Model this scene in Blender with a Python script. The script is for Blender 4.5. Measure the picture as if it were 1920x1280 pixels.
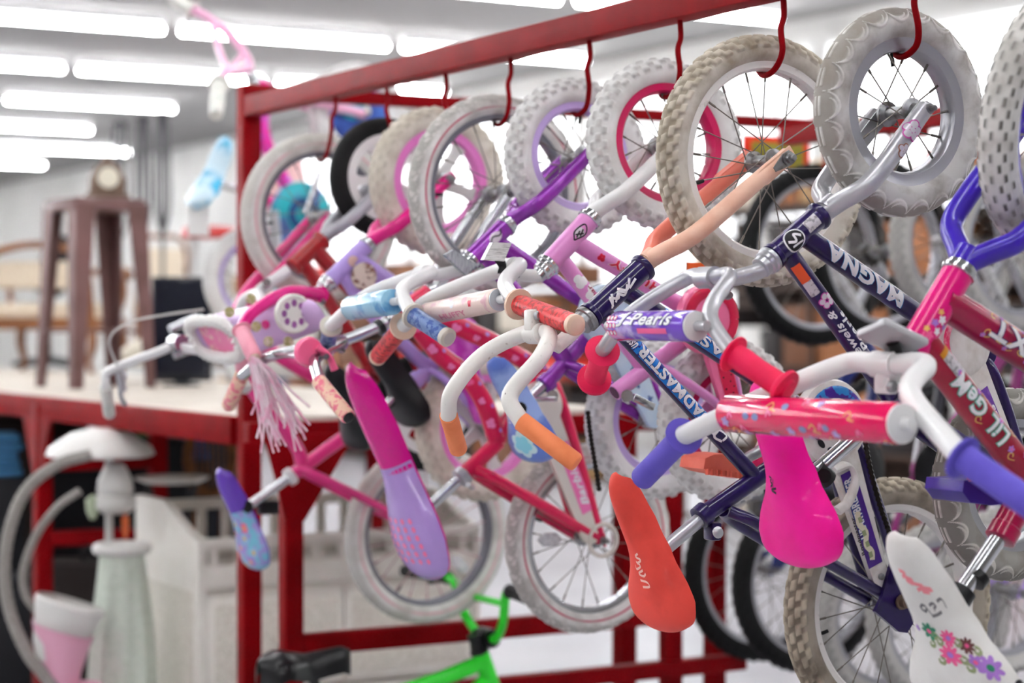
import bpy, bmesh, math, random
import numpy as np
from mathutils import Vector, Matrix

for _o in list(bpy.data.objects):
    bpy.data.objects.remove(_o, do_unlink=True)
SC = bpy.context.scene
COL = SC.collection
PI = math.pi
rnd = random.Random(7)

# ------------------------------------------------------------------ camera
F_PX = 3865.0                     # focal length in pixels of the 1920 x 1280 frame
EYE = Vector((0.0, 0.0, 1.45))
PITCH = math.atan(35.0 / F_PX)    # looking down a little
cam_data = bpy.data.cameras.new('camera')
cam_data.sensor_width = 36.0
cam_data.lens = 36.0 * F_PX / 1920.0
cam_data.clip_start = 0.05
cam_data.clip_end = 200.0
cam_data.dof.use_dof = True
cam_data.dof.focus_distance = 3.30
cam_data.dof.aperture_fstop = 2.9
cam = bpy.data.objects.new('camera', cam_data)
COL.objects.link(cam)
cam.location = EYE
cam.rotation_euler = (PI / 2 - PITCH, 0, 0)
SC.camera = cam

# ------------------------------------------------------------------ world, exposure
world = bpy.data.worlds.new('world')
SC.world = world
world.use_nodes = True
world.node_tree.nodes['Background'].inputs[0].default_value = (0.9, 0.95, 1.0, 1)
world.node_tree.nodes['Background'].inputs[1].default_value = 0.15
SC.view_settings.view_transform = 'Standard'
SC.view_settings.look = 'None'
SC.view_settings.exposure = 0.85
SC.view_settings.gamma = 1.0
SC.view_settings.use_curve_mapping = False
TUBE_STRENGTH = 36.0              # fluorescent tubes
GLOW_PANEL_STRENGTH = 0.9  # glow of the panels added to brighten the right wall
SC.cycles.max_bounces = 4
SC.cycles.diffuse_bounces = 3
SC.cycles.glossy_bounces = 3
SC.cycles.transmission_bounces = 4
SC.cycles.sample_clamp_indirect = 6.0
SC.cycles.caustics_reflective = False
SC.cycles.caustics_refractive = False
SC.cycles.use_denoising = True
SC.cycles.use_adaptive_sampling = True
SC.cycles.adaptive_threshold = 0.05
SC.cycles.use_light_tree = False

# ------------------------------------------------------------------ the store's grid
TH = math.radians(29.8)
RDIR = Vector((-math.sin(TH), math.cos(TH), 0))   # along the hanging rail, away and to the left
CDIR = Vector((math.cos(TH), math.sin(TH), 0))    # across the rack, away and to the right
RAIL_C = 2.107
ROT = Matrix.Rotation(TH, 4, 'Z')                 # local x = CDIR, local y = RDIR

def grid(c, t, z=0.0):
    return CDIR * c + RDIR * t + Vector((0, 0, z))

_fw = Vector((0, math.cos(PITCH), -math.sin(PITCH)))
_up = Vector((0, math.sin(PITCH), math.cos(PITCH)))

def ray(px, py):
    return _fw + Vector((1, 0, 0)) * ((px - 960.0) / F_PX) - _up * ((py - 640.0) / F_PX)

def project(p):
    d = p - EYE
    z = d.dot(_fw)
    return 960.0 + F_PX * d.x / z, 640.0 - F_PX * d.dot(_up) / z

def at_depth(px, py, depth):
    return EYE + ray(px, py) * depth

def at_height(px, py, z):
    d = ray(px, py)
    return EYE + d * ((z - EYE.z) / d.z)

def at_t(px, py, t):
    d = ray(px, py)
    return EYE + d * (t / d.dot(RDIR))

def rail_t(px):
    """where along the near rail the pixel column px falls"""
    d = ray(px, 605)
    k = RAIL_C / d.dot(CDIR)
    return (d * k).dot(RDIR)

# ------------------------------------------------------------------ materials
MATS = {}

def lin(c):
    out = []
    for v in c[:3]:
        v = v / 255.0
        out.append(v / 12.92 if v <= 0.04045 else ((v + 0.055) / 1.055) ** 2.4)
    return (*out, 1.0)

def mat(name, rgb, rough=0.4, metal=0.0, coat=0.0, rgb2=None, scale=20.0, lo=0.45, hi=0.7, bump=0.0, bscale=200.0,
        trans=0.0, alpha=1.0, emit=0.0, stretch=None, spec=0.25):
    if name in MATS:
        return MATS[name]
    m = bpy.data.materials.new(name)
    m.use_nodes = True
    nt = m.node_tree
    b = nt.nodes['Principled BSDF']
    b.inputs['Base Color'].default_value = lin(rgb)
    b.inputs['Roughness'].default_value = rough
    b.inputs['Metallic'].default_value = metal
    b.inputs['Coat Weight'].default_value = coat * 0.8
    b.inputs['Coat Roughness'].default_value = 0.04
    b.inputs['Transmission Weight'].default_value = trans
    b.inputs['Alpha'].default_value = alpha
    b.inputs['Specular IOR Level'].default_value = spec
    if emit:
        b.inputs['Emission Color'].default_value = lin(rgb)
        b.inputs['Emission Strength'].default_value = emit
    if rgb2 is not None or bump:
        tc = nt.nodes.new('ShaderNodeTexCoord')
        src = tc.outputs['Object']
        if stretch:
            mp = nt.nodes.new('ShaderNodeMapping')
            mp.inputs['Scale'].default_value = stretch
            nt.links.new(src, mp.inputs['Vector'])
            src = mp.outputs[0]
    if rgb2 is not None:
        n = nt.nodes.new('ShaderNodeTexNoise')
        n.inputs['Scale'].default_value = scale
        n.inputs['Detail'].default_value = 5
        nt.links.new(src, n.inputs['Vector'])
        r = nt.nodes.new('ShaderNodeValToRGB')
        r.color_ramp.elements[0].position = lo
        r.color_ramp.elements[0].color = lin(rgb)
        r.color_ramp.elements[1].position = hi
        r.color_ramp.elements[1].color = lin(rgb2)
        nt.links.new(n.outputs['Fac'], r.inputs['Fac'])
        nt.links.new(r.outputs['Color'], b.inputs['Base Color'])
    if bump:
        n2 = nt.nodes.new('ShaderNodeTexNoise')
        n2.inputs['Scale'].default_value = bscale
        n2.inputs['Detail'].default_value = 3
        nt.links.new(src, n2.inputs['Vector'])
        bm_ = nt.nodes.new('ShaderNodeBump')
        bm_.inputs['Strength'].default_value = bump
        bm_.inputs['Distance'].default_value = 0.002
        nt.links.new(n2.outputs['Fac'], bm_.inputs['Height'])
        nt.links.new(bm_.outputs['Normal'], b.inputs['Normal'])
    MATS[name] = m
    return m

def tyre_mat(name, side, tread, knob, stripe=None, dirt=None, stripe_at=(0.56, 0.60)):
    if name in MATS:
        return MATS[name]
    m = bpy.data.materials.new(name)
    m.use_nodes = True
    nt = m.node_tree
    N, L = nt.nodes, nt.links
    b = N['Principled BSDF']
    b.inputs['Roughness'].default_value = 0.75
    b.inputs['Specular IOR Level'].default_value = 0.3
    ph = N.new('ShaderNodeAttribute'); ph.attribute_name = 'phi'
    kn = N.new('ShaderNodeAttribute'); kn.attribute_name = 'knob'
    cr = N.new('ShaderNodeValToRGB')
    e = cr.color_ramp.elements
    e[0].position = 0.30; e[0].color = lin(tread)
    e[1].position = 0.40; e[1].color = lin(side)
    if stripe:
        for p, c in ((stripe_at[0], side), (stripe_at[0] + .01, stripe), (stripe_at[1], stripe), (stripe_at[1] + .01, side)):
            x = e.new(p); x.color = lin(c)
    L.new(ph.outputs['Fac'], cr.inputs['Fac'])
    mx = N.new('ShaderNodeMix'); mx.data_type = 'RGBA'
    L.new(kn.outputs['Fac'], mx.inputs['Factor'])
    L.new(cr.outputs['Color'], mx.inputs['A'])
    mx.inputs['B'].default_value = lin(knob)
    out = mx.outputs['Result']
    if dirt:
        tc = N.new('ShaderNodeTexCoord')
        n = N.new('ShaderNodeTexNoise'); n.inputs['Scale'].default_value = 18; n.inputs['Detail'].default_value = 8
        L.new(tc.outputs['Object'], n.inputs['Vector'])
        rr = N.new('ShaderNodeValToRGB')
        rr.color_ramp.elements[0].position = 0.44; rr.color_ramp.elements[0].color = (0, 0, 0, 1)
        rr.color_ramp.elements[1].position = 0.72; rr.color_ramp.elements[1].color = (1, 1, 1, 1)
        L.new(n.outputs['Fac'], rr.inputs['Fac'])
        m2 = N.new('ShaderNodeMix'); m2.data_type = 'RGBA'
        L.new(rr.outputs['Color'], m2.inputs['Factor'])
        L.new(out, m2.inputs['A'])
        m2.inputs['B'].default_value = lin(dirt)
        out = m2.outputs['Result']
    L.new(out, b.inputs['Base Color'])
    MATS[name] = m
    return m

# ------------------------------------------------------------------ mesh helpers
def mesh_from(name, verts, faces, m=None, smooth=True, angle=40):
    me = bpy.data.meshes.new(name)
    me.from_pydata([tuple(v) for v in verts], [], [tuple(f) for f in faces])
    if smooth:
        me.polygons.foreach_set('use_smooth', [True] * len(me.polygons))
        me.set_sharp_from_angle(angle=math.radians(angle))
    if m:
        me.materials.append(m)
    return me

def link(name, data, parent=None, xf=None):
    o = bpy.data.objects.new(name, data)
    COL.objects.link(o)
    if parent:
        o.parent = parent
    if xf is not None:
        o.matrix_basis = xf
    return o

def part(name, vf, m, parent=None, xf=None, smooth=True, angle=40):
    return link(name, mesh_from(name, vf[0], vf[1], m, smooth, angle), parent, xf)

def tag(o, label=None, cat=None, group=None, kind=None):
    if label: o['label'] = label
    if cat: o['category'] = cat
    if group: o['group'] = group
    if kind: o['kind'] = kind
    return o

def merge(*vfs):
    V, Fc = [], []
    for v, f in vfs:
        k = len(V)
        V += list(v)
        Fc += [tuple(i + k for i in q) for q in f]
    return V, Fc

def xform(vf, M):
    return [M @ Vector(v) for v in vf[0]], vf[1]

def spline(pts, n=8):
    """Catmull-Rom through the points"""
    P = [Vector(p) for p in pts]
    if len(P) < 3:
        return P
    out = []
    for i in range(len(P) - 1):
        p0 = P[i - 1] if i else P[0] * 2 - P[1]
        p1, p2 = P[i], P[i + 1]
        p3 = P[i + 2] if i + 2 < len(P) else P[-1] * 2 - P[-2]
        for k in range(n):
            u = k / n
            out.append(0.5 * ((2 * p1) + (p2 - p0) * u + (2 * p0 - 5 * p1 + 4 * p2 - p3) * u * u + (3 * p1 - p0 - 3 * p2 + p3) * u ** 3))
    out.append(P[-1])
    return out

def tube(path, r, segs=14, flat=None, cap=True):
    """tube along a path; r a number or a list; flat = (direction, factor) squeezes it along a direction"""
    P = [Vector(p) for p in path]
    n = len(P)
    R = [r] * n if not isinstance(r, (list, tuple)) else list(r)
    if len(R) != n:
        R = [R[min(len(R) - 1, int(round(i * (len(R) - 1) / max(1, n - 1))))] if False else
             np.interp(i / max(1, n - 1), np.linspace(0, 1, len(R)), R) for i in range(n)]
    V, Fc = [], []
    T = (P[1] - P[0]).normalized()
    a = T.orthogonal().normalized()
    for i in range(n):
        if i == 0: t = (P[1] - P[0])
        elif i == n - 1: t = (P[-1] - P[-2])
        else: t = (P[i + 1] - P[i - 1])
        t.normalize()
        a = (a - t * a.dot(t)).normalized()
        b = t.cross(a)
        for k in range(segs):
            q = 2 * PI * k / segs
            o = (a * math.cos(q) + b * math.sin(q)) * R[i]
            if flat:
                d, fct = flat
                o = o - d * (o.dot(d) * (1 - fct))
            V.append(P[i] + o)
    for i in range(n - 1):
        for k in range(segs):
            k2 = (k + 1) % segs
            Fc.append((i * segs + k, i * segs + k2, (i + 1) * segs + k2, (i + 1) * segs + k))
    if cap:
        Fc.append(tuple(range(segs - 1, -1, -1)))
        Fc.append(tuple((n - 1) * segs + k for k in range(segs)))
    return V, Fc

def lathe(prof, segs=32, axis='y', closed=False):
    """prof: list of (radius, height)"""
    V, Fc = [], []
    n = len(prof)
    for (r, h) in prof:
        for k in range(segs):
            q = 2 * PI * k / segs
            x, y = r * math.cos(q), r * math.sin(q)
            V.append((x, h, y) if axis == 'y' else ((x, y, h) if axis == 'z' else (h, x, y)))
    rng = n if closed else n - 1
    for i in range(rng):
        j = (i + 1) % n
        for k in range(segs):
            k2 = (k + 1) % segs
            Fc.append((i * segs + k, j * segs + k, j * segs + k2, i * segs + k2))
    if not closed:
        if prof[0][0] > 1e-5: Fc.append(tuple(range(segs)))
        if prof[-1][0] > 1e-5: Fc.append(tuple((n - 1) * segs + k for k in range(segs - 1, -1, -1)))
    return V, Fc

def lathe_at(p0, p1, prof, segs=20):
    """prof (radius, fraction of the way from p0 to p1 in metres)"""
    p0, p1 = Vector(p0), Vector(p1)
    d = (p1 - p0).normalized()
    vf = lathe(prof, segs, 'z')
    M = Matrix.Translation(p0) @ d.to_track_quat('Z', 'Y').to_matrix().to_4x4()
    return xform(vf, M)

def box(x0, x1, y0, y1, z0, z1, bev=0.0):
    if bev <= 0:
        V = [(x, y, z) for z in (z0, z1) for y in (y0, y1) for x in (x0, x1)]
        return V, [(0, 2, 3, 1), (4, 5, 7, 6), (0, 1, 5, 4), (2, 6, 7, 3), (1, 3, 7, 5), (0, 4, 6, 2)]
    bm = bmesh.new()
    bmesh.ops.create_cube(bm, size=1)
    for v in bm.verts:
        v.co = Vector(((x0 + x1) / 2 + v.co.x * (x1 - x0), (y0 + y1) / 2 + v.co.y * (y1 - y0), (z0 + z1) / 2 + v.co.z * (z1 - z0)))
    bmesh.ops.bevel(bm, geom=bm.edges[:], offset=bev, segments=2, affect='EDGES', profile=0.5)
    V = [v.co.copy() for v in bm.verts]
    Fc = [tuple(v.index for v in f.verts) for f in bm.faces]
    bm.free()
    return V, Fc

def prism(poly, y0, y1):
    """polygon of (x, z) extruded along y"""
    n = len(poly)
    V = [(p[0], y0, p[1]) for p in poly] + [(p[0], y1, p[1]) for p in poly]
    Fc = [tuple(range(n)), tuple(range(2 * n - 1, n - 1, -1))]
    Fc += [(i, (i + 1) % n + 0, (i + 1) % n + n, i + n) for i in range(n)]
    return V, Fc

def bar_between(p0, p1, w, h, up=Vector((0, 0, 1)), bev=0.003):
    """square steel bar between two points"""
    p0, p1 = Vector(p0), Vector(p1)
    d = (p1 - p0)
    L = d.length
    d.normalize()
    s = d.cross(up)
    if s.length < 1e-4:
        s = CDIR.copy()
    s.normalize()
    u = s.cross(d)
    vf = box(-w / 2, w / 2, 0, L, -h / 2, h / 2, bev)
    M = Matrix((( s.x, d.x, u.x, p0.x), (s.y, d.y, u.y, p0.y), (s.z, d.z, u.z, p0.z), (0, 0, 0, 1)))
    return xform(vf, M)

# ------------------------------------------------------------------ flat marks laid on curved surfaces
def flat_text(text, shear=0.0, offset=0.0, spacing=1.0):
    cu = bpy.data.curves.new('t', 'FONT')
    cu.body = text
    cu.size = 1.0
    cu.shear = shear
    cu.offset = offset
    cu.space_character = spacing
    cu.resolution_u = 3
    ob = bpy.data.objects.new('t', cu)
    COL.objects.link(ob)
    dg = bpy.context.evaluated_depsgraph_get()
    me = bpy.data.meshes.new_from_object(ob.evaluated_get(dg))
    V = [(v.co.x, v.co.y) for v in me.vertices]
    Fc = [tuple(p.vertices) for p in me.polygons]
    bpy.data.objects.remove(ob)
    bpy.data.curves.remove(cu)
    bpy.data.meshes.remove(me)
    return V, Fc

def flat_flower(n=6, r=0.5, dent=0.45, cx=0.0, cy=0.0):
    k = n * 6
    V = [(cx + r * (1 - dent + dent * abs(math.cos(n * q / 2))) * math.cos(q), cy + r * (1 - dent + dent * abs(math.cos(n * q / 2))) * math.sin(q)) for q in [2 * PI * i / k for i in range(k)]]
    V.append((cx, cy))
    return V, [(i, (i + 1) % k, k) for i in range(k)]

def flat_disc(r=0.5, cx=0, cy=0, n=16, ry=None):
    ry = ry or r
    V = [(cx + r * math.cos(2 * PI * i / n), cy + ry * math.sin(2 * PI * i / n)) for i in range(n)] + [(cx, cy)]
    return V, [(i, (i + 1) % n, n) for i in range(n)]

def flat_rect(x0, x1, y0, y1, nx=8, ny=8):
    V = [(x0 + (x1 - x0) * i / nx, y0 + (y1 - y0) * j / ny) for j in range(ny + 1) for i in range(nx + 1)]
    Fc = [(j * (nx + 1) + i, j * (nx + 1) + i + 1, (j + 1) * (nx + 1) + i + 1, (j + 1) * (nx + 1) + i) for j in range(ny) for i in range(nx)]
    return V, Fc

def flat_butterfly(r=0.5, cx=0, cy=0):
    a = flat_disc(r * .55, cx - r * .45, cy + r * .3, 10)
    b = flat_disc(r * .55, cx + r * .45, cy + r * .3, 10)
    c = flat_disc(r * .42, cx - r * .35, cy - r * .4, 10)
    d = flat_disc(r * .42, cx + r * .35, cy - r * .4, 10)
    return merge(a, b, c, d)

def flat_stroke(pts, w=0.1):
    """a pen stroke of width w through 2D points"""
    P = [Vector((p[0], p[1], 0)) for p in pts]
    P = spline(P, 5)
    V, Fc = [], []
    for i, p in enumerate(P):
        t = (P[min(i + 1, len(P) - 1)] - P[max(i - 1, 0)]).normalized()
        s = Vector((-t.y, t.x, 0)) * w / 2
        V += [(p.x + s.x, p.y + s.y), (p.x - s.x, p.y - s.y)]
    for i in range(len(P) - 1):
        Fc.append((2 * i, 2 * i + 1, 2 * i + 3, 2 * i + 2))
    return V, Fc

def bounds(vf):
    xs = [v[0] for v in vf[0]]; ys = [v[1] for v in vf[0]]
    return min(xs), max(xs), min(ys), max(ys)

def fit2d(vf, x0, x1, y0, y1):
    a, b, c, d = bounds(vf)
    return [(x0 + (v[0] - a) / max(1e-6, b - a) * (x1 - x0), y0 + (v[1] - c) / max(1e-6, d - c) * (y1 - y0)) for v in vf[0]], vf[1]

def decal(name, vf2d, surf, m, parent, maxlen=0.006, lift=0.0006):
    """lay flat 2D shapes on a surface: surf(x, y) -> (point, normal); x, y in metres"""
    bm = bmesh.new()
    vs = [bm.verts.new((v[0], v[1], 0)) for v in vf2d[0]]
    for f in vf2d[1]:
        try:
            bm.faces.new([vs[i] for i in f])
        except ValueError:
            pass
    bmesh.ops.triangulate(bm, faces=bm.faces[:])
    for _ in range(5):
        lng = [e for e in bm.edges if e.calc_length() > maxlen]
        if not lng:
            break
        bmesh.ops.subdivide_edges(bm, edges=lng, cuts=1)
        bmesh.ops.triangulate(bm, faces=[f for f in bm.faces if len(f.verts) > 3])
    for v in bm.verts:
        p, n = surf(v.co.x, v.co.y)
        v.co = p + n * lift
    me = bpy.data.meshes.new(name)
    bm.to_mesh(me)
    bm.free()
    me.polygons.foreach_set('use_smooth', [True] * len(me.polygons))
    me.materials.append(m)
    return link(name, me, parent)

def tube_surf(p0, p1, r, side=Vector((0, -1, 0)), turn=0.0):
    """x runs from p0 to p1, y around the tube, centred on the side facing `side` turned by `turn`"""
    p0, p1 = Vector(p0), Vector(p1)
    t = (p1 - p0).normalized()
    n0 = (side - t * side.dot(t)).normalized()
    u0 = n0.cross(t)
    rr = r if callable(r) else (lambda x: r)
    def f(x, y):
        R = rr(x)
        q = y / R + turn
        n = n0 * math.cos(q) + u0 * math.sin(q)
        return p0 + t * x + n * R, n
    return f

def path_surf(path, r, side=Vector((0, -1, 0)), turn=0.0):
    P = [Vector(p) for p in path]
    cum = [0.0]
    for i in range(1, len(P)):
        cum.append(cum[-1] + (P[i] - P[i - 1]).length)
    def f(x, y):
        i = 0
        while i < len(P) - 2 and cum[i + 1] < x:
            i += 1
        t = (P[i + 1] - P[i]).normalized()
        c = P[i] + t * (x - cum[i])
        n0 = (side - t * side.dot(t)).normalized()
        u0 = n0.cross(t)
        q = y / r + turn
        n = n0 * math.cos(q) + u0 * math.sin(q)
        return c + n * r, n
    f.length = cum[-1]
    return f

# ------------------------------------------------------------------ shared materials
CHROME = mat('chrome', (205, 207, 210), 0.16, 1.0)
STEEL = mat('steel', (150, 150, 152), 0.35, 0.9, rgb2=(105, 98, 92), scale=60)
ALU = mat('brushed_aluminium', (190, 191, 195), 0.35, 0.85)
SPOKE = mat('spoke_steel', (112, 106, 100), 0.4, 0.8)
BLACK = mat('black_rubber', (12, 12, 13), 0.6, spec=.3)
BLACKP = mat('black_plastic', (9, 9, 11), 0.35, spec=.35)
CHAIN = mat('dirty_chain', (34, 28, 24), 0.5, 0.6)
RED = mat('red_rack_paint', (130, 1, 9), 0.55, 0, 0.0, rgb2=(110, 1, 6), scale=8, lo=.4, hi=.7, spec=.07)
WHITEP = mat('white_enamel', (236, 235, 234), 0.3, 0, 0.5)
INK = mat('marker_ink', (40, 32, 40), 0.6)
# ------------------------------------------------------------------ the room
CEIL = 4.53
C0, C1, T0, T1 = -14.0, 13.0, -9.0, 46.0
FLOOR_M = mat('pale_vinyl_floor', (186, 185, 190), 0.35, rgb2=(174, 173, 179), scale=1.2, lo=.4, hi=.65)
CEIL_M = mat('ceiling_paint', (158, 156, 154), 0.9, rgb2=(150, 148, 146), scale=.5, lo=.35, hi=.7)
WALL_M = mat('white_wall_paint', (240, 239, 236), 0.85, rgb2=(232, 231, 228), scale=.7)

def slab(name, c0, c1, t0, t1, z0, z1, m, kind='structure'):
    o = part(name, box(c0, c1, t0, t1, z0, z1), m, None, ROT.copy(), smooth=False)
    o['kind'] = kind
    return o

slab('floor', C0, C1, T0, T1, -.1, 0, FLOOR_M)
slab('ceiling', C0, C1, T0, T1, CEIL, CEIL + .1, CEIL_M)
slab('wall_right', C1, C1 + .2, T0, T1, 0, CEIL, WALL_M)
WALL_D = mat('grey_wall_paint', (150, 146, 142), 0.85)
slab('wall_left', C0 - .2, C0, T0, T1, 0, CEIL, WALL_D)
slab('wall_far', C0, C1, T1, T1 + .2, 0, CEIL, WALL_M)
slab('wall_near', C0, C1, T0 - .2, T0, 0, CEIL, WALL_D)

# fluorescent fixtures in rows across the store
TUBE_M = bpy.data.materials.new('fluorescent_tube')
TUBE_M.use_nodes = True
_b = TUBE_M.node_tree.nodes['Principled BSDF']
_b.inputs['Base Color'].default_value = (1, 1, 1, 1)
_b.inputs['Emission Color'].default_value = (0.97, 0.98, 1.0, 1)
_b.inputs['Emission Strength'].default_value = TUBE_STRENGTH
TUBE_FAR_M = TUBE_M.copy()
TUBE_FAR_M.name = 'fluorescent_tube_far'
TUBE_FAR_M.cycles.emission_sampling = 'NONE'
FIX_M = mat('fixture_white', (238, 238, 238), .5)
TLEN, PITCH_L, ZT = 1.15, 2.52, CEIL - .13
_h = TLEN / 2
tube_me = mesh_from('light_tube', [(-_h, -.026, .02), (_h, -.026, .02), (-_h, 0, -.022), (_h, 0, -.022), (-_h, .026, .02), (_h, .026, .02)],
                    [(0, 2, 3, 1), (2, 4, 5, 3)], TUBE_M, smooth=False)
tube_far_me = tube_me.copy(); tube_far_me.materials[0] = TUBE_FAR_M
house_me = mesh_from('light_housing', *merge(box(-1.17, 1.17, -.06, .06, .05, .13)), FIX_M, smooth=False)
ORDN = ['first', 'second', 'third', 'fourth', 'fifth', 'sixth', 'seventh', 'eighth', 'ninth', 'tenth', 'eleventh', 'twelfth', 'thirteenth', 'fourteenth', 'fifteenth', 'sixteenth', 'seventeenth', 'eighteenth', 'nineteenth', 'twentieth'] + ['twenty-' + w for w in ('first', 'second', 'third', 'fourth', 'fifth', 'sixth', 'seventh', 'eighth', 'ninth')] + ['thirtieth'] + ['thirty-' + w for w in ('first', 'second', 'third', 'fourth', 'fifth', 'sixth')]
ORD = ['nearest', 'second', 'third', 'fourth', 'fifth', 'sixth', 'seventh', 'eighth', 'ninth', 'tenth', 'eleventh', 'twelfth', 'thirteenth', 'fourteenth']
ROW0 = 16.20
gap_px = {0: 1065, 1: 322, 2: 133, 3: 337, 4: 180, 5: 250, 6: 90, 7: 300}
rows = [ROW0 + 3.63 * k for k in range(-5, 9)]
seen_rows = [r for r in rows]
for ri_, tr_ in enumerate(rows):
    k = ri_ - 5
    cg = at_t(gap_px.get(k, 500), 100, tr_)
    c_gap = (cg - EYE).dot(CDIR)
    row_lights = []
    n0 = math.ceil((C0 + 1.5 - c_gap - PITCH_L / 2) / PITCH_L)
    n = n0
    while c_gap + PITCH_L * (n + .5) + 1.3 < C1 - .3:
        cc = c_gap + PITCH_L * (n + .5)
        n += 1
        root = link('ceiling_light', None, None, Matrix.Translation(grid(cc, tr_, ZT)) @ ROT)
        row_lights.append(root)
        for s in (-1, 1):
            o = link('light_tube', tube_me if k < 1 else tube_far_me, root); o.location = (s * .585, 0, 0)
        link('housing', house_me, root)
    for i_, root in enumerate(reversed(row_lights)):
        if k >= 0:
            lab = 'fluorescent ceiling light, %s from the right wall in the %s row in view' % (ORDN[i_], ORDN[k])
        else:
            lab = 'fluorescent ceiling light overhead, %s from the right wall, %s row before the view' % (ORDN[i_], ORDN[-k - 1])
        tag(root, lab, 'ceiling light', 'rows of fluorescent ceiling lights')

# ------------------------------------------------------------------ the red steel bicycle rack
def wpart(name, vf, m, root, smooth=True):
    o = part(name, vf, m, root, None, smooth, 30)
    o.matrix_parent_inverse = root.matrix_basis.inverted()
    return o

RACK = link('bicycle_rack', None, None, Matrix.Translation(grid(RAIL_C, 4.98)) @ ROT)
tag(RACK, 'red welded steel rack with a hooked top rail holding the hanging bikes', 'rack')
RAIL_Z = 2.02
T_END = rail_t(474)
RAIL_OBJ = wpart('top_rail', bar_between(grid(RAIL_C, .9, RAIL_Z), grid(RAIL_C, T_END, RAIL_Z), .05, .052), RED, RACK)
wpart('rack_post', bar_between(grid(RAIL_C, T_END + .026, 0), grid(RAIL_C, T_END + .026, 2.075), .052, .052), RED, RACK)
# cross rail and the rail on the far side
FAR_C = 3.74
wpart('cross_rail', bar_between(grid(RAIL_C - .02, T_END + .03, 2.062), grid(FAR_C + .7, T_END + .03, 2.062), .045, .034), RED, RACK)
FAR_RAIL = wpart('far_rail', bar_between(grid(FAR_C, .9, 2.0), grid(FAR_C, T_END - .15, 2.0), .05, .052), RED, RACK)
# lower frame under the rail: posts at the near end of the shelf and cross bars
LT = rail_t(545)
lp = [ (RAIL_C, LT), ]
def c_at(px, t):
    d = ray(px, 605); k = t / d.dot(RDIR)
    return (d * k).dot(CDIR)
ca, cb, cc_ = c_at(545, LT), c_at(1258, LT), c_at(1340, LT + .12)
wpart('rack_post', bar_between(grid(ca, LT, 0), grid(ca, LT, 1.2), .05, .05), RED, RACK)
wpart('rack_post', bar_between(grid(cb, LT, 0), grid(cb, LT, 1.2), .05, .05), RED, RACK)
wpart('rack_post', bar_between(grid(cc_, LT + .12, 0), grid(cc_, LT + .12, 1.2), .05, .05), RED, RACK)
wpart('cross_bar', bar_between(grid(ca, LT, .632), grid(cb, LT, .632), .045, .052), RED, RACK)
wpart('cross_bar', bar_between(grid(ca + .3, LT - .02, .482), grid(cc_, LT - .02, .482), .045, .045), RED, RACK)
wpart('cross_bar', bar_between(grid(ca - .1, LT + .05, 1.172), grid(cc_, LT + .05, 1.172), .045, .05), RED, RACK)
# gusset plate in the corner of the lower frame
_g = [grid(ca - .085, LT - .03, 1.17), grid(ca + .17, LT - .03, 1.17), grid(ca + .025, LT - .03, .95), grid(ca - .025, LT - .03, .95)]
wpart('gusset', (_g + [p + RDIR * .008 for p in _g], [(0, 1, 2, 3), (7, 6, 5, 4), (0, 4, 5, 1), (1, 5, 6, 2), (2, 6, 7, 3), (3, 7, 4, 0)]), RED, RACK, False)

def add_hook(B, wc, ri, lean=.0):
    """red rod hook from the rail down over the near side of the tyre and under the rim"""
    top = wc.z + ri
    z0 = RAIL_Z - .026
    u = wc.x
    P = [Vector((u * .3 + .002, -.04, z0 + .01)), Vector((u * .4 + .004, -.042, z0 - .03)), Vector((u * .5 - .006, -.048, z0 - .055)), Vector((u * .7 - .002, -.05, z0 - .09)), Vector((u, -.050, top + .05)),
         Vector((u, -.040, top + .008)), Vector((u, -.018, top - .006)), Vector((u, .004, top - .006)), Vector((u, .018, top + .006))]
    if P[4].z > P[3].z - .01:
        P.pop(4)
    vf = xform(tube(spline(P, 6), .0052, 12), B.M)
    h = part('hook', vf, RED, RAIL_OBJ)
    return h

# ------------------------------------------------------------------ the shelf carrying on behind the rack
SHELF = link('shelving_unit', None, None, Matrix.Translation(grid(RAIL_C, 7.0)) @ ROT)
tag(SHELF, 'long red steel shelf with pale board top behind the bike rack', 'shelf')
SH_Z, SH_D = 1.195, 1.25
SHC = RAIL_C - .02
BOARD = mat('pale_shelf_board', (205, 196, 184), .6, rgb2=(186, 174, 162), scale=6)
TS0, TS1 = T_END + .06, 11.5
wpart('shelf_board', xform(box(SHC + .03, SHC + SH_D, TS0, TS1, SH_Z - .02, SH_Z + .002), ROT), BOARD, SHELF, False)
wpart('shelf_edge', bar_between(grid(SHC, TS0, SH_Z - .032), grid(SHC, TS1, SH_Z - .032), .04, .075), RED, SHELF)
wpart('shelf_edge', bar_between(grid(SHC + SH_D, TS0, SH_Z - .04), grid(SHC + SH_D, TS1, SH_Z - .04), .04, .07), RED, SHELF)
t_p = rail_t(90)
for (cc, tt) in ((SHC, t_p), (c_at(295, t_p - .1), t_p - .1), (SHC, t_p + 2.2), (SHC + SH_D, T_END + .1), (SHC + SH_D, t_p)):
    wpart('shelf_post', bar_between(grid(cc, tt, 0), grid(cc, tt, SH_Z - .02), .055, .055), RED, SHELF)
wpart('shelf_brace', bar_between(grid(SHC, t_p, .72), grid(c_at(295, t_p - .1), t_p - .1, .72), .045, .05), RED, SHELF)
wpart('shelf_brace', bar_between(grid(c_at(295, t_p - .1) - .4, t_p - .1, .98), grid(c_at(295, t_p - .1), t_p - .1, .98), .045, .05), RED, SHELF)
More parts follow.
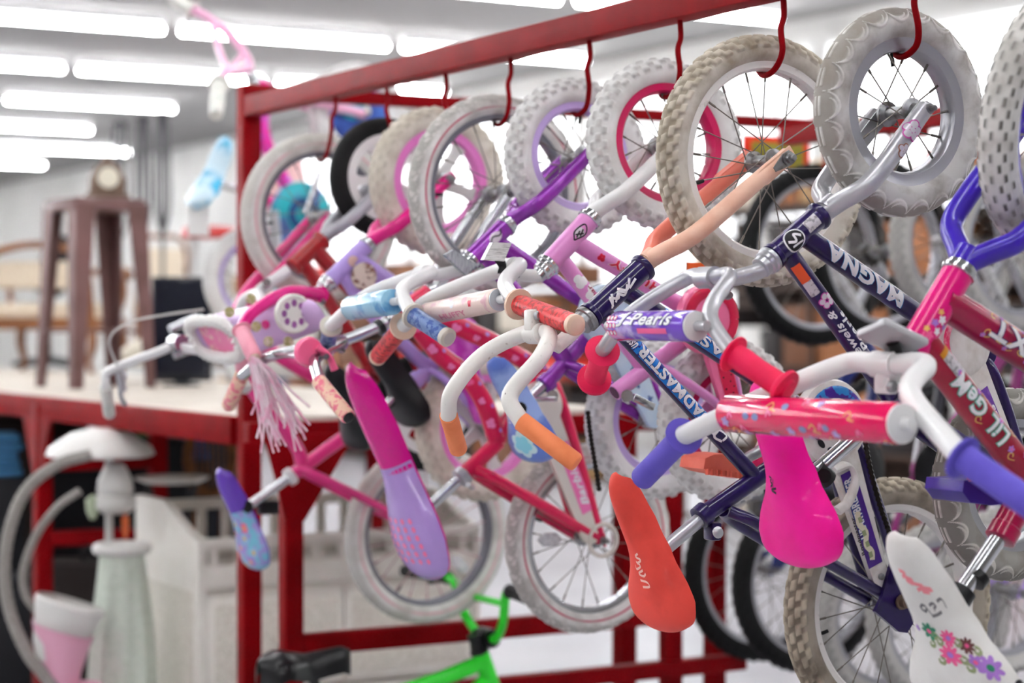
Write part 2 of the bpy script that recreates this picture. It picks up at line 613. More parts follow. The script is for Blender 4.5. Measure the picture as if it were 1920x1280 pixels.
for (tt, sg) in ((t_p, 1), (t_p, -1)):
    _g = [grid(SHC - .022, tt, SH_Z - .06), grid(SHC - .022, tt + sg * .16, SH_Z - .06), grid(SHC - .022, tt, SH_Z - .33)]
    wpart('gusset', (_g + [p + CDIR * .008 for p in _g], [(0, 1, 2), (5, 4, 3), (0, 3, 4, 1), (1, 4, 5, 2), (2, 5, 3, 0)]), RED, SHELF, False)
# ------------------------------------------------------------------ bicycle builder
Y = Vector((0, 1, 0))
NEAR = Vector((0, -1, 0))

def smoothstep(a, b, x):
    t = np.clip((x - a) / (b - a), 0, 1)
    return t * t * (3 - 2 * t)

def tread_fn(kind, th, ph):
    """relief height (metres) and knob mask for a tyre; th around the wheel, ph around the section (0 = crown)"""
    d = np.zeros_like(th)
    a = np.zeros_like(th)
    def rows(centres, n, hw, hl, h, stagger=True, edge=.3, slant=0.0):
        nonlocal d, a
        for j, c in enumerate(centres):
            fr = (th * n / (2 * PI) + (0.5 * (j % 2) if stagger else 0) + slant * (ph - c) * (1 if c > 0 else -1)) % 1.0 - 0.5
            mx = 1 - smoothstep(hl * (1 - edge), hl, np.abs(fr))
            my = 1 - smoothstep(hw * (1 - edge), hw, np.abs(ph - c))
            k = mx * my
            d = np.maximum(d, k * h)
            a = np.maximum(a, k)
    if kind == 'block':
        rows([-1.15, -.72, -.25, .25, .72, 1.15], 46, .22, .38, .0046, edge=.35, slant=.35)
    elif kind == 'nub':
        rows([-1.3, -.95, -.62, -.2, .2, .62, .95, 1.3], 40, .125, .27, .0022, edge=.5)
    elif kind == 'knob':
        rows([-1.2, -.8, -.3, .3, .8, 1.2], 34, .19, .31, .0044, edge=.4)
    elif kind == 'fine':
        rows([-1.0, -.6, -.2, .2, .6, 1.0], 70, .14, .33, .0016)
    elif kind == 'scallop':
        n = 22
        x = (th * n / (2 * PI)) % 1.0 - 0.5
        y = np.abs(ph)
        arc = .42 + .95 * np.sqrt(np.clip(1 - (2 * x) ** 2, 0, 1))
        m1 = 1 - smoothstep(.05, .12, np.abs(y - arc))
        arc2 = .75 + .45 * np.sqrt(np.clip(1 - (2.9 * (x - .08)) ** 2, 0, 1))
        m2 = (1 - smoothstep(.04, .10, np.abs(y - arc2))) * (np.abs(x - .08) < .34)
        dash = (1 - smoothstep(.05, .09, np.abs(y - .16))) * (np.abs(x) < .32)
        a = np.maximum(np.maximum(m1, m2 * .9), dash)
        d = a * .0016
    elif kind == 'curl':
        x = th * 30 / (2 * PI)
        f = np.sin(2 * PI * x + 2.4 * np.sin(4 * ph)) * np.cos(3.1 * ph + 1.3 * np.sin(2 * PI * x * 2))
        a = smoothstep(.05, .35, f) * (np.abs(ph) < 1.25)
        d = a * .0018
    return d, a

def tyre_mesh(name, R, tr, kind, m, nth=220, nph=28, aspect=1.0):
    th = np.linspace(0, 2 * PI, nth, endpoint=False)
    ph = np.linspace(-PI, PI, nph, endpoint=False)
    TH_, PH_ = np.meshgrid(th, ph, indexing='ij')
    d, a = tread_fn(kind, TH_, PH_)
    rr = tr + d
    rho = (R - tr) + rr * np.cos(PH_)
    yy = rr * aspect * np.sin(PH_)
    co = np.stack([rho * np.cos(TH_), yy, rho * np.sin(TH_)], -1).reshape(-1, 3)
    i = np.arange(nth)[:, None]; j = np.arange(nph)[None, :]
    i2 = (i + 1) % nth; j2 = (j + 1) % nph
    faces = np.stack([i * nph + j, i2 * nph + j, i2 * nph + j2, i * nph + j2], -1).reshape(-1, 4)
    me = bpy.data.meshes.new(name)
    me.from_pydata(co.tolist(), [], faces.tolist())
    me.polygons.foreach_set('use_smooth', [True] * len(me.polygons))
    at1 = me.attributes.new('knob', 'FLOAT', 'POINT'); at1.data.foreach_set('value', a.reshape(-1).astype(np.float32))
    at2 = me.attributes.new('phi', 'FLOAT', 'POINT'); at2.data.foreach_set('value', (np.abs(PH_) / PI).reshape(-1).astype(np.float32))
    me.materials.append(m)
    return me

SPOKE_CACHE = {}

def wheel(parent, name, xf, R, tr, kind, tm, rim, spokes=16, hi=False, rim_h=.018, hub=STEEL, mag=None, rot=0.0, flange=.027,
          reflector=None, valve=True, spoke_mat=None, hubr=.019):
    """a wheel about the local y axis; the rim mesh carries the tyre, hub and spokes as its pieces"""
    ro = R - 2 * tr + .008
    ri = ro - rim_h
    hw = tr * .74
    prof = [(ro + .004, -hw), (ro, -hw * .92), (ri + .004, -hw * .85), (ri, -hw * .6), (ri - .001, 0), (ri, hw * .6), (ri + .004, hw * .85), (ro, hw * .92), (ro + .004, hw), (ro - .004, hw * .7), (ro - .006, 0), (ro - .004, -hw * .7)]
    w = part(name, lathe(prof, 96 if hi else 64, 'y', True), rim, parent, xf @ Matrix.Rotation(rot, 4, 'Y'), angle=35)
    link('tyre', tyre_mesh('tyre', R, tr, kind, tm, (720 if kind == 'scallop' else 600 if kind in ('block', 'nub') else 420) if hi else 240, (112 if kind == 'scallop' else 64 if kind in ('block', 'nub') else 48) if hi else 26), w)
    hp = [(.005, -flange - .022), (.008, -flange - .02), (.012, -flange - .006), (hubr, -flange - .003), (hubr, -flange + .002), (.011, -flange + .006), (.010, 0), (.011, flange - .006), (hubr, flange - .002), (hubr, flange + .003), (.012, flange + .006), (.008, flange + .02), (.005, flange + .022)]
    part('hub', lathe(hp, 24, 'y'), hub, w)
    if mag:
        n = mag['n']
        for k in range(n):
            q = 2 * PI * k / n
            d = Vector((math.cos(q), 0, math.sin(q)))
            s = Vector((-math.sin(q), 0, math.cos(q)))
            poly = []
            for (f, ww) in ((.0, .015), (.35, .010), (.75, .0095), (1.0, .017)):
                poly.append((f, ww))
            V, Fc = [], []
            for f, ww in poly:
                c = d * (.012 + (ri + .003 - .012) * f)
                for yy in (-.009, .009):
                    V += [c + s * ww + Y * yy, c - s * ww + Y * yy]
            for i in range(len(poly) - 1):
                b = i * 4
                Fc += [(b, b + 1, b + 5, b + 4), (b + 2, b + 6, b + 7, b + 3), (b, b + 4, b + 6, b + 2), (b + 1, b + 3, b + 7, b + 5)]
            part('wheel_spoke', (V, Fc), mag['mat'], w)
    else:
        key = (round(ri, 3), round(flange, 3), (spoke_mat or SPOKE).name)
        if key not in SPOKE_CACHE:
            A = Vector((0, 0, 0)); L = math.sqrt((ri) ** 2 + flange ** 2)
            SPOKE_CACHE[key] = mesh_from('spoke', *merge(tube([(0, 0, 0), (0, 0, L - .016)], .0011, 6), tube([(0, 0, L - .018), (0, 0, L)], .0021, 6)), (spoke_mat or SPOKE))
        me = SPOKE_CACHE[key]
        for k in range(spokes):
            q = 2 * PI * (k + .5) / spokes
            side = 1 if k % 2 else -1
            lead = (0.75 if (k // 2) % 2 else -0.75)
            a = Vector((hubr * .8 * math.cos(q + lead * 1.6), side * flange, hubr * .8 * math.sin(q + lead * 1.6)))
            b = Vector((ri * math.cos(q), side * .004, ri * math.sin(q)))
            dv = b - a
            M = Matrix.Translation(a) @ dv.to_track_quat('Z', 'Y').to_matrix().to_4x4() @ Matrix.Diagonal((1, 1, dv.length / math.sqrt(ri ** 2 + flange ** 2), 1))
            o = bpy.data.objects.new('spoke', me)
            COL.objects.link(o); o.parent = w; o.matrix_basis = M
    if valve:
        q = 2.2 + 3.7 * R * 10
        d = Vector((math.cos(q), 0, math.sin(q)))
        part('valve', tube([d * (ri + .004), d * (ri - .008), d * (ri - .010), d * (ri - .022)], [.0024, .0024, .0034, .0032], 10), BLACK, w)
    if reflector:
        q, f0, f1 = reflector
        d = Vector((math.cos(q), 0, math.sin(q))); s = Vector((-math.sin(q), 0, math.cos(q)))
        P = [d * (ri * f0) + s * -.0, d * (ri * (f0 * .75 + f1 * .25)) + s * .014, d * (ri * (f0 * .25 + f1 * .75)) + s * .014, d * (ri * f1), d * (ri * (f0 * .25 + f1 * .75)) - s * .014, d * (ri * (f0 * .75 + f1 * .25)) - s * .014]
        part('spoke_reflector', prism([(p.x, p.z) for p in P], -.012, -.005), mat('clear_reflector', (228, 228, 230), .15, 0, .6, rgb2=(190, 190, 196), scale=90), w)
    return w

def lettering(text, surf, x0, x1, h, m, parent, y=0.0, shear=0.0, outline=None, olw=.035, name='lettering', spacing=1.08, bold=.028):
    if outline is not None:
        vf = flat_text(text, shear, bold + olw, spacing)
        a = bounds(flat_text(text, shear, bold, spacing)); b = bounds(vf)
        gx = (b[1] - b[0] - a[1] + a[0]) / 2 / (a[1] - a[0]) * (x1 - x0); gy = (b[3] - b[2] - a[3] + a[2]) / 2 / (a[3] - a[2]) * h
        decal(name + '_outline', fit2d(vf, x0 - gx, x1 + gx, y - h / 2 - gy, y + h / 2 + gy), surf, outline, parent, lift=.0005)
    vf = fit2d(flat_text(text, shear, bold, spacing), x0, x1, y - h / 2, y + h / 2)
    return decal(name, vf, surf, m, parent, lift=.0010)

def saddle_surface(nose, tail, wn, wt, thick, lift=.012, mid=.42):
    nose, tail = Vector(nose), Vector(tail)
    ax = tail - nose
    L = ax.length
    a = ax / L
    up = NEAR.cross(-a).normalized()
    ss = np.array([0, .03, .09, .2, mid, .58, .7, .8, .88, .94, .98, 1.0])
    ww = np.array([.0, .62, .90, 1.0, 1.18, 1.75, 2.6, 3.05, 3.0, 2.5, 1.5, 0.0]) / 3.05
    ww = np.maximum(ww, 0)
    sc = lambda s: np.interp(s, ss, ww) * wt if s > mid else np.interp(s, ss[:5], np.array([0, .66, .92, 1.0, 1.25])) * wn if s <= .2 else wn + (np.interp(s, [.2, mid], [0, 1])) * (np.interp(mid, ss, ww) * wt - wn)
    zt = lambda s: lift * (np.interp(s, [0, .06, .25, .5, .8, .95, 1], [-.4, -.1, 0, -.25, .7, .6, .4]))
    dr = lambda s: thick * np.interp(s, [0, .05, .3, .8, .95, 1], [.2, .8, 1, .9, .6, .2])
    def f(s, t):
        w, z, d = sc(max(s, .17)), zt(s), dr(s)
        if s < .17:
            k_ = math.sqrt(max(0.0, 1 - (1 - s / .17) ** 2))
            w *= k_
            z -= thick * .40 * (1 - k_); d *= k_
        if s > .86:
            z -= thick * .4 * (1 - math.sqrt(max(0.0, 1 - ((s - .86) / .14) ** 2)))
            w = sc(.86) * math.sqrt(max(0.0, 1 - ((s - .86) / .14) ** 2))
        y = w * math.sin(t * PI / 2)
        h = z - d * (1 - math.cos(t * PI / 2) ** .75)
        return nose + a * (L * s) + up * h - Y * y * 1.0
    return f, L, up

def saddle(parent, nose, tail, wn, wt, thick, m, xf=None, lift=.012, mid=.42, name='saddle', base=BLACKP):
    f, L, up = saddle_surface(nose, tail, wn, wt, thick, lift, mid)
    NS, NT = 40, 22
    V, Fc = [], []
    svals = [0.0] + [0.5 - 0.5 * math.cos(PI * (i + .6) / (NS - 1.2)) for i in range(1, NS - 1)] + [1.0]
    for i in range(NS):
        for j in range(NT + 1):
            V.append(f(svals[i], -1 + 2 * j / NT))
    for i in range(NS - 1):
        for j in range(NT):
            b = i * (NT + 1) + j
            Fc.append((b, b + 1, b + NT + 2, b + NT + 1))
    # underside
    k0 = len(V)
    for i in range(NS):
        l, r = V[i * (NT + 1)], V[i * (NT + 1) + NT]
        V.append((l + r) / 2 + up * .006 * min(1.0, svals[i] * 6, (1 - svals[i]) * 6))
    for i in range(NS - 1):
        Fc.append((i * (NT + 1), (i + 1) * (NT + 1), k0 + i + 1, k0 + i))
        Fc.append((i * (NT + 1) + NT, k0 + i, k0 + i + 1, (i + 1) * (NT + 1) + NT))
    o = part(name, (V, Fc), m, parent, xf, angle=70)
    def surf(x, y):
        s = min(max(x, .001), .999)
        p = f(s, y)
        e = 1e-3
        du = f(min(s + e, 1), y) - f(max(s - e, 0), y); dv = f(s, y + e) - f(s, y - e)
        n = du.cross(dv)
        n = n.normalized() if n.length > 0 else up
        if n.dot(up) < 0: n = -n
        return p, n
    o_surf = surf
    return o, o_surf, up

class Bike:
    def __init__(self, name, label, hook_px, dt=.04, group=None, cat='bicycle', t=None, c=RAIL_C, flip=False):
        self.t = (rail_t(hook_px) + dt) if t is None else t
        self.M = Matrix.Translation(grid(c, self.t)) @ ROT
        self.Mi = self.M.inverted()
        self.root = link(name, None, None, self.M)
        tag(self.root, label, cat, group)
        self.S = Matrix.Identity(4)
    def p(self, px, py, near=0.0, S=None):
        X = self.M if S is None else self.M @ S
        Xi = X.inverted()
        o = Xi @ EYE
        d = Xi.to_3x3() @ ray(px, py)
        k = (-near - o.y) / d.y
        return o + d * k
    def depth(self, p):
        return ((self.M @ p) - EYE).dot(_fw)
    def metres(self, px_len, p):
        return px_len * self.depth(p) / F_PX
    # steering fitted from symmetric handlebar points -----------------
    def _solve(self, near, far, S):
        q = np.array([*self.p((near[0] + far[0]) / 2, (near[1] + far[1]) / 2, 0, S)])
        q = np.array([q[0], q[2], 0.1])
        tgt = np.array([near[0], near[1], far[0], far[1]], float)
        X = self.M @ S
        def fun(q):
            a = project(X @ Vector((q[0], -q[2], q[1]))); b = project(X @ Vector((q[0], q[2], q[1])))
            return np.array([*a, *b]) - tgt
        for _ in range(8):
            r = fun(q)
            J = np.zeros((4, 3))
            for i in range(3):
                e = np.zeros(3); e[i] = 1e-4
                J[:, i] = (fun(q + e) - r) / 1e-4
            q = q - np.linalg.lstsq(J, r, rcond=None)[0]
        return q, float((fun(q) ** 2).sum())
    def steer(self, head_top, head_bot, pairs=None, deg=None):
        a, b = self.p(*head_top), self.p(*head_bot)
        ax = (b - a).normalized()
        def SM(dg):
            return Matrix.Translation(a) @ Matrix.Rotation(math.radians(dg), 4, ax) @ Matrix.Translation(-a)
        if deg is None:
            best = None
            for dg in range(-34, 35, 2):
                e = sum(self._solve(n, f, SM(dg))[1] for n, f in pairs)
                if best is None or e < best[0]:
                    best = (e, dg)
            deg = best[1]
        self.S = SM(deg)
        self.steer_deg = deg
        return deg
    def bar_points(self, pairs):
        out = []
        for n, f in pairs:
            q, e = self._solve(n, f, self.S)
            out.append((Vector((q[0], 0, q[1])), q[2]))
        return out

def fork(B, crown, axle, h, r, m, tip=.012, ext=.02, mats=None, bulge=.30, drop=True, name='fork_blade', inset=0.0):
    """two curved blades from the crown to the axle"""
    blades = []
    dv = axle - crown
    L = dv.length
    d = dv / L
    for s in (-1, 1):
        P = [crown - d * .012, crown + d * L * .05 + Y * s * h * .35, crown + d * L * .18 + Y * s * h * .92, crown + d * L * .36 + Y * s * h * 1.05, crown + d * L * .66 + Y * s * h * 1.02, axle + d * ext + Y * s * h]
        P = spline(P, 6)
        n = len(P)
        rr = [r * (1.0 if i < n * .75 else 1 - .12 * (i - n * .75) / (n * .25)) for i in range(n)]
        mm = mats[0 if s < 0 else 1] if mats else m
        bl = part(name, tube(P, rr, 16), mm, B.root, B.S)
        if drop:
            # flattened dropout, nut and axle end
            a0 = axle + Y * s * (h + .002)
            part('axle_nut', merge(lathe_at(a0, a0 + Y * s * .02, [(.0125, .0), (.0125, .003), (.0085, .0035), (.0085, .012), (.005, .0125), (.0045, .022)], 8)), STEEL, bl)
        blades.append(bl)
    return blades

def tube_part(B, name, pts, r, m, xf=None, smooth=True, segs=16):
    P = spline(pts, 8) if smooth and len(pts) > 2 else [Vector(p) for p in pts]
    o = part(name, tube(P, r, segs), m, B.root, xf)
    return o

def head_tube(B, top, bot, r, m, cup=CHROME, cups=True, flange=None):
    o = part('head_tube', tube([top, bot], r, 24), m, B.root)
    d = (bot - top).normalized()
    if flange:
        part('head_ring', lathe_at(top - d * .004, top + d * .02, [(r * .9, 0), (r * 1.18, .002), (r * 1.22, .006), (r * 1.18, .010), (r * .99, .013)], 28), flange, o)
        part('head_ring', lathe_at(bot - d * .012, bot + d * .02, [(r * .99, 0), (r * 1.14, .003), (r * 1.14, .010), (r * .9, .012)], 28), flange, o)
    if cups:
        part('headset_cup', lathe_at(top + d * .004, top - d * .02, [(r * 1.0, 0), (r * 1.13, .002), (r * 1.13, .008), (r * 1.0, .010), (r * .98, .016), (r * .75, .018)], 28), cup, o)
        part('headset_cup', lathe_at(bot - d * .002, bot + d * .06, [(r * 1.0, 0), (r * 1.16, .002), (r * 1.16, .007), (r * 1.0, .009), (r * 1.02, .014), (r * .92, .016), (r * .92, .024), (r * .72, .026), (r * .68, .036)], 28), cup, o)
    return o

def handlebar(B, bp, r, m, grip_from, grip_m=None, grip_r=.0145, near_pts=None, flange_m=None, grip_kind='plain', cap=None, grip_flange=.026, n=8):
    """bp: list of (centre point, half width) from the clamp outwards; the last piece carries the grip"""
    near = near_pts or [c - Y * h for c, h in bp]
    far = [c + Y * h for c, h in bp]
    full = [far[-1]] + spline(list(reversed(far[:grip_from + 1])) + near[:grip_from + 1], n) + [near[-1]]
    o = part('handlebar', tube(full, r, 16), m, B.root, B.S)
    for pts in (near, far):
        a, b = pts[grip_from], pts[-1]
        d = (b - a); L = d.length; d.normalize()
        prof = []
        if grip_flange:
            prof += [(r * 1.02, 0), (grip_flange, .0015), (grip_flange, .0045), (grip_r, .006)]
        else:
            prof += [(r * 1.02, 0), (grip_r, .001)]
        if grip_kind == 'ribbed':
            k = max(6, int(L / .012))
            for i in range(k):
                prof += [(grip_r, L * .08 + L * .84 * i / k), (grip_r * 1.07, L * .08 + L * .84 * (i + .5) / k)]
        elif grip_kind == 'barrel':
            prof += [(grip_r * 1.08, L * .2), (grip_r * 1.0, L * .5), (grip_r * 1.05, L * .85), (grip_flange, L - .008), (grip_flange, L - .002), (grip_r, L)]
        else:
            prof += [(grip_r * .98, L * .5)]
        prof += [(grip_r, L), (grip_r * .86, L + .004), (grip_r * .4, L + .005)]
        g = part('grip', lathe_at(a, b, prof, 24), grip_m, o)
        if flange_m:
            part('grip_flange', lathe_at(a - d * .001, b, [(r * 1.02, 0), (grip_flange * 1.04, .001), (grip_flange * 1.04, .0065), (grip_r * 1.02, .008)], 24), flange_m, g)
            part('grip_end', lathe_at(b - d * .006, b + d * .02, [(grip_r * 1.02, 0), (grip_r * 1.05, .002), (grip_r * 1.05, .010), (grip_r * .8, .013)], 24), flange_m, g)
        if cap:
            part('end_cap', lathe_at(b + d * .003, b + d * .02, [(grip_r * .72, 0), (grip_r * .72, .004), (grip_r * .3, .006)], 18), cap, g)
    return o, near, far

def nut(B, p, m=STEEL, r=.008, parent=None, depth=.012):
    return part('bolt', lathe_at(p, p - Y * depth, [(r, 0), (r, depth * .6), (r * .7, depth)], 8), m, parent or B.root)

def chain_guard(B, bb, R, end, w0, w1, m, near=.05, trim=None, arm_from=.7, dome=.012):
    """round guard over the chainwheel with an arm running back towards the rear axle"""
    bb = Vector((bb.x, 0, bb.z)); end = Vector((end.x, 0, end.z))
    d = (end - bb); L = d.length; d = d / L
    s = Vector((-d.z, 0, d.x))
    disc = part('chain_guard', xform(lathe([(R, .012), (R * 1.0, .002), (R * .96, -dome * .4), (R * .8, -dome * .7), (R * .55, -dome), (0.004, -dome * 1.05)], 40, 'y'), Matrix.Translation(bb - Y * near)), m, B.root)
    poly = []
    k = 8
    a0 = bb + d * R * arm_from
    pts = [a0 + s * w0, end + s * w1]
    poly = [a0 - s * w0, a0 + s * w0, end + s * w1]
    for i in range(1, k):
        q = PI * i / k
        poly.append(end + s * w1 * math.cos(q) + d * w1 * math.sin(q))
    poly.append(end - s * w1)
    arm = part('guard_arm', prism([(p.x, p.z) for p in poly], -near - .006, -near + .006), m, disc)
    return disc, arm, d, s

def flat_surf(o, xdir, n=NEAR):
    """flat marks on a plane through o: x along xdir"""
    u = n.cross(xdir)
    def f(x, y):
        return o + xdir * x + u * y, n
    return f

def crank(B, bb, deg, L=.10, side=-1, m=CHROME, pedal=None, w=.065, pedal_kind='block', pedal_turn=0.0, pscale=1.0):
    q = math.radians(deg)
    d = Vector((math.cos(q), 0, math.sin(q)))
    a = bb + Y * side * w * .6
    b = bb + d * L + Y * side * w
    o = part('crank_arm', tube([a - d * .01, a + d * .01, b, b + d * .012], [.013, .012, .009, .008], 12, flat=(Y, .6)), m, B.root)
    if pedal:
        c = b + Y * side * .048 * pscale
        M = Matrix.Translation(c) @ Matrix.Rotation(pedal_turn, 4, 'Y') @ Matrix.Diagonal((pscale, pscale, pscale, 1))
        poly = [(-.030, -.012), (-.036, -.004), (-.036, .004), (-.030, .012), (-.01, .015), (.01, .015), (.030, .012), (.036, .004), (.036, -.004), (.030, -.012), (.01, -.015), (-.01, -.015)]
        pb = part('pedal', xform(prism(poly, -.036, .036), M), pedal, o, angle=30)
        for k in range(9):
            yy = -.032 + .008 * k
            for sx in (-1, 1):
                part('pedal_tooth', xform(box(sx * .037 - .003, sx * .037 + .003, yy - .002, yy + .002, -.008, .008), M), pedal, pb) if False else None
        part('pedal_axle', xform(tube([(0, .05 * (-side), 0), (0, .03, 0)] if False else [(0, -.05, 0), (0, .05, 0)], .006, 10), M), STEEL, pb)
    return o
# ------------------------------------------------------------------ paints
def paint(name, rgb, rgb2=None, rough=.28, coat=.6, metal=0.0, **k):
    return mat(name, rgb, rough, metal, coat, rgb2, **k)

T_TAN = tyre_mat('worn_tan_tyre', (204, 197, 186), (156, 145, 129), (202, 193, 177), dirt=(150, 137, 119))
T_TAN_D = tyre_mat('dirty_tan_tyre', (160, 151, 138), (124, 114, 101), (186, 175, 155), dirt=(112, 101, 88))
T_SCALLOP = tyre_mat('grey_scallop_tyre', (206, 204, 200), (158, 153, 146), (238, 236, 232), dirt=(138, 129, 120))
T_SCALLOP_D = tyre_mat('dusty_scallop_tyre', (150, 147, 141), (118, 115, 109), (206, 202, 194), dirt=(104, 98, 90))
T_NUB = tyre_mat('white_tyre_dark_nubs', (214, 212, 208), (218, 215, 210), (92, 88, 84), dirt=(150, 145, 138))
T_WHITE = tyre_mat('white_knobby_tyre', (232, 231, 230), (226, 225, 223), (190, 188, 186), dirt=(204, 201, 198))
T_CREAM = tyre_mat('cream_knobby_tyre', (226, 220, 208), (214, 206, 192), (188, 180, 166), dirt=(186, 176, 160))
T_STRIPE = tyre_mat('white_tyre_pink_stripe', (224, 222, 218), (170, 167, 162), (212, 208, 203), stripe=(184, 26, 76), stripe_at=(.50, .555), dirt=(172, 168, 162))
T_PALE = tyre_mat('white_tyre_pale_stripe', (226, 224, 219), (198, 195, 189), (212, 209, 203), stripe=(222, 176, 182), stripe_at=(.46, .54), dirt=(188, 184, 176))
T_BLACK = tyre_mat('black_tyre', (7, 7, 8), (6, 6, 7), (13, 13, 14))
PURPLE = paint('deep_purple_paint', (28, 9, 72), (23, 6, 60), scale=40)
VIOLET = paint('violet_blue_paint', (58, 30, 168), (48, 22, 146), scale=10)
MAGENTA = paint('magenta_paint', (150, 0, 58), (128, 0, 44), scale=6)
HOTPINK = paint('hot_pink_paint', (218, 10, 128))
SILVER = paint('silver_paint', (192, 192, 196), (178, 177, 182), .3, .4, .5, scale=14)
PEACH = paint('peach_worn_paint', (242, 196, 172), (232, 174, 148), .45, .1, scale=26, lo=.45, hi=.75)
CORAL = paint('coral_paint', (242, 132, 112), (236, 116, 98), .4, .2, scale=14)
PALEPINK = paint('pale_pink_paint', (222, 142, 204), (214, 130, 196), scale=20)
ORCHID = paint('orchid_purple_paint', (142, 48, 164), (124, 38, 148), .22, .7, .35, scale=30)
LAVENDER = paint('lavender_paint', (176, 150, 220))
CRIMSON = paint('crimson_rim_paint', (190, 20, 84), rough=.3)
RASP = paint('raspberry_pink_paint', (210, 8, 74), (196, 5, 64), scale=10)
REDP = paint('red_frame_paint', (150, 12, 20))
BARWHITE = mat('worn_white_bar', (238, 234, 228), .4, 0, .3, rgb2=(150, 138, 124), scale=70, lo=.66, hi=.78)
LW = mat('letter_white', (244, 243, 246), .4)
LCYAN = mat('letter_cyan', (58, 150, 206), .4)
LNAVY = mat('letter_navy', (24, 30, 96), .4)
LRED = mat('letter_red', (196, 30, 58), .4)
LBLACK = mat('letter_black', (22, 20, 26), .5)
LTEAL = mat('letter_teal', (40, 170, 148), .4)
LGOLD = mat('letter_gold', (226, 176, 96), .4)
LPINK = mat('letter_pink', (236, 96, 150), .4)
LLILAC = mat('letter_lilac', (172, 122, 206), .4)
LGREEN = mat('letter_green', (44, 132, 100), .4)
LORANGE = mat('letter_orange', (228, 88, 48), .5)
LOLIVE = mat('letter_sage', (150, 160, 118), .5)
LSKY = mat('letter_sky', (150, 196, 226), .4)
STICKER = mat('foil_sticker', (206, 202, 206), .35, .2, rgb2=(150, 146, 150), scale=140, lo=.5, hi=.6)
REFL = mat('clear_lens_reflector', (216, 219, 219), .12, 0, .8, rgb2=(150, 154, 156), scale=60, stretch=(1, 1, 9))

def along(B, name, a, b, r, m, **k):
    return tube_part(B, name, [a, b], r, m, **k)

def flowerlet(surf, x, y, r, petal, core, parent, n=5, ring=None):
    if ring:
        decal('flower_decal', flat_flower(n, r * 1.15, .35, x, y), surf, ring, parent, lift=.0006)
    decal('flower_decal', flat_flower(n, r, .4, x, y), surf, petal, parent, lift=.0009)
    decal('flower_decal', flat_disc(r * .3, x, y, 10), surf, core, parent, lift=.0013)

def seat_hardware(B, tube_top, tube_bot, r, m, post_to, post_r=.0125, post_m=CHROME, clamp_m=None, bolt=True):
    o = along(B, 'seat_tube', tube_top, tube_bot, r, m)
    part('seat_post', tube([tube_bot + (tube_top - tube_bot).normalized() * .03, post_to], post_r, 18), post_m, B.root)
    d = (post_to - tube_bot).normalized()
    if clamp_m:
        c = part('seat_clamp', lathe_at(tube_bot - d * .018, tube_bot + d * .02, [(r * 1.02, 0), (r * 1.28, .002), (r * 1.28, .020), (r * .95, .022)], 24), clamp_m, B.root)
    return o

def stays(B, sa, sb, axle, h, r, m, names=('seat_stay', 'chain_stay'), wide=.02):
    """sa: where the seat stays leave the seat tube, sb: bottom bracket, axle: rear axle"""
    for src, nm in ((sa, names[0]), (sb, names[1])):
        for s in (-1, 1):
            d = axle - src
            P = [src + Y * s * wide * .5, src + d * .12 + Y * s * h * .8, src + d * .5 + Y * s * h * 1.02, axle + Y * s * h]
            part(nm, tube(spline(P, 6), r, 12), m, B.root)
    for s in (-1, 1):
        d0 = (sa - axle).normalized(); d1 = (sb - axle).normalized()
        o = -(d0 + d1).normalized()
        poly = [axle + d0 * .045, axle + d0 * .02 + o * .012, axle + o * .022 + d0 * .004, axle + o * .022 + d1 * .004, axle + d1 * .02 + o * .012, axle + d1 * .045]
        dp = part('dropout', prism([(p.x, p.z) for p in poly], s * h - .004, s * h + .004), m, B.root)
        a0 = axle + Y * s * (h + .004)
        part('axle_nut', lathe_at(a0, a0 + Y * s * .03, [(.012, 0), (.012, .003), (.0085, .0035), (.0085, .012), (.0048, .0125), (.0048, .026)], 10), STEEL, dp)

# ================================================================== A: pink and violet bike at the right edge
B = Bike('kids_bicycle', 'pink kids bike with violet fork and white flowered saddle at the right edge', 1985)
ht, hb = (1796, 512), (1706, 664)
ap = [((1735, 697), (1590, 668)), ((1706, 760), (1470, 706)), ((1802, 850), (1283, 822)), ((1985, 985), (1206, 890))]
B.steer(ht, hb, deg=-20)
HT, HB = B.p(*ht), B.p(*hb)
wc = B.p(2000, 218, 0, B.S)
RW = .205
wheel(B.root, 'front_wheel', B.S @ Matrix.Translation(wc), RW, .027, 'nub', T_NUB, paint('violet_rim_paint', (58, 30, 150)), 18, True, rim_h=.014, rot=.3)
cr = B.p(1812, 486)
fork(B, cr, wc + (cr - wc) * .0, .060, .0165, VIOLET, ext=.01)
part('fork_crown', tube([cr - (HT - HB).normalized() * .012, cr + (HT - HB).normalized() * .014], .021, 20), VIOLET, B.root, B.S)
hto = head_tube(B, HT, HB, .0225, paint('hot_magenta_head_paint', (222, 2, 122), (210, 1, 110), scale=10))
sf = tube_surf(HB, HT, .0225)
Lh = (HT - HB).length
for (x, y, r_, m_) in ((.030, .004, .007, LPINK), (.042, -.004, .006, LW), (.050, .006, .006, LLILAC), (.060, -.002, .007, LW), (.068, .006, .005, LGOLD), (.036, .012, .005, LGOLD), (.055, -.012, .005, LLILAC)):
    decal('flower_decal', flat_flower(5, r_, .45, x, y), sf, m_, hto)
bb = B.p(2090, 760)
dt0, dt1 = B.p(1762, 560), B.p(2092, 770)
dto = along(B, 'down_tube', dt0, dt1, .0242, MAGENTA)
sf = tube_surf(dt1, dt0, .0242)
Ld = (dt1 - dt0).length
def xs(px, py):
    q = B.p(px, py); return (q - dt1).dot((dt0 - dt1).normalized())
x0, x1 = xs(1960, 720), xs(1842, 606)
lettering('NEXT', sf, x0, x1, .030, LW, dto, outline=LNAVY, olw=.03, spacing=1.1)
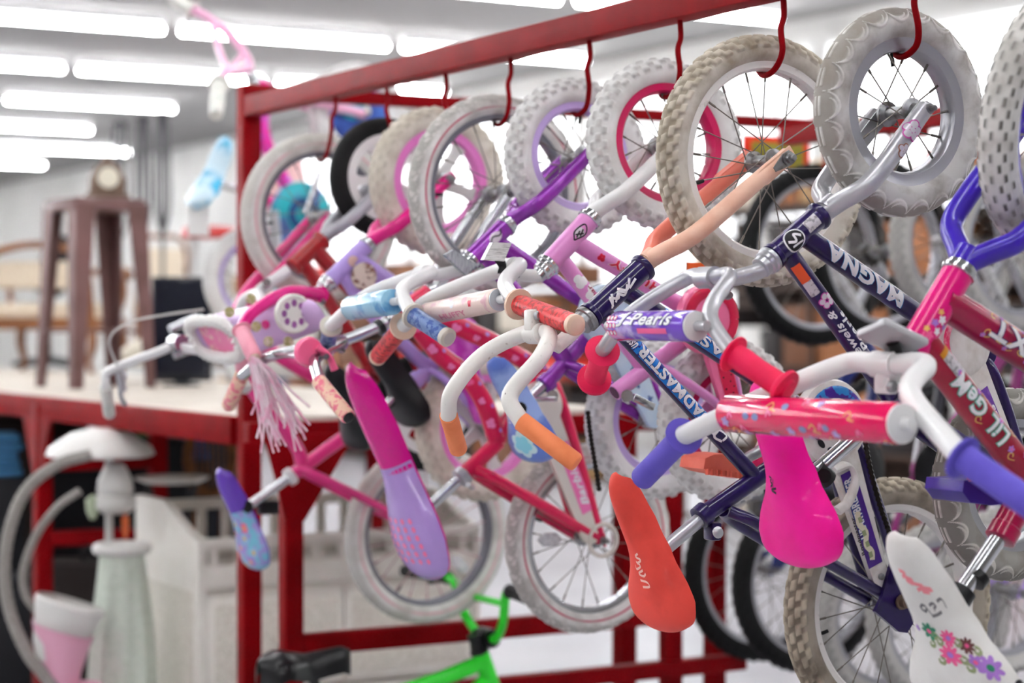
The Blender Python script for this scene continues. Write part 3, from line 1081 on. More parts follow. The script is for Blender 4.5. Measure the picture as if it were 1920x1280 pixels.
for i in range(7):
    x = x0 + (x1 - x0) * (i + .3) / 6.5
    decal('scroll_decal', flat_stroke([(x, .016), (x + .008, .020 - .004 * (i % 2)), (x + .013, .012), (x + .007, .008), (x + .004, .013)], .0016), sf, LGOLD, dto)
    decal('scroll_decal', flat_stroke([(x, -.016), (x + .009, -.018), (x + .011, -.011), (x + .005, -.010)], .0016), sf, LGOLD, dto)
    flowerlet(sf, x + .012, -.019 if i % 2 else .019, .0042, LLILAC, LPINK, dto)
tt0, tt1 = B.p(1722, 632), B.p(1990, 975)
tto = along(B, 'top_tube', tt0, tt1, .0220, paint('cherry_paint', (152, 0, 42), (134, 0, 34), scale=8))
sf = tube_surf(tt1, tt0, .0220)
def xs2(px, py):
    q = B.p(px, py); return (q - tt1).dot((tt0 - tt1).normalized())
decal('warning_sticker', flat_rect(xs2(1790, 700) , xs2(1755, 665), -.019, .004, 10, 6), sf, STICKER, tto)
decal('warning_sticker', flat_rect(xs2(1755, 665), xs2(1748, 656), -.019, .004, 3, 6), sf, mat('amber_print', (196, 128, 30), .5), tto, lift=.0009)
lettering('LiL GeM', sf, xs2(1890, 790), xs2(1808, 664), .026, LW, tto, y=.004, outline=LTEAL, olw=.04)
for (px, py, yy) in ((1800, 672, -.004), (1828, 720, -.012), (1868, 775, -.010), (1905, 800, .006), (1918, 830, -.006)):
    flowerlet(sf, xs2(px, py), yy, .0055, LLILAC, LPINK, tto)
for (px, py, yy) in ((1832, 745, -.018), (1850, 745, .016), (1880, 815, -.016), (1910, 810, .012)):
    x = xs2(px, py)
    decal('scroll_decal', flat_stroke([(x - .008, yy), (x, yy + .005), (x + .006, yy), (x + .002, yy - .004), (x - .002, yy - .001)], .0016), sf, LGOLD, tto)
# seat mast
st0, st1 = B.p(2010, 760), B.p(1876, 1008)
seat_hardware(B, st0, st1, .0185, MAGENTA, B.p(1790, 1128), .0125, CHROME, None)
d = (st1 - st0).normalized()
part('seat_collar', lathe_at(st1 - d * .05, st1, [(.0187, 0), (.0205, .002), (.0205, .030), (.0225, .032), (.0225, .052), (.018, .054)], 24), MAGENTA, B.root)
part('collar_label', lathe_at(st1 - d * .068, st1, [(.0188, 0), (.0191, .001), (.0191, .014), (.0188, .015)], 24), mat('gold_label', (196, 150, 70), .4, .3, rgb2=(120, 84, 34), scale=160), B.root)
part('post_bushing', lathe_at(B.p(1836, 1076), B.p(1812, 1104), [(.013, 0), (.018, .001), (.018, .014), (.013, .015)], 20), BLACKP, B.root)
part('saddle_clamp', merge(tube([B.p(1806, 1106), B.p(1782, 1142)], .020, 12), tube([B.p(1792, 1128, .035), B.p(1792, 1128, -.035)], .013, 12)), BLACKP, B.root)
so, ss, up = saddle(B.root, B.p(1654, 1014), B.p(1816, 1366), .034, .112, .052, mat('white_vinyl_saddle', (240, 238, 234), .5, 0, .1, rgb2=(228, 225, 220), scale=14), lift=.014)
def fl(x, y, r_, petal, core, n=8):
    decal('flower_print', [(x + v[0] * .30, y + v[1] * 1.0) for v in flat_flower(n, r_, .42)[0]] and ([(x + v[0] * .30, y + v[1]) for v in flat_flower(n, r_, .42)[0]], flat_flower(n, r_, .42)[1]), ss, petal, so, maxlen=.05)
    decal('flower_print', ([(x + v[0] * .30, y + v[1]) for v in flat_disc(r_ * .28, 0, 0, 10)[0]], flat_disc(r_ * .28, 0, 0, 10)[1]), ss, core, so, maxlen=.05, lift=.0009)
for (x, y, r_, pm, cm, n) in ((.475, .10, .15, LGREEN, LPINK, 7), (.515, .40, .13, LPINK, LLILAC, 9), (.565, .64, .12, mat('flower_brown', (104, 62, 60), .5), LPINK, 9), (.59, .30, .16, LPINK, LLILAC, 9), (.635, .60, .11, LLILAC, LPINK, 6), (.67, .74, .17, LLILAC, LGREEN, 8), (.47, -.20, .06, LLILAC, LLILAC, 5)):
    fl(x, y, r_ * 1.1, pm, cm, n)
decal('torn_patch', ([(.80 + v[0] * .35, .90 + v[1]) for v in flat_flower(5, .16, .3)[0]], flat_flower(5, .16, .3)[1]), ss, LBLACK, so, maxlen=.05)
for (x, y) in ((.50, .16), (.53, .22), (.545, .52), (.60, .74), (.62, .12), (.62, .46), (.655, .48), (.54, .06)):
    decal('vine_print', flat_stroke([(x - .02, y), (x - .005, y + .06), (x + .012, y + .01), (x + .004, y - .05), (x - .006, y - .02)], .018), ss, LOLIVE, so, maxlen=.05)
lettering('929', ss, .405, .375, .34, mat('faded_ink', (128, 124, 126), .6), so, y=.02, name='marker_writing') if False else None
for pts in ([(.42, .22), (.405, .14), (.42, .08), (.44, .14), (.425, .21)], [(.425, .08), (.45, .06), (.465, .05)], [(.415, .0), (.41, -.08), (.425, -.12), (.435, -.06), (.45, -.05)], [(.41, -.18), (.405, -.26), (.42, -.29), (.455, -.28)], [(.47, .06), (.468, -.06), (.462, -.16)]):
    decal('marker_writing', flat_stroke([(a_ - .07, .42 - b_) for a_, b_ in pts], .016), ss, mat('faded_ink', (128, 124, 126), .6), so, maxlen=.05)
for pts in ([(.20, .30), (.22, .16), (.235, .28)], [(.235, .2), (.26, .05), (.25, .22), (.275, .10)], [(.27, .1), (.30, -.1), (.31, .06)], [(.30, -.05), (.33, -.22), (.32, -.02), (.34, -.14)]):
    decal('marker_writing', flat_stroke([(a_ - .05, .42 - b_) for a_, b_ in pts], .02), ss, mat('pink_ink', (246, 150, 160), .6), so, maxlen=.05)
# bars, turned in the stem towards the camera
_a = HB + (HB - HT).normalized() * .05
_best = None
for dg in range(-40, 41, 2):
    S_ = Matrix.Translation(_a) @ Matrix.Rotation(math.radians(dg), 4, 'Z') @ Matrix.Translation(-_a)
    e_ = sum(B._solve(n_, f_, S_)[1] for n_, f_ in ap[:3])
    if _best is None or e_ < _best[0]:
        _best = (e_, dg, S_)
print('bar turn A', _best[:2])
B.S = _best[2]
bp = B.bar_points(ap)
hbo, nr, fr = handlebar(B, [(bp[0][0], .02)] + bp, .0148, WHITEP, 3, paint('violet_grip', (98, 84, 190), (88, 74, 178), .6, 0.0, bump=.3, bscale=900), .0185, grip_flange=.028)
stem_t = HB + (HB - HT).normalized() * .05
cl = bp[0][0]
part('stem', tube(spline([HB + (HB - HT).normalized() * .02, stem_t, (stem_t + cl) / 2 + (HB - HT).normalized() * .01, cl], 6), .0135, 16), WHITEP, B.root, B.S)
part('stem_clamp', merge(tube([cl - Y * .022, cl + Y * .022], .0185, 18), box(cl.x - .008, cl.x + .008, -.016, .016, cl.z - .04, cl.z - .012, .003)), WHITEP, B.root, B.S)
part('clamp_bolt', lathe_at(cl + Vector((-.004, -.014, -.03)), cl + Vector((-.004, -.03, -.03)), [(.0085, 0), (.0085, .006), (.006, .009)], 10), STEEL, B.root, B.S)
# crossbar pad
q, e = B._solve((1690, 792), (1366, 776), B.S)
pc, ph_ = Vector((q[0], 0, q[1])), q[2]
part('crossbar', tube([pc - Y * (ph_ + .02), pc + Y * (ph_ + .02)], .008, 12), WHITEP, B.root, B.S)
pad = part('bar_pad', lathe_at(pc - Y * ph_, pc + Y * ph_, [(.010, 0), (.024, .001), (.0265, .006), (.0265, 2 * ph_ - .006), (.024, 2 * ph_ - .001), (.010, 2 * ph_)], 32), paint('shiny_pink_pad', (224, 4, 88), (210, 2, 76), .18, .9, scale=10), B.root, B.S)
part('pad_end', lathe_at(pc - Y * (ph_ + .0005), pc - Y * (ph_ + .02), [(.0255, 0), (.0255, .003), (.012, .004)], 28), WHITEP, pad)
sf = tube_surf(pc + Y * ph_, pc - Y * ph_, .0265, side=Vector((-.75, 0, -.1)))
for i in range(26):
    x = .012 + (2 * ph_ - .024) * rnd.random(); y = rnd.uniform(-.035, .03)
    k = i % 4
    if k == 0: decal('pad_print', flat_flower(5, .008, .4, x, y), sf, mat('print_lilac', (190, 160, 216), .3), pad)
    elif k == 1: decal('pad_print', flat_stroke([(x, y), (x + .008, y + .006), (x + .014, y), (x + .008, y - .004), (x + .02, y - .006)], .0022), sf, mat('print_gold', (240, 170, 110), .3), pad)
    elif k == 2: decal('pad_print', flat_disc(.007, x, y, 10, .005), sf, mat('print_blue', (130, 140, 186), .3), pad)
    else: decal('pad_print', flat_stroke([(x, y), (x + .004, y + .009), (x + .010, y + .002)], .003), sf, mat('print_pink', (250, 130, 180), .3), pad)
# headset parts and the reflector over the stem
rf0 = HB + (HB - HT).normalized() * .034
part('headset_nut', lathe_at(HB + (HB - HT).normalized() * .012, HB + (HB - HT).normalized() * .1, [(.021, 0), (.021, .006), (.024, .007), (.024, .013), (.019, .014), (.019, .022), (.016, .023)], 24), STEEL, B.root, B.S)
rq = B.p(1672, 633, .02)
part('reflector', xform(box(-.042, .042, -.028, .028, -.006, .006, .004), Matrix.Translation(rq) @ Matrix.Rotation(.35, 4, 'Y') @ Matrix.Rotation(-.35, 4, 'X')), mat('grey_reflector_back', (178, 177, 180), .3, .3, .3), B.root, B.S)
part('reflector_bracket', tube(spline([rq + Vector((0, 0, -.006)), rq + Vector((.012, .005, -.02)), HB + (HB - HT).normalized() * .03], 5), .009, 10), BLACKP, B.root, B.S)
# far pedal with its crank
pp = B.p(1823, 910, -.10)
pd = part('pedal', xform(prism([(-.052, .012), (-.055, -.004), (-.040, -.020), (.0, -.026), (.035, -.024), (.058, -.030), (.055, -.014), (.028, .004), (.0, .012)], -.04, .04), Matrix.Translation(pp)), paint('violet_pedal', (58, 34, 140), (50, 28, 124), .45, .1), B.root)
part('pedal_reflector', box(pp.x - .044, pp.x - .018, pp.y - .044, pp.y - .036, pp.z + .010, pp.z + .020), mat('amber_reflector', (214, 110, 30), .2, 0, .5), pd)
part('crank_arm', tube([pp + Y * -.05, bb + Y * .055], [.009, .012], 12), CHROME, B.root)
add_hook(B, wc, RW - .06) if False else None
BIKE_A = B

# ================================================================== B: silver and dark purple bike (second)
B = Bike('kids_bicycle', 'dark purple kids bike with silver fork and bright pink saddle, second from the right', 1706)
ht, hb = (1536, 404), (1447, 484)
bpairs = [((1368, 520), (1288, 520)), ((1331, 598), (1182, 578)), ((1372, 660), (1130, 658)), ((1476, 724), (1113, 722))]
dg = B.steer(ht, hb, bpairs); print('steer B', dg)
HT, HB = B.p(*ht), B.p(*hb)
wc = B.p(1687, 211)
RW = B.metres(195, wc)
wheel(B.root, 'front_wheel', B.S @ Matrix.Translation(wc), RW, .027, 'scallop', T_SCALLOP, mat('silver_rim', (168, 168, 173), .3, .65), 14, True, rim_h=.022, rot=.15, hubr=.020, flange=.029)
cr = B.p(1556, 386)
fork(B, cr, wc, .058, .0150, SILVER, ext=.004)
for bl in [o for o in B.root.children if o.name.startswith('fork_blade')]:
    s = -1 if bl.data.vertices[-1].co.y < 0 else 1
    a0 = wc + Y * s * .052
    dd = (cr - wc).normalized(); pn = Vector((-dd.z, 0, dd.x))
    poly = [wc - dd * .014 + pn * .004, wc - dd * .010 + pn * .016, wc + dd * .062 + pn * .014, wc + dd * .066 + pn * .0, wc + dd * .062 - pn * .010, wc - dd * .010 - pn * .010]
    pl = part('axle_plate', prism([(p_.x, p_.z) for p_ in poly], s * .046 - .0015, s * .046 + .0015), mat('steel_plate', (176, 178, 178), .35, .7), bl)
    for i in range(4):
        hc = wc + dd * (.024 + .011 * i) + pn * .004 + Y * s * .0479
        part('plate_hole', lathe_at(hc, hc + Y * s * .002, [(.0034 - .0004 * i, 0), (.0034 - .0004 * i, .0005)], 12), BLACK, pl)
    if s < 0:
        L_ = (wc - cr).length
        P1 = cr + (wc - cr) * .40 + Y * s * .0609; P2 = cr + (wc - cr) * .97 + Y * s * .0588
        sf = tube_surf(P1, P2, .0150)
        for (x, y, r_, m_) in ((.070, .004, .0165, mat('sticker_magenta', (186, 60, 150), .4)), (.034, -.006, .012, mat('sticker_brown', (150, 90, 60), .4))):
            for k in range(5):
                q = 2 * PI * k / 5 + .3
                decal('flower_sticker', flat_disc(r_ * .52, x + r_ * .62 * math.cos(q), y + r_ * .62 * math.sin(q), 12), sf, m_, bl)
                decal('flower_sticker', flat_disc(r_ * .38, x + r_ * .62 * math.cos(q), y + r_ * .62 * math.sin(q), 12), sf, mat('sticker_pearl', (222, 214, 224), .25, .2), bl, lift=.0010)
            decal('flower_sticker', flat_disc(r_ * .26, x, y, 10), sf, mat('sticker_pearl', (222, 214, 224), .25, .2), bl, lift=.0012)
part('fork_crown', tube([cr - (HT - HB).normalized() * .014, cr + (HT - HB).normalized() * .010], .017, 20), SILVER, B.root, B.S)
r_ = .0185
hto = head_tube(B, HT, HB, r_, PURPLE, cups=False, flange=PURPLE)
dh = (HB - HT).normalized()
part('headset_cup', lathe_at(HB + dh * .001, HB + dh * .1, [(r_ * 1.16, 0), (r_ * 1.16, .005), (r_ * 1.02, .007), (r_ * 1.06, .013), (r_ * .9, .015), (r_ * .9, .024), (r_ * .74, .026)], 28), ALU, hto)
sf = tube_surf(HB, HT, r_)
Lh = (HT - HB).length
decal('maker_badge', flat_disc(.019, Lh * .36, .004, 24), sf, LW, hto)
decal('maker_badge', flat_disc(.0165, Lh * .36, .004, 24), sf, LBLACK, hto, lift=.0010)
decal('maker_badge', flat_stroke([(Lh * .36 - .012, .008), (Lh * .36, .002), (Lh * .36 + .004, .012), (Lh * .36 + .013, .004)], .004), sf, LW, hto, lift=.0013)
decal('maker_badge', flat_stroke([(Lh * .36 - .010, -.002), (Lh * .36 + .012, -.004)], .003), sf, LW, hto, lift=.0013)
decal('label_sticker', flat_rect(Lh * .62, Lh * .86, -.004, .016, 8, 6), sf, STICKER, hto)
dt0, dt1 = B.p(1500, 436), B.p(1815, 655)
dto = along(B, 'down_tube', dt0, dt1, .0160, PURPLE)
sf = tube_surf(dt1, dt0, .0160)
def xs(px, py):
    q = B.p(px, py); return (q - dt1).dot((dt0 - dt1).normalized())
lettering('MAGNA', sf, xs(1684, 566), xs(1536, 464), .024, LW, dto, y=.002, shear=-.25, outline=LCYAN, olw=.022, bold=.05, spacing=1.14)
tt0, tt1 = B.p(1478, 476), B.p(1668, 742)
tto = along(B, 'top_tube', tt0, tt1, .0150, PURPLE)
sf = tube_surf(tt1, tt0, .0150)
def xs2(px, py):
    q = B.p(px, py); return (q - tt1).dot((tt0 - tt1).normalized())
decal('warning_sticker', flat_rect(xs2(1508, 524), xs2(1484, 496), .002, .018, 8, 6), sf, LORANGE, tto)
decal('label_sticker', flat_rect(xs2(1526, 548), xs2(1508, 524), .002, .018, 8, 6), sf, STICKER, tto)
for k in range(5):
    q = 2 * PI * k / 5
    decal('flower_sticker', flat_disc(.0062, xs2(1550, 550) + .0075 * math.cos(q), .001 + .0075 * math.sin(q), 12), sf, mat('sticker_magenta', (186, 60, 150), .4), tto)
    decal('flower_sticker', flat_disc(.0045, xs2(1550, 550) + .0075 * math.cos(q), .001 + .0075 * math.sin(q), 12), sf, mat('sticker_pearl', (222, 214, 224), .25, .2), tto, lift=.001)
lettering('Jewels &', sf, xs2(1626, 654), xs2(1560, 566), .015, LW, tto, y=.0065, shear=.2, outline=LNAVY)
lettering('Pearls', sf, xs2(1624, 644), xs2(1574, 574), .016, LW, tto, y=-.0075, shear=.2, outline=LNAVY)
decal('decal_stripe', flat_rect(xs2(1624, 620), xs2(1578, 556), -.019, -.016, 12, 2), sf, LPINK, tto)
bb = B.p(1822, 662)
part('bottom_bracket', lathe_at(bb - Y * .035, bb + Y * .035, [(.02, 0), (.023, .003), (.023, .067), (.02, .07)], 24), PURPLE, B.root)
st0, st1 = B.p(1790, 640), B.p(1622, 806)
seat_hardware(B, st0, st1, .0150, PURPLE, B.p(1530, 884), .0122, CHROME, PURPLE)
ax = B.p(1893, 908)
R2 = B.metres(180, ax)
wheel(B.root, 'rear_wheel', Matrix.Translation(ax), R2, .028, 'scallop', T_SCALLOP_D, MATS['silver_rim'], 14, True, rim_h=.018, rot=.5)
stays(B, st0 + (st1 - st0) * .7, bb, ax, .045, .0085, PURPLE)
gd, arm, gx, gs = chain_guard(B, B.p(1800, 640, .05), .062, B.p(1905, 890, .05), .027, .016, mat('white_guard_plastic', (228, 224, 220), .35, 0, .3, rgb2=(206, 198, 190), scale=30), near=.05, arm_from=.3)
gA = B.p(1800, 640, .05)
for (w_, m_) in ((.014, mat('guard_purple', (104, 60, 150), .3, 0, .4, rgb2=(150, 110, 186), scale=40)),):
    sf = flat_surf(Vector((gA.x, -.0565, gA.z)), gx)
    decal('guard_decal', flat_rect(.085, .235, -.018, .010, 10, 4), sf, m_, arm)
    sf2 = flat_surf(Vector((gA.x, -.0566, gA.z)), -gx)
    lettering('Jewels &', sf2, -.185, -.105, .010, LW, arm, y=.0105, shear=.2)
    lettering('Pearls', sf2, -.185, -.115, .012, LW, arm, y=-.002, shear=.2)
    for (x, y) in ((.20, .0), (.215, -.010), (.222, .004)):
        decal('guard_decal', flat_flower(5, .006, .4, x, y), sf, mat('sticker_pearl', (222, 214, 224), .25, .2), arm, lift=.0012)
ring = [(.040 * math.cos(q) + gA.x, .040 * math.sin(q) + gA.z) for q in [PI * .1 + PI * 1.2 * i / 20 for i in range(21)]]
part('guard_ring', tube([Vector((x, -.064, z)) for x, z in ring], .006, 8, flat=(Y, .3)), mat('pink_scroll_print', (214, 40, 96), .4, 0, .3, rgb2=(240, 190, 200), scale=60), gd)
so, ss, up = saddle(B.root, B.p(1398, 724), B.p(1494, 1070), .032, .094, .050, mat('bright_pink_saddle', (255, 3, 156), .42, 0, .2, rgb2=(250, 2, 146), scale=30), lift=.014)
part('saddle_clamp', merge(tube([B.p(1528, 876), B.p(1552, 900)], .016, 12), tube([B.p(1545, 892, .03), B.p(1545, 892, -.03)], .011, 12)), BLACKP, B.root)
for pts in ([(.50, .55), (.53, .52), (.56, .50)], [(.49, .42), (.50, .50), (.515, .44), (.53, .50), (.545, .43)], [(.55, .60), (.56, .45), (.575, .58)]):
    decal('marker_writing', flat_stroke([(a_, b_ - .55) for a_, b_ in pts], .012), ss, INK, so, maxlen=.05)
bp = B.bar_points(bpairs)
hbo, nr, fr = handlebar(B, [(bp[0][0], .015)] + bp, .0115, SILVER, 3, paint('coral_pink_grip', (232, 30, 84), (222, 24, 74), .55, 0), .0165, grip_flange=.027, grip_kind='barrel')
cl = bp[0][0]
stem_t = HB + dh * .035
part('stem', tube(spline([HB + dh * .02, stem_t, stem_t * .45 + cl * .55 + dh * .012, cl], 6), .0125, 16), SILVER, B.root, B.S)
lug = part('stem_lug', merge(tube([cl - Y * .018, cl + Y * .018], .0165, 18), tube([cl + Vector((.010, 0, -.006)), cl + Vector((.028, 0, -.028))], .011, 12)), SILVER, B.root, B.S)
nut(B, cl + Vector((.024, -.012, -.026)), STEEL, .007, lug)
q, e = B._solve((1303, 610), (1160, 612), B.S)
pc, ph_ = Vector((q[0], 0, q[1])), q[2]
part('crossbar', tube([pc - Y * (ph_ + .03), pc + Y * (ph_ + .03)], .0075, 12), SILVER, B.root, B.S)
pad = part('bar_pad', lathe_at(pc - Y * ph_, pc + Y * ph_, [(.010, 0), (.0215, .001), (.0225, .004), (.0225, 2 * ph_ - .004), (.0215, 2 * ph_ - .001), (.010, 2 * ph_)], 32), paint('glossy_purple_pad', (112, 66, 190), (190, 168, 222), .15, 1.0, scale=24, lo=.5, hi=.62), B.root, B.S)
part('pad_end', lathe_at(pc - Y * (ph_ + .0005), pc - Y * (ph_ + .02), [(.0212, 0), (.0212, .004), (.009, .005)], 28), mat('pad_foam', (222, 218, 218), .8), pad)
sf = tube_surf(pc + Y * ph_, pc - Y * ph_, .0225, side=Vector((-.55, -.0, .12)))
W = 2 * ph_
lettering('Pearls', sf, W * .32, W * .86, .019, LW, pad, y=.006, shear=.3, outline=LNAVY, olw=.03)
lettering('J', sf, W * .14, W * .28, .024, LW, pad, y=.006, shear=.3, outline=LNAVY, olw=.03)
decal('pad_print', flat_rect(W * .42, W * .8, -.016, -.008, 10, 4), sf, LPINK, pad, lift=.0008)
for i in range(9):
    decal('pad_print', flat_disc(.0045, .004 + .010 * (i % 3) * .9, -.015 + .011 * (i // 3), 12), sf, LPINK, pad)
    decal('pad_print', flat_disc(.003, .004 + .010 * (i % 3) * .9, -.015 + .011 * (i // 3), 12), sf, LW, pad, lift=.001)
add_hook(B, wc, RW - .054 - .014)
BIKE_B = B

# ================================================================== C: peach fork, purple frame (third)
B = Bike('kids_bicycle', 'purple kids bike with peach fork, coral saddle and orange grips, third from the right', 1468)
ht, hb = (1207, 500), (1104, 594)
bpairs = [((1028, 628), (985, 622)), ((1014, 668), (905, 666)), ((957, 735), (848, 738)), ((976, 792), (841, 774)), ((1077, 870), (860, 836))]
dg = B.steer(ht, hb, bpairs); print('steer C', dg)
HT, HB = B.p(*ht), B.p(*hb)
dh = (HB - HT).normalized()
wc = B.p(1432, 302)
RW = B.metres(232, wc)
wheel(B.root, 'front_wheel', B.S @ Matrix.Translation(wc), RW, .024, 'block', T_TAN, mat('white_rim', (236, 232, 228), .4, 0, .3, rgb2=(170, 160, 150), scale=60, lo=.62, hi=.8), 20, True, rim_h=.017, rot=.2)
cr = B.p(1222, 482)
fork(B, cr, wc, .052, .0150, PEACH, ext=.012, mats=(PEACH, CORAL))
for bl in [o for o in B.root.children if o.name.startswith('fork_blade')]:
    s = -1 if bl.data.vertices[-1].co.y < 0 else 1
    dd = (cr - wc).normalized(); pn = Vector((-dd.z, 0, dd.x))
    poly = [wc - dd * .020 + pn * .013, wc + dd * .055 + pn * .014, wc + dd * .085 + pn * .004, wc + dd * .085 - pn * .004, wc + dd * .055 - pn * .014, wc - dd * .020 - pn * .013]
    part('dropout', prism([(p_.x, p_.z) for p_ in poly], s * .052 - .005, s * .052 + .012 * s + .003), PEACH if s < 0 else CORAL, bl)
    a0 = wc + Y * s * .062
    poly = [wc - dd * .010 + pn * .010, wc + dd * .004 + pn * .012, wc + dd * .034 + pn * .004, wc + dd * .034 - pn * .004, wc + dd * .004 - pn * .012, wc - dd * .010 - pn * .010]
    wsh = part('retainer_washer', prism([(p_.x, p_.z) for p_ in poly], s * .066 - .0015, s * .066 + .0015), STEEL, bl)
    a0 = wc + Y * s * .067
    part('axle_nut', lathe_at(a0, a0 + Y * s * .03, [(.0125, 0), (.0125, .003), (.0088, .0035), (.0088, .011), (.0048, .012), (.0048, .018)], 10), STEEL, wsh)
part('fork_crown', tube([cr - (HT - HB).normalized() * .014, cr + (HT - HB).normalized() * .006], .0165, 20), PEACH, B.root, B.S)
r_ = .0195
hto = head_tube(B, HT, HB, r_, PURPLE, cups=False, flange=PURPLE)
part('headset_cup', lathe_at(HB, HB + dh * .1, [(r_ * 1.1, 0), (r_ * 1.16, .002), (r_ * 1.16, .008), (r_ * 1.0, .010), (r_ * 1.0, .018), (r_ * .72, .022)], 28), STEEL, hto)
sf = tube_surf(HB, HT, r_)
Lh = (HT - HB).length
for pts in ([(.26, -.9), (.36, .9)], [(.30, .7), (.40, -.3), (.44, .5), (.54, -.5)], [(.34, -.5), (.42, .2), (.50, -.6), (.60, .4)], [(.46, .9), (.56, -.2), (.68, .9)], [(.60, -.3), (.74, .2)], [(.28, -.8), (.30, .6)]):
    decal('maker_emblem', flat_stroke([(x * Lh, y * .011) for x, y in pts], .0042), sf, LW, hto)
tt0, tt1 = B.p(1130, 584), B.p(1414, 892)
tto = along(B, 'top_tube', tt0, tt1, .0135, PURPLE)
sf = tube_surf(tt1, tt0, .0135)
def xs(px, py):
    q = B.p(px, py); return (q - tt1).dot((tt0 - tt1).normalized())
decal('name_panel', flat_rect(xs(1322, 790), xs(1186, 642), -.013, .012, 30, 8), sf, mat('panel_blue', (20, 120, 206), .3, 0, .3, rgb2=(26, 30, 120), scale=110, lo=.54, hi=.58), tto, lift=.0004)
lettering('ROADMASTER', sf, xs(1340, 806), xs(1190, 650), .0195, LW, tto, outline=LNAVY, olw=.03, spacing=1.05, bold=.04)
lettering('usa', sf, xs(1188, 646), xs(1174, 630), .012, LW, tto, y=.004, shear=.3)
decal('horse_print', flat_stroke([(xs(1352, 818), .006), (xs(1342, 806), .010), (xs(1334, 806), -.002), (xs(1352, 818), -.008), (xs(1346, 826), .004)], .004), sf, LW, tto)
dt0, dt1 = B.p(1172, 546), B.p(1556, 800)
dto = along(B, 'down_tube', dt0, dt1, .0150, PURPLE)
sf = tube_surf(dt1, dt0, .0150)
def xs2(px, py):
    q = B.p(px, py); return (q - dt1).dot((dt0 - dt1).normalized())
decal('name_panel', flat_rect(xs2(1470, 745), xs2(1236, 588), -.013, .012, 30, 8), sf, mat('panel_blue', (40, 120, 196), .3), dto, lift=.0004)
lettering('ROADMASTER', sf, xs2(1480, 750), xs2(1236, 588), .018, LW, dto, outline=LNAVY, olw=.03)
bb = B.p(1568, 792)
st0, st1 = bb, B.p(1312, 970)
sto = seat_hardware(B, st0, st1, .0155, PURPLE, B.p(1226, 1046), .0118, ALU, PURPLE)
part('bottom_bracket', lathe_at(bb - Y * .035, bb + Y * .035, [(.02, 0), (.023, .003), (.023, .067), (.02, .07)], 24), PURPLE, B.root)
lugp = B.p(1336, 992)
lg = part('clamp_lug', xform(box(-.010, .010, -.014, .014, -.018, .012, .004), Matrix.Translation(lugp)), PURPLE, B.root)
part('clamp_bolt', lathe_at(lugp - Y * .014 + Vector((0, 0, -.004)), lugp - Y * .03, [(.010, 0), (.010, .003), (.006, .006)], 16), ALU, lg)
ax = B.p(1668, 1134)
R2 = B.metres(236, ax)
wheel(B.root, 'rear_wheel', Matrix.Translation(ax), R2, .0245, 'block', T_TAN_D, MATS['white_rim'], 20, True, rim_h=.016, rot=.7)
stays(B, B.p(1362, 958), bb, ax, .048, .0105, PURPLE)
_pl = [B.p(x, y, .062) for x, y in ((1672, 1052), (1700, 1056), (1716, 1108), (1722, 1150), (1700, 1186), (1684, 1184), (1640, 1146), (1652, 1122))]
dpl = part('dropout_plate', prism([(p_.x, p_.z) for p_ in _pl], -.064, -.056), PURPLE, B.root)
_q = B.p(1690, 1128, .066)
part('axle_bolt', lathe_at(_q, _q - Y * .05, [(.0135, 0), (.0135, .004), (.010, .005), (.010, .016), (.0055, .017), (.0055, .040)], 10), mat('rusty_bolt', (112, 92, 78), .5, .5), dpl)
gC = B.p(1560, 792, .05)
GUARD = mat('white_guard_plastic', (228, 224, 220))
gd, arm, gx, gs = chain_guard(B, gC, .074, B.p(1652, 1096, .05), .030, .016, GUARD, near=.05, arm_from=.8)
sf = flat_surf(Vector((gC.x, -.0565, gC.z)), gx)
decal('guard_decal', flat_rect(.088, .262, -.020, .012, 14, 4), sf, mat('guard_deep_purple', (70, 34, 130), .3, 0, .5), arm)
sf2 = flat_surf(Vector((gC.x, -.0566, gC.z)), -gx)
lettering('HEARTBREAKER', sf2, -.208, -.098, .017, LW, arm, y=.009, outline=LCYAN, olw=.06)
decal('horse_print', flat_stroke([(.16, -.008), (.18, -.013), (.2, -.004), (.22, -.011), (.236, -.004), (.25, -.008)], .011), sf, mat('cream_print', (226, 220, 196), .4), arm, lift=.0012)
for x in (.17, .195, .215, .235):
    decal('guard_decal', flat_rect(x, x + .010, -.012, -.004, 2, 2), sf, LOLIVE, arm, lift=.0015)
lettering('Roadmaster', sf2, -.235, -.165, .0065, mat('letter_grey', (60, 56, 60), .5), arm, y=.0225)
nut(B, Vector((gC.x, -.056, gC.z)) + gx * .285, STEEL, .006, arm, .006)
rg = [Vector((gC.x + .052 * math.cos(q), -.0615, gC.z + .052 * math.sin(q))) for q in [PI * .02 + PI * 1.0 * i / 24 for i in range(25)]]
part('guard_ring', tube(rg, .011, 8, flat=(Y, .15)), mat('guard_blue_print', (40, 122, 190), .3, 0, .5, rgb2=(60, 26, 128), scale=50, lo=.48, hi=.52), gd)
for q in (3.55, 3.95, 4.5, 5.0):
    o_ = Vector((gC.x + .047 * math.cos(q), -.0615, gC.z + .047 * math.sin(q)))
    decal('guard_slot', flat_disc(.0055, 0, 0, 12, .010), flat_surf(o_, Vector((math.cos(q), 0, math.sin(q)))), LBLACK, gd, lift=.001)
part('guard_ring', tube([Vector((gC.x + .030 * math.cos(q), -.0635, gC.z + .030 * math.sin(q))) for q in [2 * PI * i / 24 for i in range(25)]], .004, 8, flat=(Y, .5)), GUARD, gd)
lp_ = [B.p(x, y, .06) for x, y in ((1562, 880), (1590, 872), (1603, 900), (1590, 940), (1570, 958))]
part('guard_loop', tube(spline(lp_, 6), .0095, 10, flat=(Vector((.7, 0, .7)), .35)), GUARD, B.root)
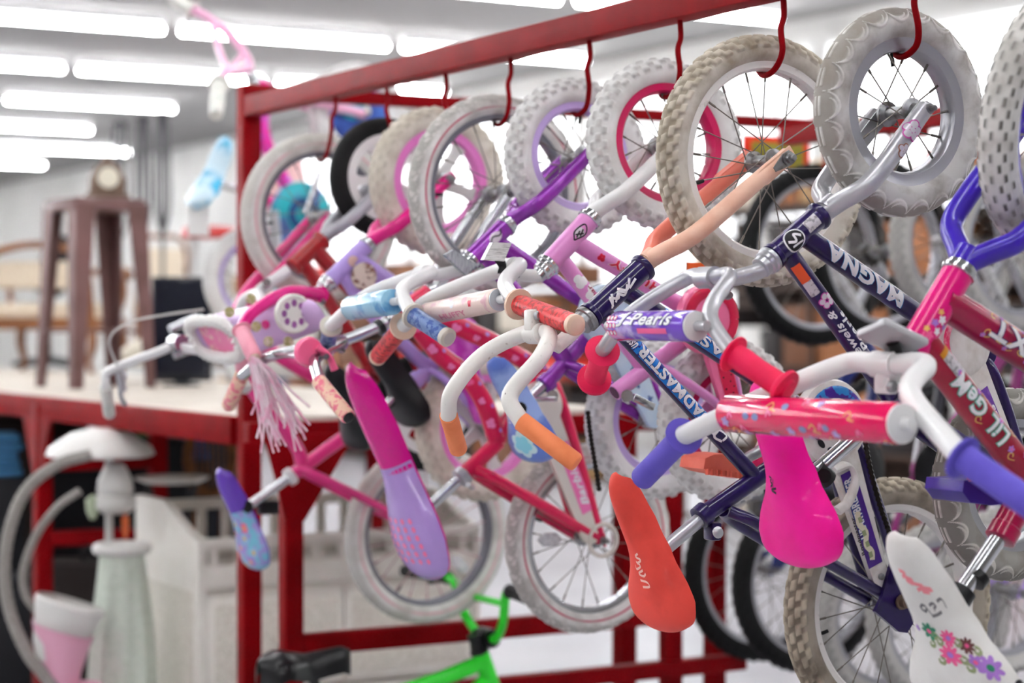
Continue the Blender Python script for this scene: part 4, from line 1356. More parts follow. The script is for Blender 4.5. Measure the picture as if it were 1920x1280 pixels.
chp = [B.p(x, y, .078) for x, y in ((1620, 810), (1630, 870), (1648, 940), (1668, 1000), (1684, 1050), (1690, 1100))]
chs = spline(chp, 14)
part('chain', tube(chs, [.0055 if i % 2 else .0036 for i in range(len(chs))], 6), CHAIN, B.root)
crank(B, bb, 205, .105, 1, ALU, None, .06)
pp = B.p(1343, 868, -.10)
PEDAL = paint('coral_pedal', (244, 122, 100), (232, 106, 84), .5, 0)
pd = part('pedal', xform(prism([(-.048, .012), (-.052, -.006), (-.03, -.014), (.0, -.020), (.03, -.026), (.052, -.020), (.050, -.006), (.030, .010), (.0, .018), (-.03, .018)], -.036, .036), Matrix.Translation(pp)), PEDAL, B.root)
for i in range(10):
    part('pedal_tooth', xform(box(-.002, .002, -.042, -.034, -.004, .006), Matrix.Translation(pp + Vector((-.045 + .010 * i, 0, -.012 - .0012 * i)))), PEDAL, pd)
part('crank_arm', tube([pp + Y * -.03 + Vector((.02, 0, 0)), bb + Y * .055], [.009, .012], 12), ALU, B.root)
so, ss, up = saddle(B.root, B.p(1133, 896), B.p(1238, 1190), .027, .086, .048, mat('coral_vinyl_saddle', (230, 76, 64), .55, 0, .05, rgb2=(204, 60, 50), scale=12, lo=.5, hi=.75), lift=.013)
for pts in ([(.48, .55), (.50, .42), (.52, .58), (.54, .42)], [(.53, .40), (.555, .52), (.575, .36), (.55, .34)], [(.58, .55), (.60, .40), (.615, .52), (.60, .60)], [(.64, .40), (.65, .56), (.675, .58), (.68, .42)]):
    decal('chalk_writing', flat_stroke([(a_, b_ - .35) for a_, b_ in pts], .014), ss, mat('chalk_pink', (252, 200, 190), .7), so, maxlen=.05)
bp = B.bar_points(bpairs)
hbo, nr, fr = handlebar(B, bp, .0132, BARWHITE, 3, paint('orange_grip', (244, 142, 92), (236, 130, 80), .6, 0, scale=30), .0150, grip_flange=None)
for g in [o for o in hbo.children]:
    pass
_wp = [nr[2] + Vector((-.009, -.0062, -.002)), nr[2] * .5 + nr[3] * .5 + Vector((-.012, -.004, -.004))]
part('bare_metal_patch', tube(spline([nr[1] * .15 + nr[2] * .85 + Vector((-.0050, -.0030, 0)), nr[2] + Vector((-.0058, -.0028, -.0010)), nr[2] * .55 + nr[3] * .45 + Vector((-.0040, -.0042, -.0030))], 6), [.0045, .0080, .0040], 12), mat('bare_steel', (92, 76, 76), .5, .4), hbo)
cl = bp[0][0]
part('stem', tube([HB + dh * .02, HB + dh * .075, cl + Vector((.006, 0, -.004))], .0128, 16), BARWHITE, B.root, B.S)
lg = part('stem_clamp', merge(tube([cl - Y * .02, cl + Y * .02], .017, 18), xform(box(-.012, .010, -.012, .012, 0, .034, .004), Matrix.Translation(cl + Vector((-.006, 0, .004))))), BARWHITE, B.root, B.S)
nut(B, cl + Vector((-.006, -.011, .028)), ALU, .0075, lg, .008)
add_hook(B, wc, RW - .048 - .009)
BIKE_C = B
def dropouts(B, wc, cr, h, m, out=.006):
    """flattened fork ends with a nut"""
    for bl in [o for o in B.root.children if o.name.startswith('fork_blade')]:
        s = -1 if bl.data.vertices[-1].co.y < 0 else 1
        dd = (cr - wc).normalized(); pn = Vector((-dd.z, 0, dd.x))
        poly = [wc - dd * .018 + pn * .010, wc + dd * .05 + pn * .013, wc + dd * .08 + pn * .003, wc + dd * .08 - pn * .003, wc + dd * .05 - pn * .013, wc - dd * .018 - pn * .010]
        part('dropout', prism([(p_.x, p_.z) for p_ in poly], s * h - .006, s * h + .008), m, bl)
        a0 = wc + Y * s * (h + .008)
        part('axle_nut', lathe_at(a0, a0 + Y * s * .03, [(.0125, 0), (.0125, .003), (.0088, .0035), (.0088, .012), (.0048, .012), (.0048, .020)], 10), STEEL, bl)

def stem_to(B, HB, dh, cl, r, m, ext=.03, clampr=.017, bolt=True):
    st = HB + dh * ext
    part('stem', tube(spline([HB + dh * .015, st, st * .5 + cl * .5 + dh * .008, cl], 6), r, 16), m, B.root, B.S)
    lg = part('stem_clamp', merge(tube([cl - Y * .02, cl + Y * .02], clampr, 18)), m, B.root, B.S)
    if bolt:
        part('clamp_bolt', lathe_at(cl + Vector((.004, -.010, -.014)), cl + Vector((.004, -.03, -.014)), [(.007, 0), (.007, .008), (.004, .012)], 8), STEEL, lg)

def pad_between(B, near, far, r, m, end_m=None, ends=.03, bar_m=WHITEP):
    q, e = B._solve(near, far, B.S)
    pc, h = Vector((q[0], 0, q[1])), abs(q[2])
    part('crossbar', tube([pc - Y * (h + ends), pc + Y * (h + ends)], .0075, 12), bar_m, B.root, B.S)
    pad = part('bar_pad', lathe_at(pc - Y * h, pc + Y * h, [(.010, 0), (r * .95, .001), (r, .004), (r, 2 * h - .004), (r * .95, 2 * h - .001), (.010, 2 * h)], 28), m, B.root, B.S)
    if end_m:
        part('pad_end', lathe_at(pc - Y * (h + .0005), pc - Y * (h + .02), [(r * .93, 0), (r * .93, .003), (.009, .004)], 24), end_m, pad)
    return pad, pc, h

def reflector(B, corners, near, m=REFL, back=BLACKP, foot=None, thick=.012):
    P = [B.p(x, y, near) for x, y in corners]
    o = part('reflector', prism([(p_.x, p_.z) for p_ in P], -near - thick / 2, -near + thick / 2), m, B.root)
    if foot:
        a = sum(P, Vector()) / 4
        part('reflector_bracket', tube(spline([a + Y * .008, (a + foot) / 2 + Vector((.008, .006, -.004)), foot], 5), [.010, .008, .012], 10, flat=(Y, .6)), back, o)
    return o

# ================================================================== D: pale pink bike without a saddle (fourth)
B = Bike('kids_bicycle', 'pale pink kids bike with white fork, crimson rims and no saddle', 1273)
ht, hb = (1104, 412), (1030, 494)
bpairs = [((974, 497), (940, 506)), ((948, 535), (806, 556)), ((970, 567), (757, 614)), ((1077, 606), (709, 672))]
dg = B.steer(ht, hb, bpairs); print('steer D', dg)
HT, HB = B.p(*ht), B.p(*hb); dh = (HB - HT).normalized()
wc = B.p(1246, 271)
RW = B.metres(160, wc)
wheel(B.root, 'front_wheel', B.S @ Matrix.Translation(wc), RW, .026, 'knob', T_WHITE, CRIMSON, 14, True, rim_h=.018, rot=.4)
cr = B.p(1120, 392)
fork(B, cr, wc, .052, .0142, WHITEP, ext=.006, drop=False)
dropouts(B, wc, cr, .052, WHITEP)
part('fork_crown', tube([cr + dh * .016, cr - dh * .006], .016, 20), WHITEP, B.root, B.S)
r_ = .0195
hto = head_tube(B, HT, HB, r_, PALEPINK)
sf = tube_surf(HB, HT, r_); Lh = (HT - HB).length
for pts in ([(.50, .2), (.62, 1.0), (.82, .6), (.72, -.5), (.50, .2)], [(.56, .2), (.68, .5)], [(.62, -.1), (.74, .3)], [(.58, .6), (.70, -.2)]):
    decal('maker_emblem', flat_stroke([(x * Lh, y * .012) for x, y in pts], .0028), sf, LBLACK, hto)
decal('maker_emblem', flat_disc(.010, .66 * Lh, .004, 16), sf, mat('sticker_pearl', (222, 214, 224), .25, .2), hto, lift=.0004)
tt0, tt1 = B.p(1052, 486), B.p(1208, 690)
tto = along(B, 'top_tube', tt0, tt1, .0145, PALEPINK)
sf = tube_surf(tt1, tt0, .0145)
def xs(px, py):
    q = B.p(px, py); return (q - tt1).dot((tt0 - tt1).normalized())
for (px, py, y) in ((1076, 524, .004), (1082, 532, -.004), (1086, 528, .006), (1096, 546, -.006), (1100, 552, .004)):
    decal('cloud_print', flat_disc(.0085, xs(px, py), y, 12), sf, LW, tto)
lettering('Star', sf, xs(1114, 566), xs(1092, 538), .011, mat('letter_rose', (150, 60, 84), .5), tto, y=-.004, shear=.3)
dt0, dt1 = B.p(1076, 452), B.p(1322, 600)
dto = along(B, 'down_tube', dt0, dt1, .0155, PALEPINK)
sf = tube_surf(dt1, dt0, .0155)
def xs2(px, py):
    q = B.p(px, py); return (q - dt1).dot((dt0 - dt1).normalized())
lettering('HUFFY', sf, xs2(1232, 546), xs2(1136, 488), .016, LRED, dto, shear=.15, outline=LW, olw=.03)
decal('butterfly_print', flat_butterfly(.008, xs2(1122, 478), .004), sf, LRED, dto)
bb = B.p(1330, 604)
part('bottom_bracket', lathe_at(bb - Y * .035, bb + Y * .035, [(.02, 0), (.022, .003), (.022, .067), (.02, .07)], 24), PALEPINK, B.root)
st0, st1 = bb, B.p(1152, 736)
sto = along(B, 'seat_tube', st0, st1, .0150, PALEPINK)
d = (st1 - st0).normalized()
part('tube_mouth', lathe_at(st1 - d * .001, st1 + d * .02, [(.0125, .0), (.0125, .0016)], 24), mat('dark_tube_inside', (74, 40, 62), .6), sto)
part('seat_clamp', merge(tube([B.p(1176, 742, .02), B.p(1176, 742, -.02)], .011, 14), xform(box(-.022, .026, -.005, .005, -.008, .006, .002), Matrix.Translation(B.p(1205, 752, .024)) @ Matrix.Rotation(.42, 4, 'Y'))), CHROME, B.root)
decal('butterfly_print', flat_butterfly(.008, .02, .0), tube_surf(B.p(1196, 700), st0, .0150), LRED, sto)
ax = B.p(1366, 790)
R2 = B.metres(152, ax)
wheel(B.root, 'rear_wheel', Matrix.Translation(ax), R2, .027, 'knob', T_WHITE, CRIMSON, 14, True, rot=.1)
stays(B, st0 + (st1 - st0) * .62, bb, ax, .045, .0085, PALEPINK)
GP = mat('rose_guard_plastic', (240, 118, 162), .35, 0, .4)
gD = B.p(1328, 598, .05)
gd, arm, gx, gs = chain_guard(B, gD, .064, B.p(1372, 772, .05), .030, .018, GP, near=.05, arm_from=.3)
sf = flat_surf(Vector((gD.x, -.0563, gD.z)), gx)
DOT = mat('ladybug_red', (206, 30, 72), .35, 0, .4)
decal('guard_panel', flat_rect(.06, .20, -.010, .020, 8, 4), sf, DOT, arm)
for i in range(12):
    for j in range(3):
        decal('guard_dot', flat_disc(.0020, .066 + .011 * i, -.004 + .009 * j + .004 * (i % 2), 6), sf, LBLACK, arm, lift=.0012) if (i + j) % 2 == 0 else None
part('guard_ring', tube([Vector((gD.x + .050 * math.cos(q), -.062, gD.z + .050 * math.sin(q))) for q in [2 * PI * i / 28 for i in range(29)]], .010, 8, flat=(Y, .2)), DOT, gd)
part('hang_card', xform(box(-.025, .025, -.001, .001, -.012, .012), Matrix.Translation(B.p(1310, 505, .06))), mat('orange_card', (232, 96, 40), .6), B.root)
bp = B.bar_points(bpairs)
GRIPD = mat('ladybug_grip', (216, 52, 56), .4, 0, .3, rgb2=(150, 30, 34), scale=120, lo=.5, hi=.6)
hbo, nr, fr = handlebar(B, [(bp[0][0], .012)] + bp, .0132, WHITEP, 3, GRIPD, .0160, flange_m=mat('clear_cream_flange', (226, 196, 172), .3, 0, .3), grip_flange=.0245, cap=mat('clear_cap', (226, 196, 176), .2, 0, .4), grip_kind='ribbed')
for g in [o for o in hbo.children if o.name.startswith('grip')]:
    pass
decal('butterfly_print', flat_butterfly(.006, .03, .0), tube_surf(nr[0], nr[1], .0108), mat('print_mauve', (170, 70, 130), .4), hbo)
stem_to(B, HB, dh, bp[0][0], .0118, WHITEP, .03)
pad, pc, h = pad_between(B, (936, 566), (802, 584), .020, mat('peach_pad_print', (240, 214, 204), .4, 0, .5, rgb2=(226, 178, 186), scale=36, lo=.55, hi=.62), mat('torn_foil', (196, 198, 204), .3, .5))
sf = tube_surf(pc + Y * h, pc - Y * h, .020, side=Vector((-.6, 0, -.25)))
lettering('HUFFY', sf, 2 * h * .30, 2 * h * .66, .011, mat('letter_blush', (214, 130, 150), .5), pad, y=-.006)
decal('butterfly_print', flat_butterfly(.007, 2 * h * .75, .008), sf, LRED, pad); decal('cloud_print', flat_disc(.009, 2 * h * .5, .012, 12, .006), sf, LW, pad)
reflector(B, ((904, 487), (921, 454), (956, 456), (942, 490)), .02, foot=B.p(944, 512, .01))
add_hook(B, wc, RW - .052 - .010)

# ================================================================== E: metallic purple bike (fifth)
B = Bike('kids_bicycle', 'metallic purple kids bike with lavender rims and blue cloud printed saddle', 1103)
ht, hb = (948, 424), (884, 486)
bpairs = [((806, 514), (784, 514)), ((757, 556), (686, 541)), ((772, 588), (621, 612)), ((838, 632), (612, 656))]
dg = B.steer(ht, hb, bpairs); print('steer E', dg)
HT, HB = B.p(*ht), B.p(*hb); dh = (HB - HT).normalized()
wc = B.p(1080, 295)
RW = B.metres(146, wc)
LAVRIM = paint('lavender_rim_paint', (196, 172, 226), rough=.35)
wheel(B.root, 'front_wheel', B.S @ Matrix.Translation(wc), RW, .026, 'knob', T_WHITE, LAVRIM, 14, True, rim_h=.018, rot=.1)
cr = B.p(964, 408)
fork(B, cr, wc, .052, .0145, ORCHID, ext=.006, drop=False)
dropouts(B, wc, cr, .052, ORCHID)
part('fork_crown', tube([cr + dh * .018, cr - dh * .006], .0165, 20), ORCHID, B.root, B.S)
hto = head_tube(B, HT, HB, .0195, ORCHID)
sf = tube_surf(HB, HT, .0195); Lh = (HT - HB).length
decal('maker_emblem', flat_disc(.015, .6 * Lh, .004, 16, .010), sf, mat('sticker_pearl', (222, 214, 224), .25, .2), hto)
decal('maker_emblem', flat_stroke([(.42 * Lh, .0), (.55 * Lh, .008), (.7 * Lh, .002), (.8 * Lh, .010)], .003), sf, LBLACK, hto, lift=.001)
bb = B.p(1142, 588)
tube_part(B, 'down_tube', [B.p(930, 452), B.p(1000, 500), B.p(1080, 556), bb], .0155, ORCHID)
tube_part(B, 'top_tube', [B.p(908, 474), B.p(960, 540), B.p(1010, 610), B.p(1062, 676)], .0165, ORCHID)
st0, st1 = bb, B.p(1020, 722)
seat_hardware(B, st0, st1, .0155, ORCHID, B.p(972, 768), .0122, CHROME, ORCHID)
lev = B.p(1018, 748, .02)
part('clamp_lever', merge(tube([B.p(1036, 742, .02), B.p(1036, 742, -.02)], .011, 12), xform(box(-.036, .030, -.006, .006, -.005, .005, .002), Matrix.Translation(lev))), CHROME, B.root)
ax = B.p(1228, 786)
R2 = B.metres(148, ax)
wheel(B.root, 'rear_wheel', Matrix.Translation(ax), R2, .027, 'knob', T_WHITE, LAVRIM, 14, True, rot=.3)
stays(B, st0 + (st1 - st0) * .7, bb, ax, .045, .0100, ORCHID)
gE = B.p(1138, 590, .05)
SKYG = mat('sky_blue_guard', (196, 216, 232), .35, 0, .4, rgb2=(170, 198, 226), scale=20)
gd, arm, gx, gs = chain_guard(B, gE, .060, B.p(1226, 784, .05), .036, .020, SKYG, near=.05, arm_from=.3)
sf = flat_surf(Vector((gE.x, -.0563, gE.z)), gx)
for (x, y, r2) in ((.12, .004, .012), (.15, -.006, .010), (.19, .006, .008)):
    decal('guard_decal', flat_flower(4, r2, .6, x, y), sf, mat('guard_ink_blue', (74, 96, 150), .4), arm)
chs = spline([B.p(x, y, .052) for x, y in ((1102, 770), (1108, 820), (1116, 870), (1124, 920))], 12)
part('chain', tube(chs, [.0055 if i % 2 else .0036 for i in range(len(chs))], 6), CHAIN, B.root)
so, ss, up = saddle(B.root, B.p(905, 676), B.p(1000, 872), .028, .080, .046, mat('blue_print_saddle', (92, 122, 204), .3, 0, .6, rgb2=(150, 178, 232), scale=9, lo=.48, hi=.6), lift=.013)
decal('cloud_print', ([(.78 + v[0] * .35, .12 + v[1]) for v in flat_flower(6, .36, .25)[0]], flat_flower(6, .36, .25)[1]), ss, mat('cloud_white', (206, 232, 236), .4), so, maxlen=.05)
decal('cloud_print', ([(.78 + v[0] * .35, .12 + v[1]) for v in flat_flower(5, .24, .25)[0]], flat_flower(5, .24, .25)[1]), ss, mat('cloud_aqua', (140, 214, 230), .4), so, maxlen=.05, lift=.001)
decal('saddle_trim', flat_stroke([(.45, -.30), (.62, -.42), (.75, -.62), (.90, -.50), (.98, -.1)], .04), ss, LSKY, so, maxlen=.05)
decal('saddle_trim', ([(.86 + v[0] * .3, -.72 + v[1] * .7) for v in flat_disc(.4)[0]], flat_disc(.4)[1]), ss, mat('saddle_violet', (116, 66, 190), .35, 0, .5), so, maxlen=.05)
for i in range(8):
    decal('saddle_dot', ([(.50 + .03 * (i % 4) + v[0] * .3, -.1 - .12 * (i // 4) + v[1]) for v in flat_disc(.035, 0, 0, 8)[0]], flat_disc(.035, 0, 0, 8)[1]), ss, LW, so, maxlen=.05)
part('saddle_clamp', tube([B.p(975, 766, .03), B.p(975, 766, -.03)], .013, 12), BLACKP, B.root)
bp = B.bar_points(bpairs)
hbo, nr, fr = handlebar(B, [(bp[0][0], .012)] + bp, .0135, WHITEP, 3, flange_m=mat('clear_grey_flange', (206, 200, 188), .3, 0, .3), grip_m=mat('blue_swirl_grip', (110, 134, 180), .35, 0, .4, rgb2=(62, 86, 148), scale=110, lo=.48, hi=.56), grip_r=.0160, grip_flange=.0215, cap=mat('grey_cap', (190, 186, 182), .4))
stem_to(B, HB, dh, bp[0][0], .0118, WHITEP, .03)
pad, pc, h = pad_between(B, (738, 573), (658, 570), .024, mat('aqua_pad_print', (150, 200, 224), .25, 0, .7, rgb2=(90, 150, 200), scale=22, lo=.52, hi=.66), None)
reflector(B, ((832, 478), (848, 468), (892, 496), (872, 516)), .02, mat('grey_lens_reflector', (168, 172, 176), .15, 0, .8, rgb2=(120, 124, 130), scale=60, stretch=(9, 1, 1)))
add_hook(B, wc, RW - .052 - .010)

# ================================================================== F: raspberry bike with butterflies (sixth)
B = Bike('kids_bicycle', 'raspberry pink bike with butterfly prints, chrome handlebar and magenta to lavender saddle', 957)
ht, hb = (806, 548), (742, 592)
bpairs = [((640, 652), (622, 634)), ((592, 680), (505, 660)), ((598, 708), (452, 712)), ((652, 774), (428, 766))]
dg = B.steer(ht, hb, bpairs); print('steer F', dg)
HT, HB = B.p(*ht), B.p(*hb); dh = (HB - HT).normalized()
wc = B.p(932, 363)
RW = B.metres(185, wc)
CHRIM = mat('chrome_rim', (196, 197, 202), .2, .9)
wheel(B.root, 'front_wheel', B.S @ Matrix.Translation(wc), RW, .024, 'curl', T_STRIPE, mat('grey_rim', (120, 120, 128), .35, .6), 18, True, rim_h=.014, rot=.3, reflector=(0.42, .45, .93))
cr = B.p(822, 532)
fork(B, cr, wc, .050, .0125, CHROME, ext=.006, drop=False)
dropouts(B, wc, cr, .050, CHROME)
hto = head_tube(B, HT, HB, .0185, RASP)
BUT = mat('butterfly_pink', (246, 140, 196), .4)
bb = B.p(1020, 700)
pth = spline([B.p(796, 566), B.p(850, 606), B.p(920, 640), B.p(984, 676), bb], 8)
o1 = part('down_tube', tube(pth, .0200, 16), RASP, B.root)
s1 = path_surf(pth, .0200)
pth2 = spline([B.p(764, 588), B.p(820, 660), B.p(872, 702), B.p(908, 756), B.p(930, 822)], 8)
o2 = part('top_tube', tube(pth2, .0195, 16), RASP, B.root)
s2 = path_surf(pth2, .0195)
for o_, s_, L_ in ((o1, s1, s1.length), (o2, s2, s2.length)):
    n = 6
    for i in range(n):
        x = L_ * (i + .6) / (n + .3)
        decal('butterfly_print', flat_butterfly(.011 if i % 2 else .008, x, -.004 + .007 * ((i * 3) % 3 - 1)), s_, BUT if i % 3 else LPINK, o_)
        decal('butterfly_print', flat_butterfly(.005, x + .02, .006), s_, LLILAC, o_)
lettering('B', s2, s2.length * .52, s2.length * .46, .02, LW, o2, shear=.2)
st0, st1 = B.p(934, 828), B.p(866, 893)
seat_hardware(B, st0, st1, .0165, RASP, B.p(788, 966), .0122, CHROME, None)
d = (st1 - st0).normalized()
part('seat_clamp', merge(lathe_at(st1 - d * .010, st1 + d * .03, [(.0168, 0), (.0215, .002), (.0215, .018), (.0165, .02)], 24), tube([B.p(878, 908, .024), B.p(886, 914, -.02)], .006, 10)), ALU, B.root)
tube_part(B, 'seat_mast', [st0, B.p(950, 790), bb], .0150, RASP)
ax = B.p(1104, 1008)
R2 = B.metres(178, ax)
wheel(B.root, 'rear_wheel', Matrix.Translation(ax), R2, .025, 'curl', T_STRIPE, CHRIM, 20, True, rim_h=.014, rot=.6, reflector=(3.72, .5, .9))
stays(B, B.p(888, 880), bb, ax, .046, .0120, RASP)
gF = B.p(1015, 760, .05)
gd, arm, gx, gs = chain_guard(B, gF, .050, B.p(1106, 1000, .05), .030, .022, mat('milky_guard', (222, 214, 204), .3, 0, .4), near=.05, arm_from=.3)
sf = flat_surf(Vector((gF.x, -.0563, gF.z)), gx)
decal('guard_panel', flat_rect(.09, .25, -.004, .026, 8, 4), sf, mat('guard_candy_pink', (238, 120, 180), .35, 0, .4), arm)
lettering('Barbie', flat_surf(Vector((gF.x, -.0566, gF.z)), -gx), -.235, -.14, .018, LW, arm, y=-.012, shear=.3)
part('axle_disc', tube([Vector((ax.x + .034 * math.cos(q), -.056, ax.z + .034 * math.sin(q))) for q in [2 * PI * i / 24 for i in range(25)]], .005, 8), mat('milky_guard', (222, 214, 204)), B.root)
so, ss, up = saddle(B.root, B.p(634, 690), B.p(798, 1092), .040, .100, .056, mat('magenta_vinyl', (218, 8, 140), .22, 0, .7), lift=.02, mid=.5)
def sblock(s0, s1_, m_, l):
    decal('saddle_panel', flat_rect(s0, s1_, -.98, .98, 14, 16), ss, m_, so, maxlen=.06, lift=l)
sblock(.47, .995, mat('lavender_vinyl', (178, 146, 214), .25, 0, .6), .0006)
for i in range(6):
    for j in range(6):
        decal('saddle_dot', ([(.70 + .036 * i + v[0] * .3, -.62 + .20 * j + .02 * i + v[1]) for v in flat_disc(.045, 0, 0, 8)[0]], flat_disc(.045, 0, 0, 8)[1]), ss, mat('dot_pink', (240, 110, 160), .4), so, maxlen=.05, lift=.0012)
part('saddle_clamp', merge(tube([B.p(800, 955), B.p(770, 985)], .015, 12), tube([B.p(790, 965, .03), B.p(790, 965, -.03)], .012, 12)), BLACKP, B.root)
bp = B.bar_points(bpairs)
hbo, nr, fr = handlebar(B, [(bp[0][0], .012)] + bp, .0110, CHROME, 3, mat('peach_rose_grip', (246, 204, 176), .4, 0, .3, rgb2=(236, 120, 140), scale=70, lo=.48, hi=.58), .0150, grip_flange=None, cap=BLACKP)
stem_to(B, HB, dh, bp[0][0], .0118, CHROME, .03)
part('stem_collar', lathe_at(HB + dh * .036, HB + dh * .06, [(.013, 0), (.017, .001), (.017, .012), (.013, .013)], 20), BLACKP, B.root, B.S)
q_, e_ = B._solve((612, 668), (500, 664), B.S)
part('crossbar', tube([Vector((q_[0], -abs(q_[2]), q_[1])), Vector((q_[0], abs(q_[2]), q_[1]))], .006, 10), CHROME, B.root, B.S)
bell = part('bell', xform(lathe([(.008, -.008), (.026, -.008), (.030, .0), (.028, .010), (.018, .018), (.006, .021)], 24, 'y'), Matrix.Translation(nr[2] + Vector((-.012, .004, .012)))), mat('pink_bell', (250, 104, 150), .35, 0, .5), B.root, B.S)
part('bell_lever', tube(spline([nr[2] + Vector((.0, -.008, .022)), nr[2] + Vector((.022, -.012, .004)), nr[2] + Vector((.034, -.012, -.022))], 5), [.008, .006, .008], 10), MATS['pink_bell'], bell)
add_hook(B, wc, RW - .048 - .007)

# ================================================================== G: lavender bike with basket (seventh)
B = Bike('kids_bicycle', 'lavender kids bike with hot pink fork, lilac basket and streamers', 832)
ht, hb = (686, 460), (618, 527)
HT, HB = B.p(*ht), B.p(*hb); dh = (HB - HT).normalized()
B.steer(ht, hb, deg=0)
wc = B.p(820, 340)
RW = B.metres(138, wc)
wheel(B.root, 'front_wheel', Matrix.Translation(wc), RW, .027, 'knob', T_CREAM, paint('candy_pink_rim', (232, 132, 204)), 0, False, rim_h=.022, rot=.3, mag=dict(n=5, mat=mat('grey_mag', (214, 212, 210), .4)))
cr = B.p(702, 446)
fork(B, cr, wc, .050, .0145, HOTPINK, ext=.006, drop=False)
dropouts(B, wc, cr, .050, HOTPINK)
hto = head_tube(B, HT, HB, .0185, LAVENDER)
sf = tube_surf(HB, HT, .0185); Lh = (HT - HB).length
decal('character_badge', flat_disc(.012, .55 * Lh, .0, 14), sf, mat('badge_tan', (206, 170, 160), .4), hto)
bb = B.p(858, 640)
tube_part(B, 'down_tube', [B.p(664, 486), B.p(740, 540), B.p(800, 600), bb], .022, LAVENDER)
tube_part(B, 'top_tube', [B.p(640, 508), B.p(690, 580), B.p(770, 660), B.p(806, 690)], .016, LAVENDER)
q = B.p(682, 518, .022)
part('frame_badge', lathe_at(q, q - Y * .01, [(.030, 0), (.030, .002), (.024, .003)], 24), mat('badge_cream', (220, 208, 196), .4, rgb2=(120, 80, 66), scale=60, lo=.5, hi=.55), B.root)
st0, st1 = bb, B.p(776, 716)
seat_hardware(B, st0, st1, .0155, LAVENDER, B.p(712, 770), .0122, CHROME, LAVENDER)
ax = B.p(905, 800)
wheel(B.root, 'rear_wheel', Matrix.Translation(ax), B.metres(138, ax), .027, 'knob', T_CREAM, MATS['candy_pink_rim'], 0, False, mag=dict(n=5, mat=MATS['grey_mag']))
stays(B, st0 + (st1 - st0) * .7, bb, ax, .045, .0090, LAVENDER)
chain_guard(B, B.p(860, 640, .05), .06, B.p(900, 780, .05), .03, .018, mat('magenta_guard', (180, 40, 170), .35, 0, .5, rgb2=(226, 130, 220), scale=24), near=.05)
def hpt(px, py, h):
    q_ = B.p(px, py, h); return (Vector((q_.x, 0, q_.z)), h)
bpG = [hpt(600, 552, .012), hpt(541, 547, .05), hpt(478, 582, .085), hpt(452, 616, .11), hpt(476, 668, .175)]
nearG = [c_ - Y * h_ for c_, h_ in bpG]
bpG = [(c_ + Vector((.03, 0, -.01)) * i_, h_) for i_, (c_, h_) in enumerate(bpG)]
hbo, nr, fr = handlebar(B, bpG, .0130, HOTPINK, 3, near_pts=nearG, grip_m=paint('pale_pink_grip', (250, 176, 192), (246, 160, 180), .5, 0), grip_r=.0160, grip_flange=.020, cap=mat('clear_cap', (226, 196, 176)))
stem_to(B, HB, dh, bpG[0][0], .0125, HOTPINK, .03)
part('brace', tube([bpG[0][0], nr[2] + Vector((.03, .02, -.03))], .009, 12), HOTPINK, B.root)
# basket: an oval tub opening towards the rider's side
LIL = mat('lilac_basket_plastic', (220, 184, 230), .3, 0, .5, rgb2=(212, 172, 224), scale=10)
b0, b1 = B.p(410, 634, -.14), B.p(570, 588, .10)
ax_b = (b1 - b0); Lb = ax_b.length; ax_b.normalize()
side_b = Vector((-ax_b.z, 0, ax_b.x))
V, Fc = [], []
n, rows_ = 40, [(0, .114, .12), (.25, .112, .118), (.6, .100, .11), (.9, .092, .10), (1.0, .080, .09)]
for (f, ra, rb) in rows_:
    for k in range(n):
        qd = 2 * PI * k / n
        V.append(b0 + ax_b * Lb * f + side_b * ra * math.copysign(abs(math.cos(qd)) ** .7, math.cos(qd)) + Y * rb * math.copysign(abs(math.sin(qd)) ** .7, math.sin(qd)))
for i in range(len(rows_) - 1):
    for k in range(n):
        Fc.append((i * n + k, i * n + (k + 1) % n, (i + 1) * n + (k + 1) % n, (i + 1) * n + k))
Fc.append(tuple((len(rows_) - 1) * n + k for k in range(n)))
bk = part('basket', (V, Fc), LIL, B.root)
md = bk.modifiers.new('wall', 'SOLIDIFY'); md.thickness = .004
lace = []
for k in range(61):
    qd = 2 * PI * k / 60
    lace.append(b0 - ax_b * (.006 + .006 * (k % 2)) + side_b * .112 * math.copysign(abs(math.cos(qd)) ** .7, math.cos(qd)) + Y * .125 * math.copysign(abs(math.sin(qd)) ** .7, math.sin(qd)))
part('lace_trim', tube(lace, [.009 + .006 * (k % 2) for k in range(61)], 8), mat('white_lace', (242, 240, 236), .8), bk)
_ln = [V[k] * .985 + (b0 + ax_b * Lb * .1) * .015 + ax_b * .012 for k in range(n)]
FB = mat('floral_band', (238, 120, 170), .4, 0, .3, rgb2=(250, 214, 200), scale=40, lo=.5, hi=.6)
V, Fc = [], []
for (f, ex) in ((-.04, .004), (.16, .004)):
    for k in range(n):
        qd = PI * 1.0 + PI * 1.1 * k / (n - 1)
        V.append(b0 + ax_b * Lb * f + side_b * (.109 + ex) * math.copysign(abs(math.cos(qd + .5)) ** .7, math.cos(qd + .5)) * 1.0 + Y * (.121 + ex) * math.copysign(abs(math.sin(qd + .5)) ** .7, math.sin(qd + .5)))
for k in range(n - 1):
    Fc.append((k, k + 1, n + k + 1, n + k))
part('floral_band', (V, Fc), FB, bk)
part('cloth_liner', (_ln + [b0 + ax_b * .03], [(k, (k + 1) % n, n) for k in range(n)]), FB, bk)
for (px, py) in ((430, 585), (480, 612), (503, 640), (470, 560), (540, 640)):
    q = B.p(px, py, .135)
    part('basket_badge', lathe_at(q, q - Y * .004, [(.011, 0), (.011, .002), (.008, .003)], 14), mat('badge_olive', (170, 160, 110), .5, rgb2=(226, 206, 196), scale=120), bk)
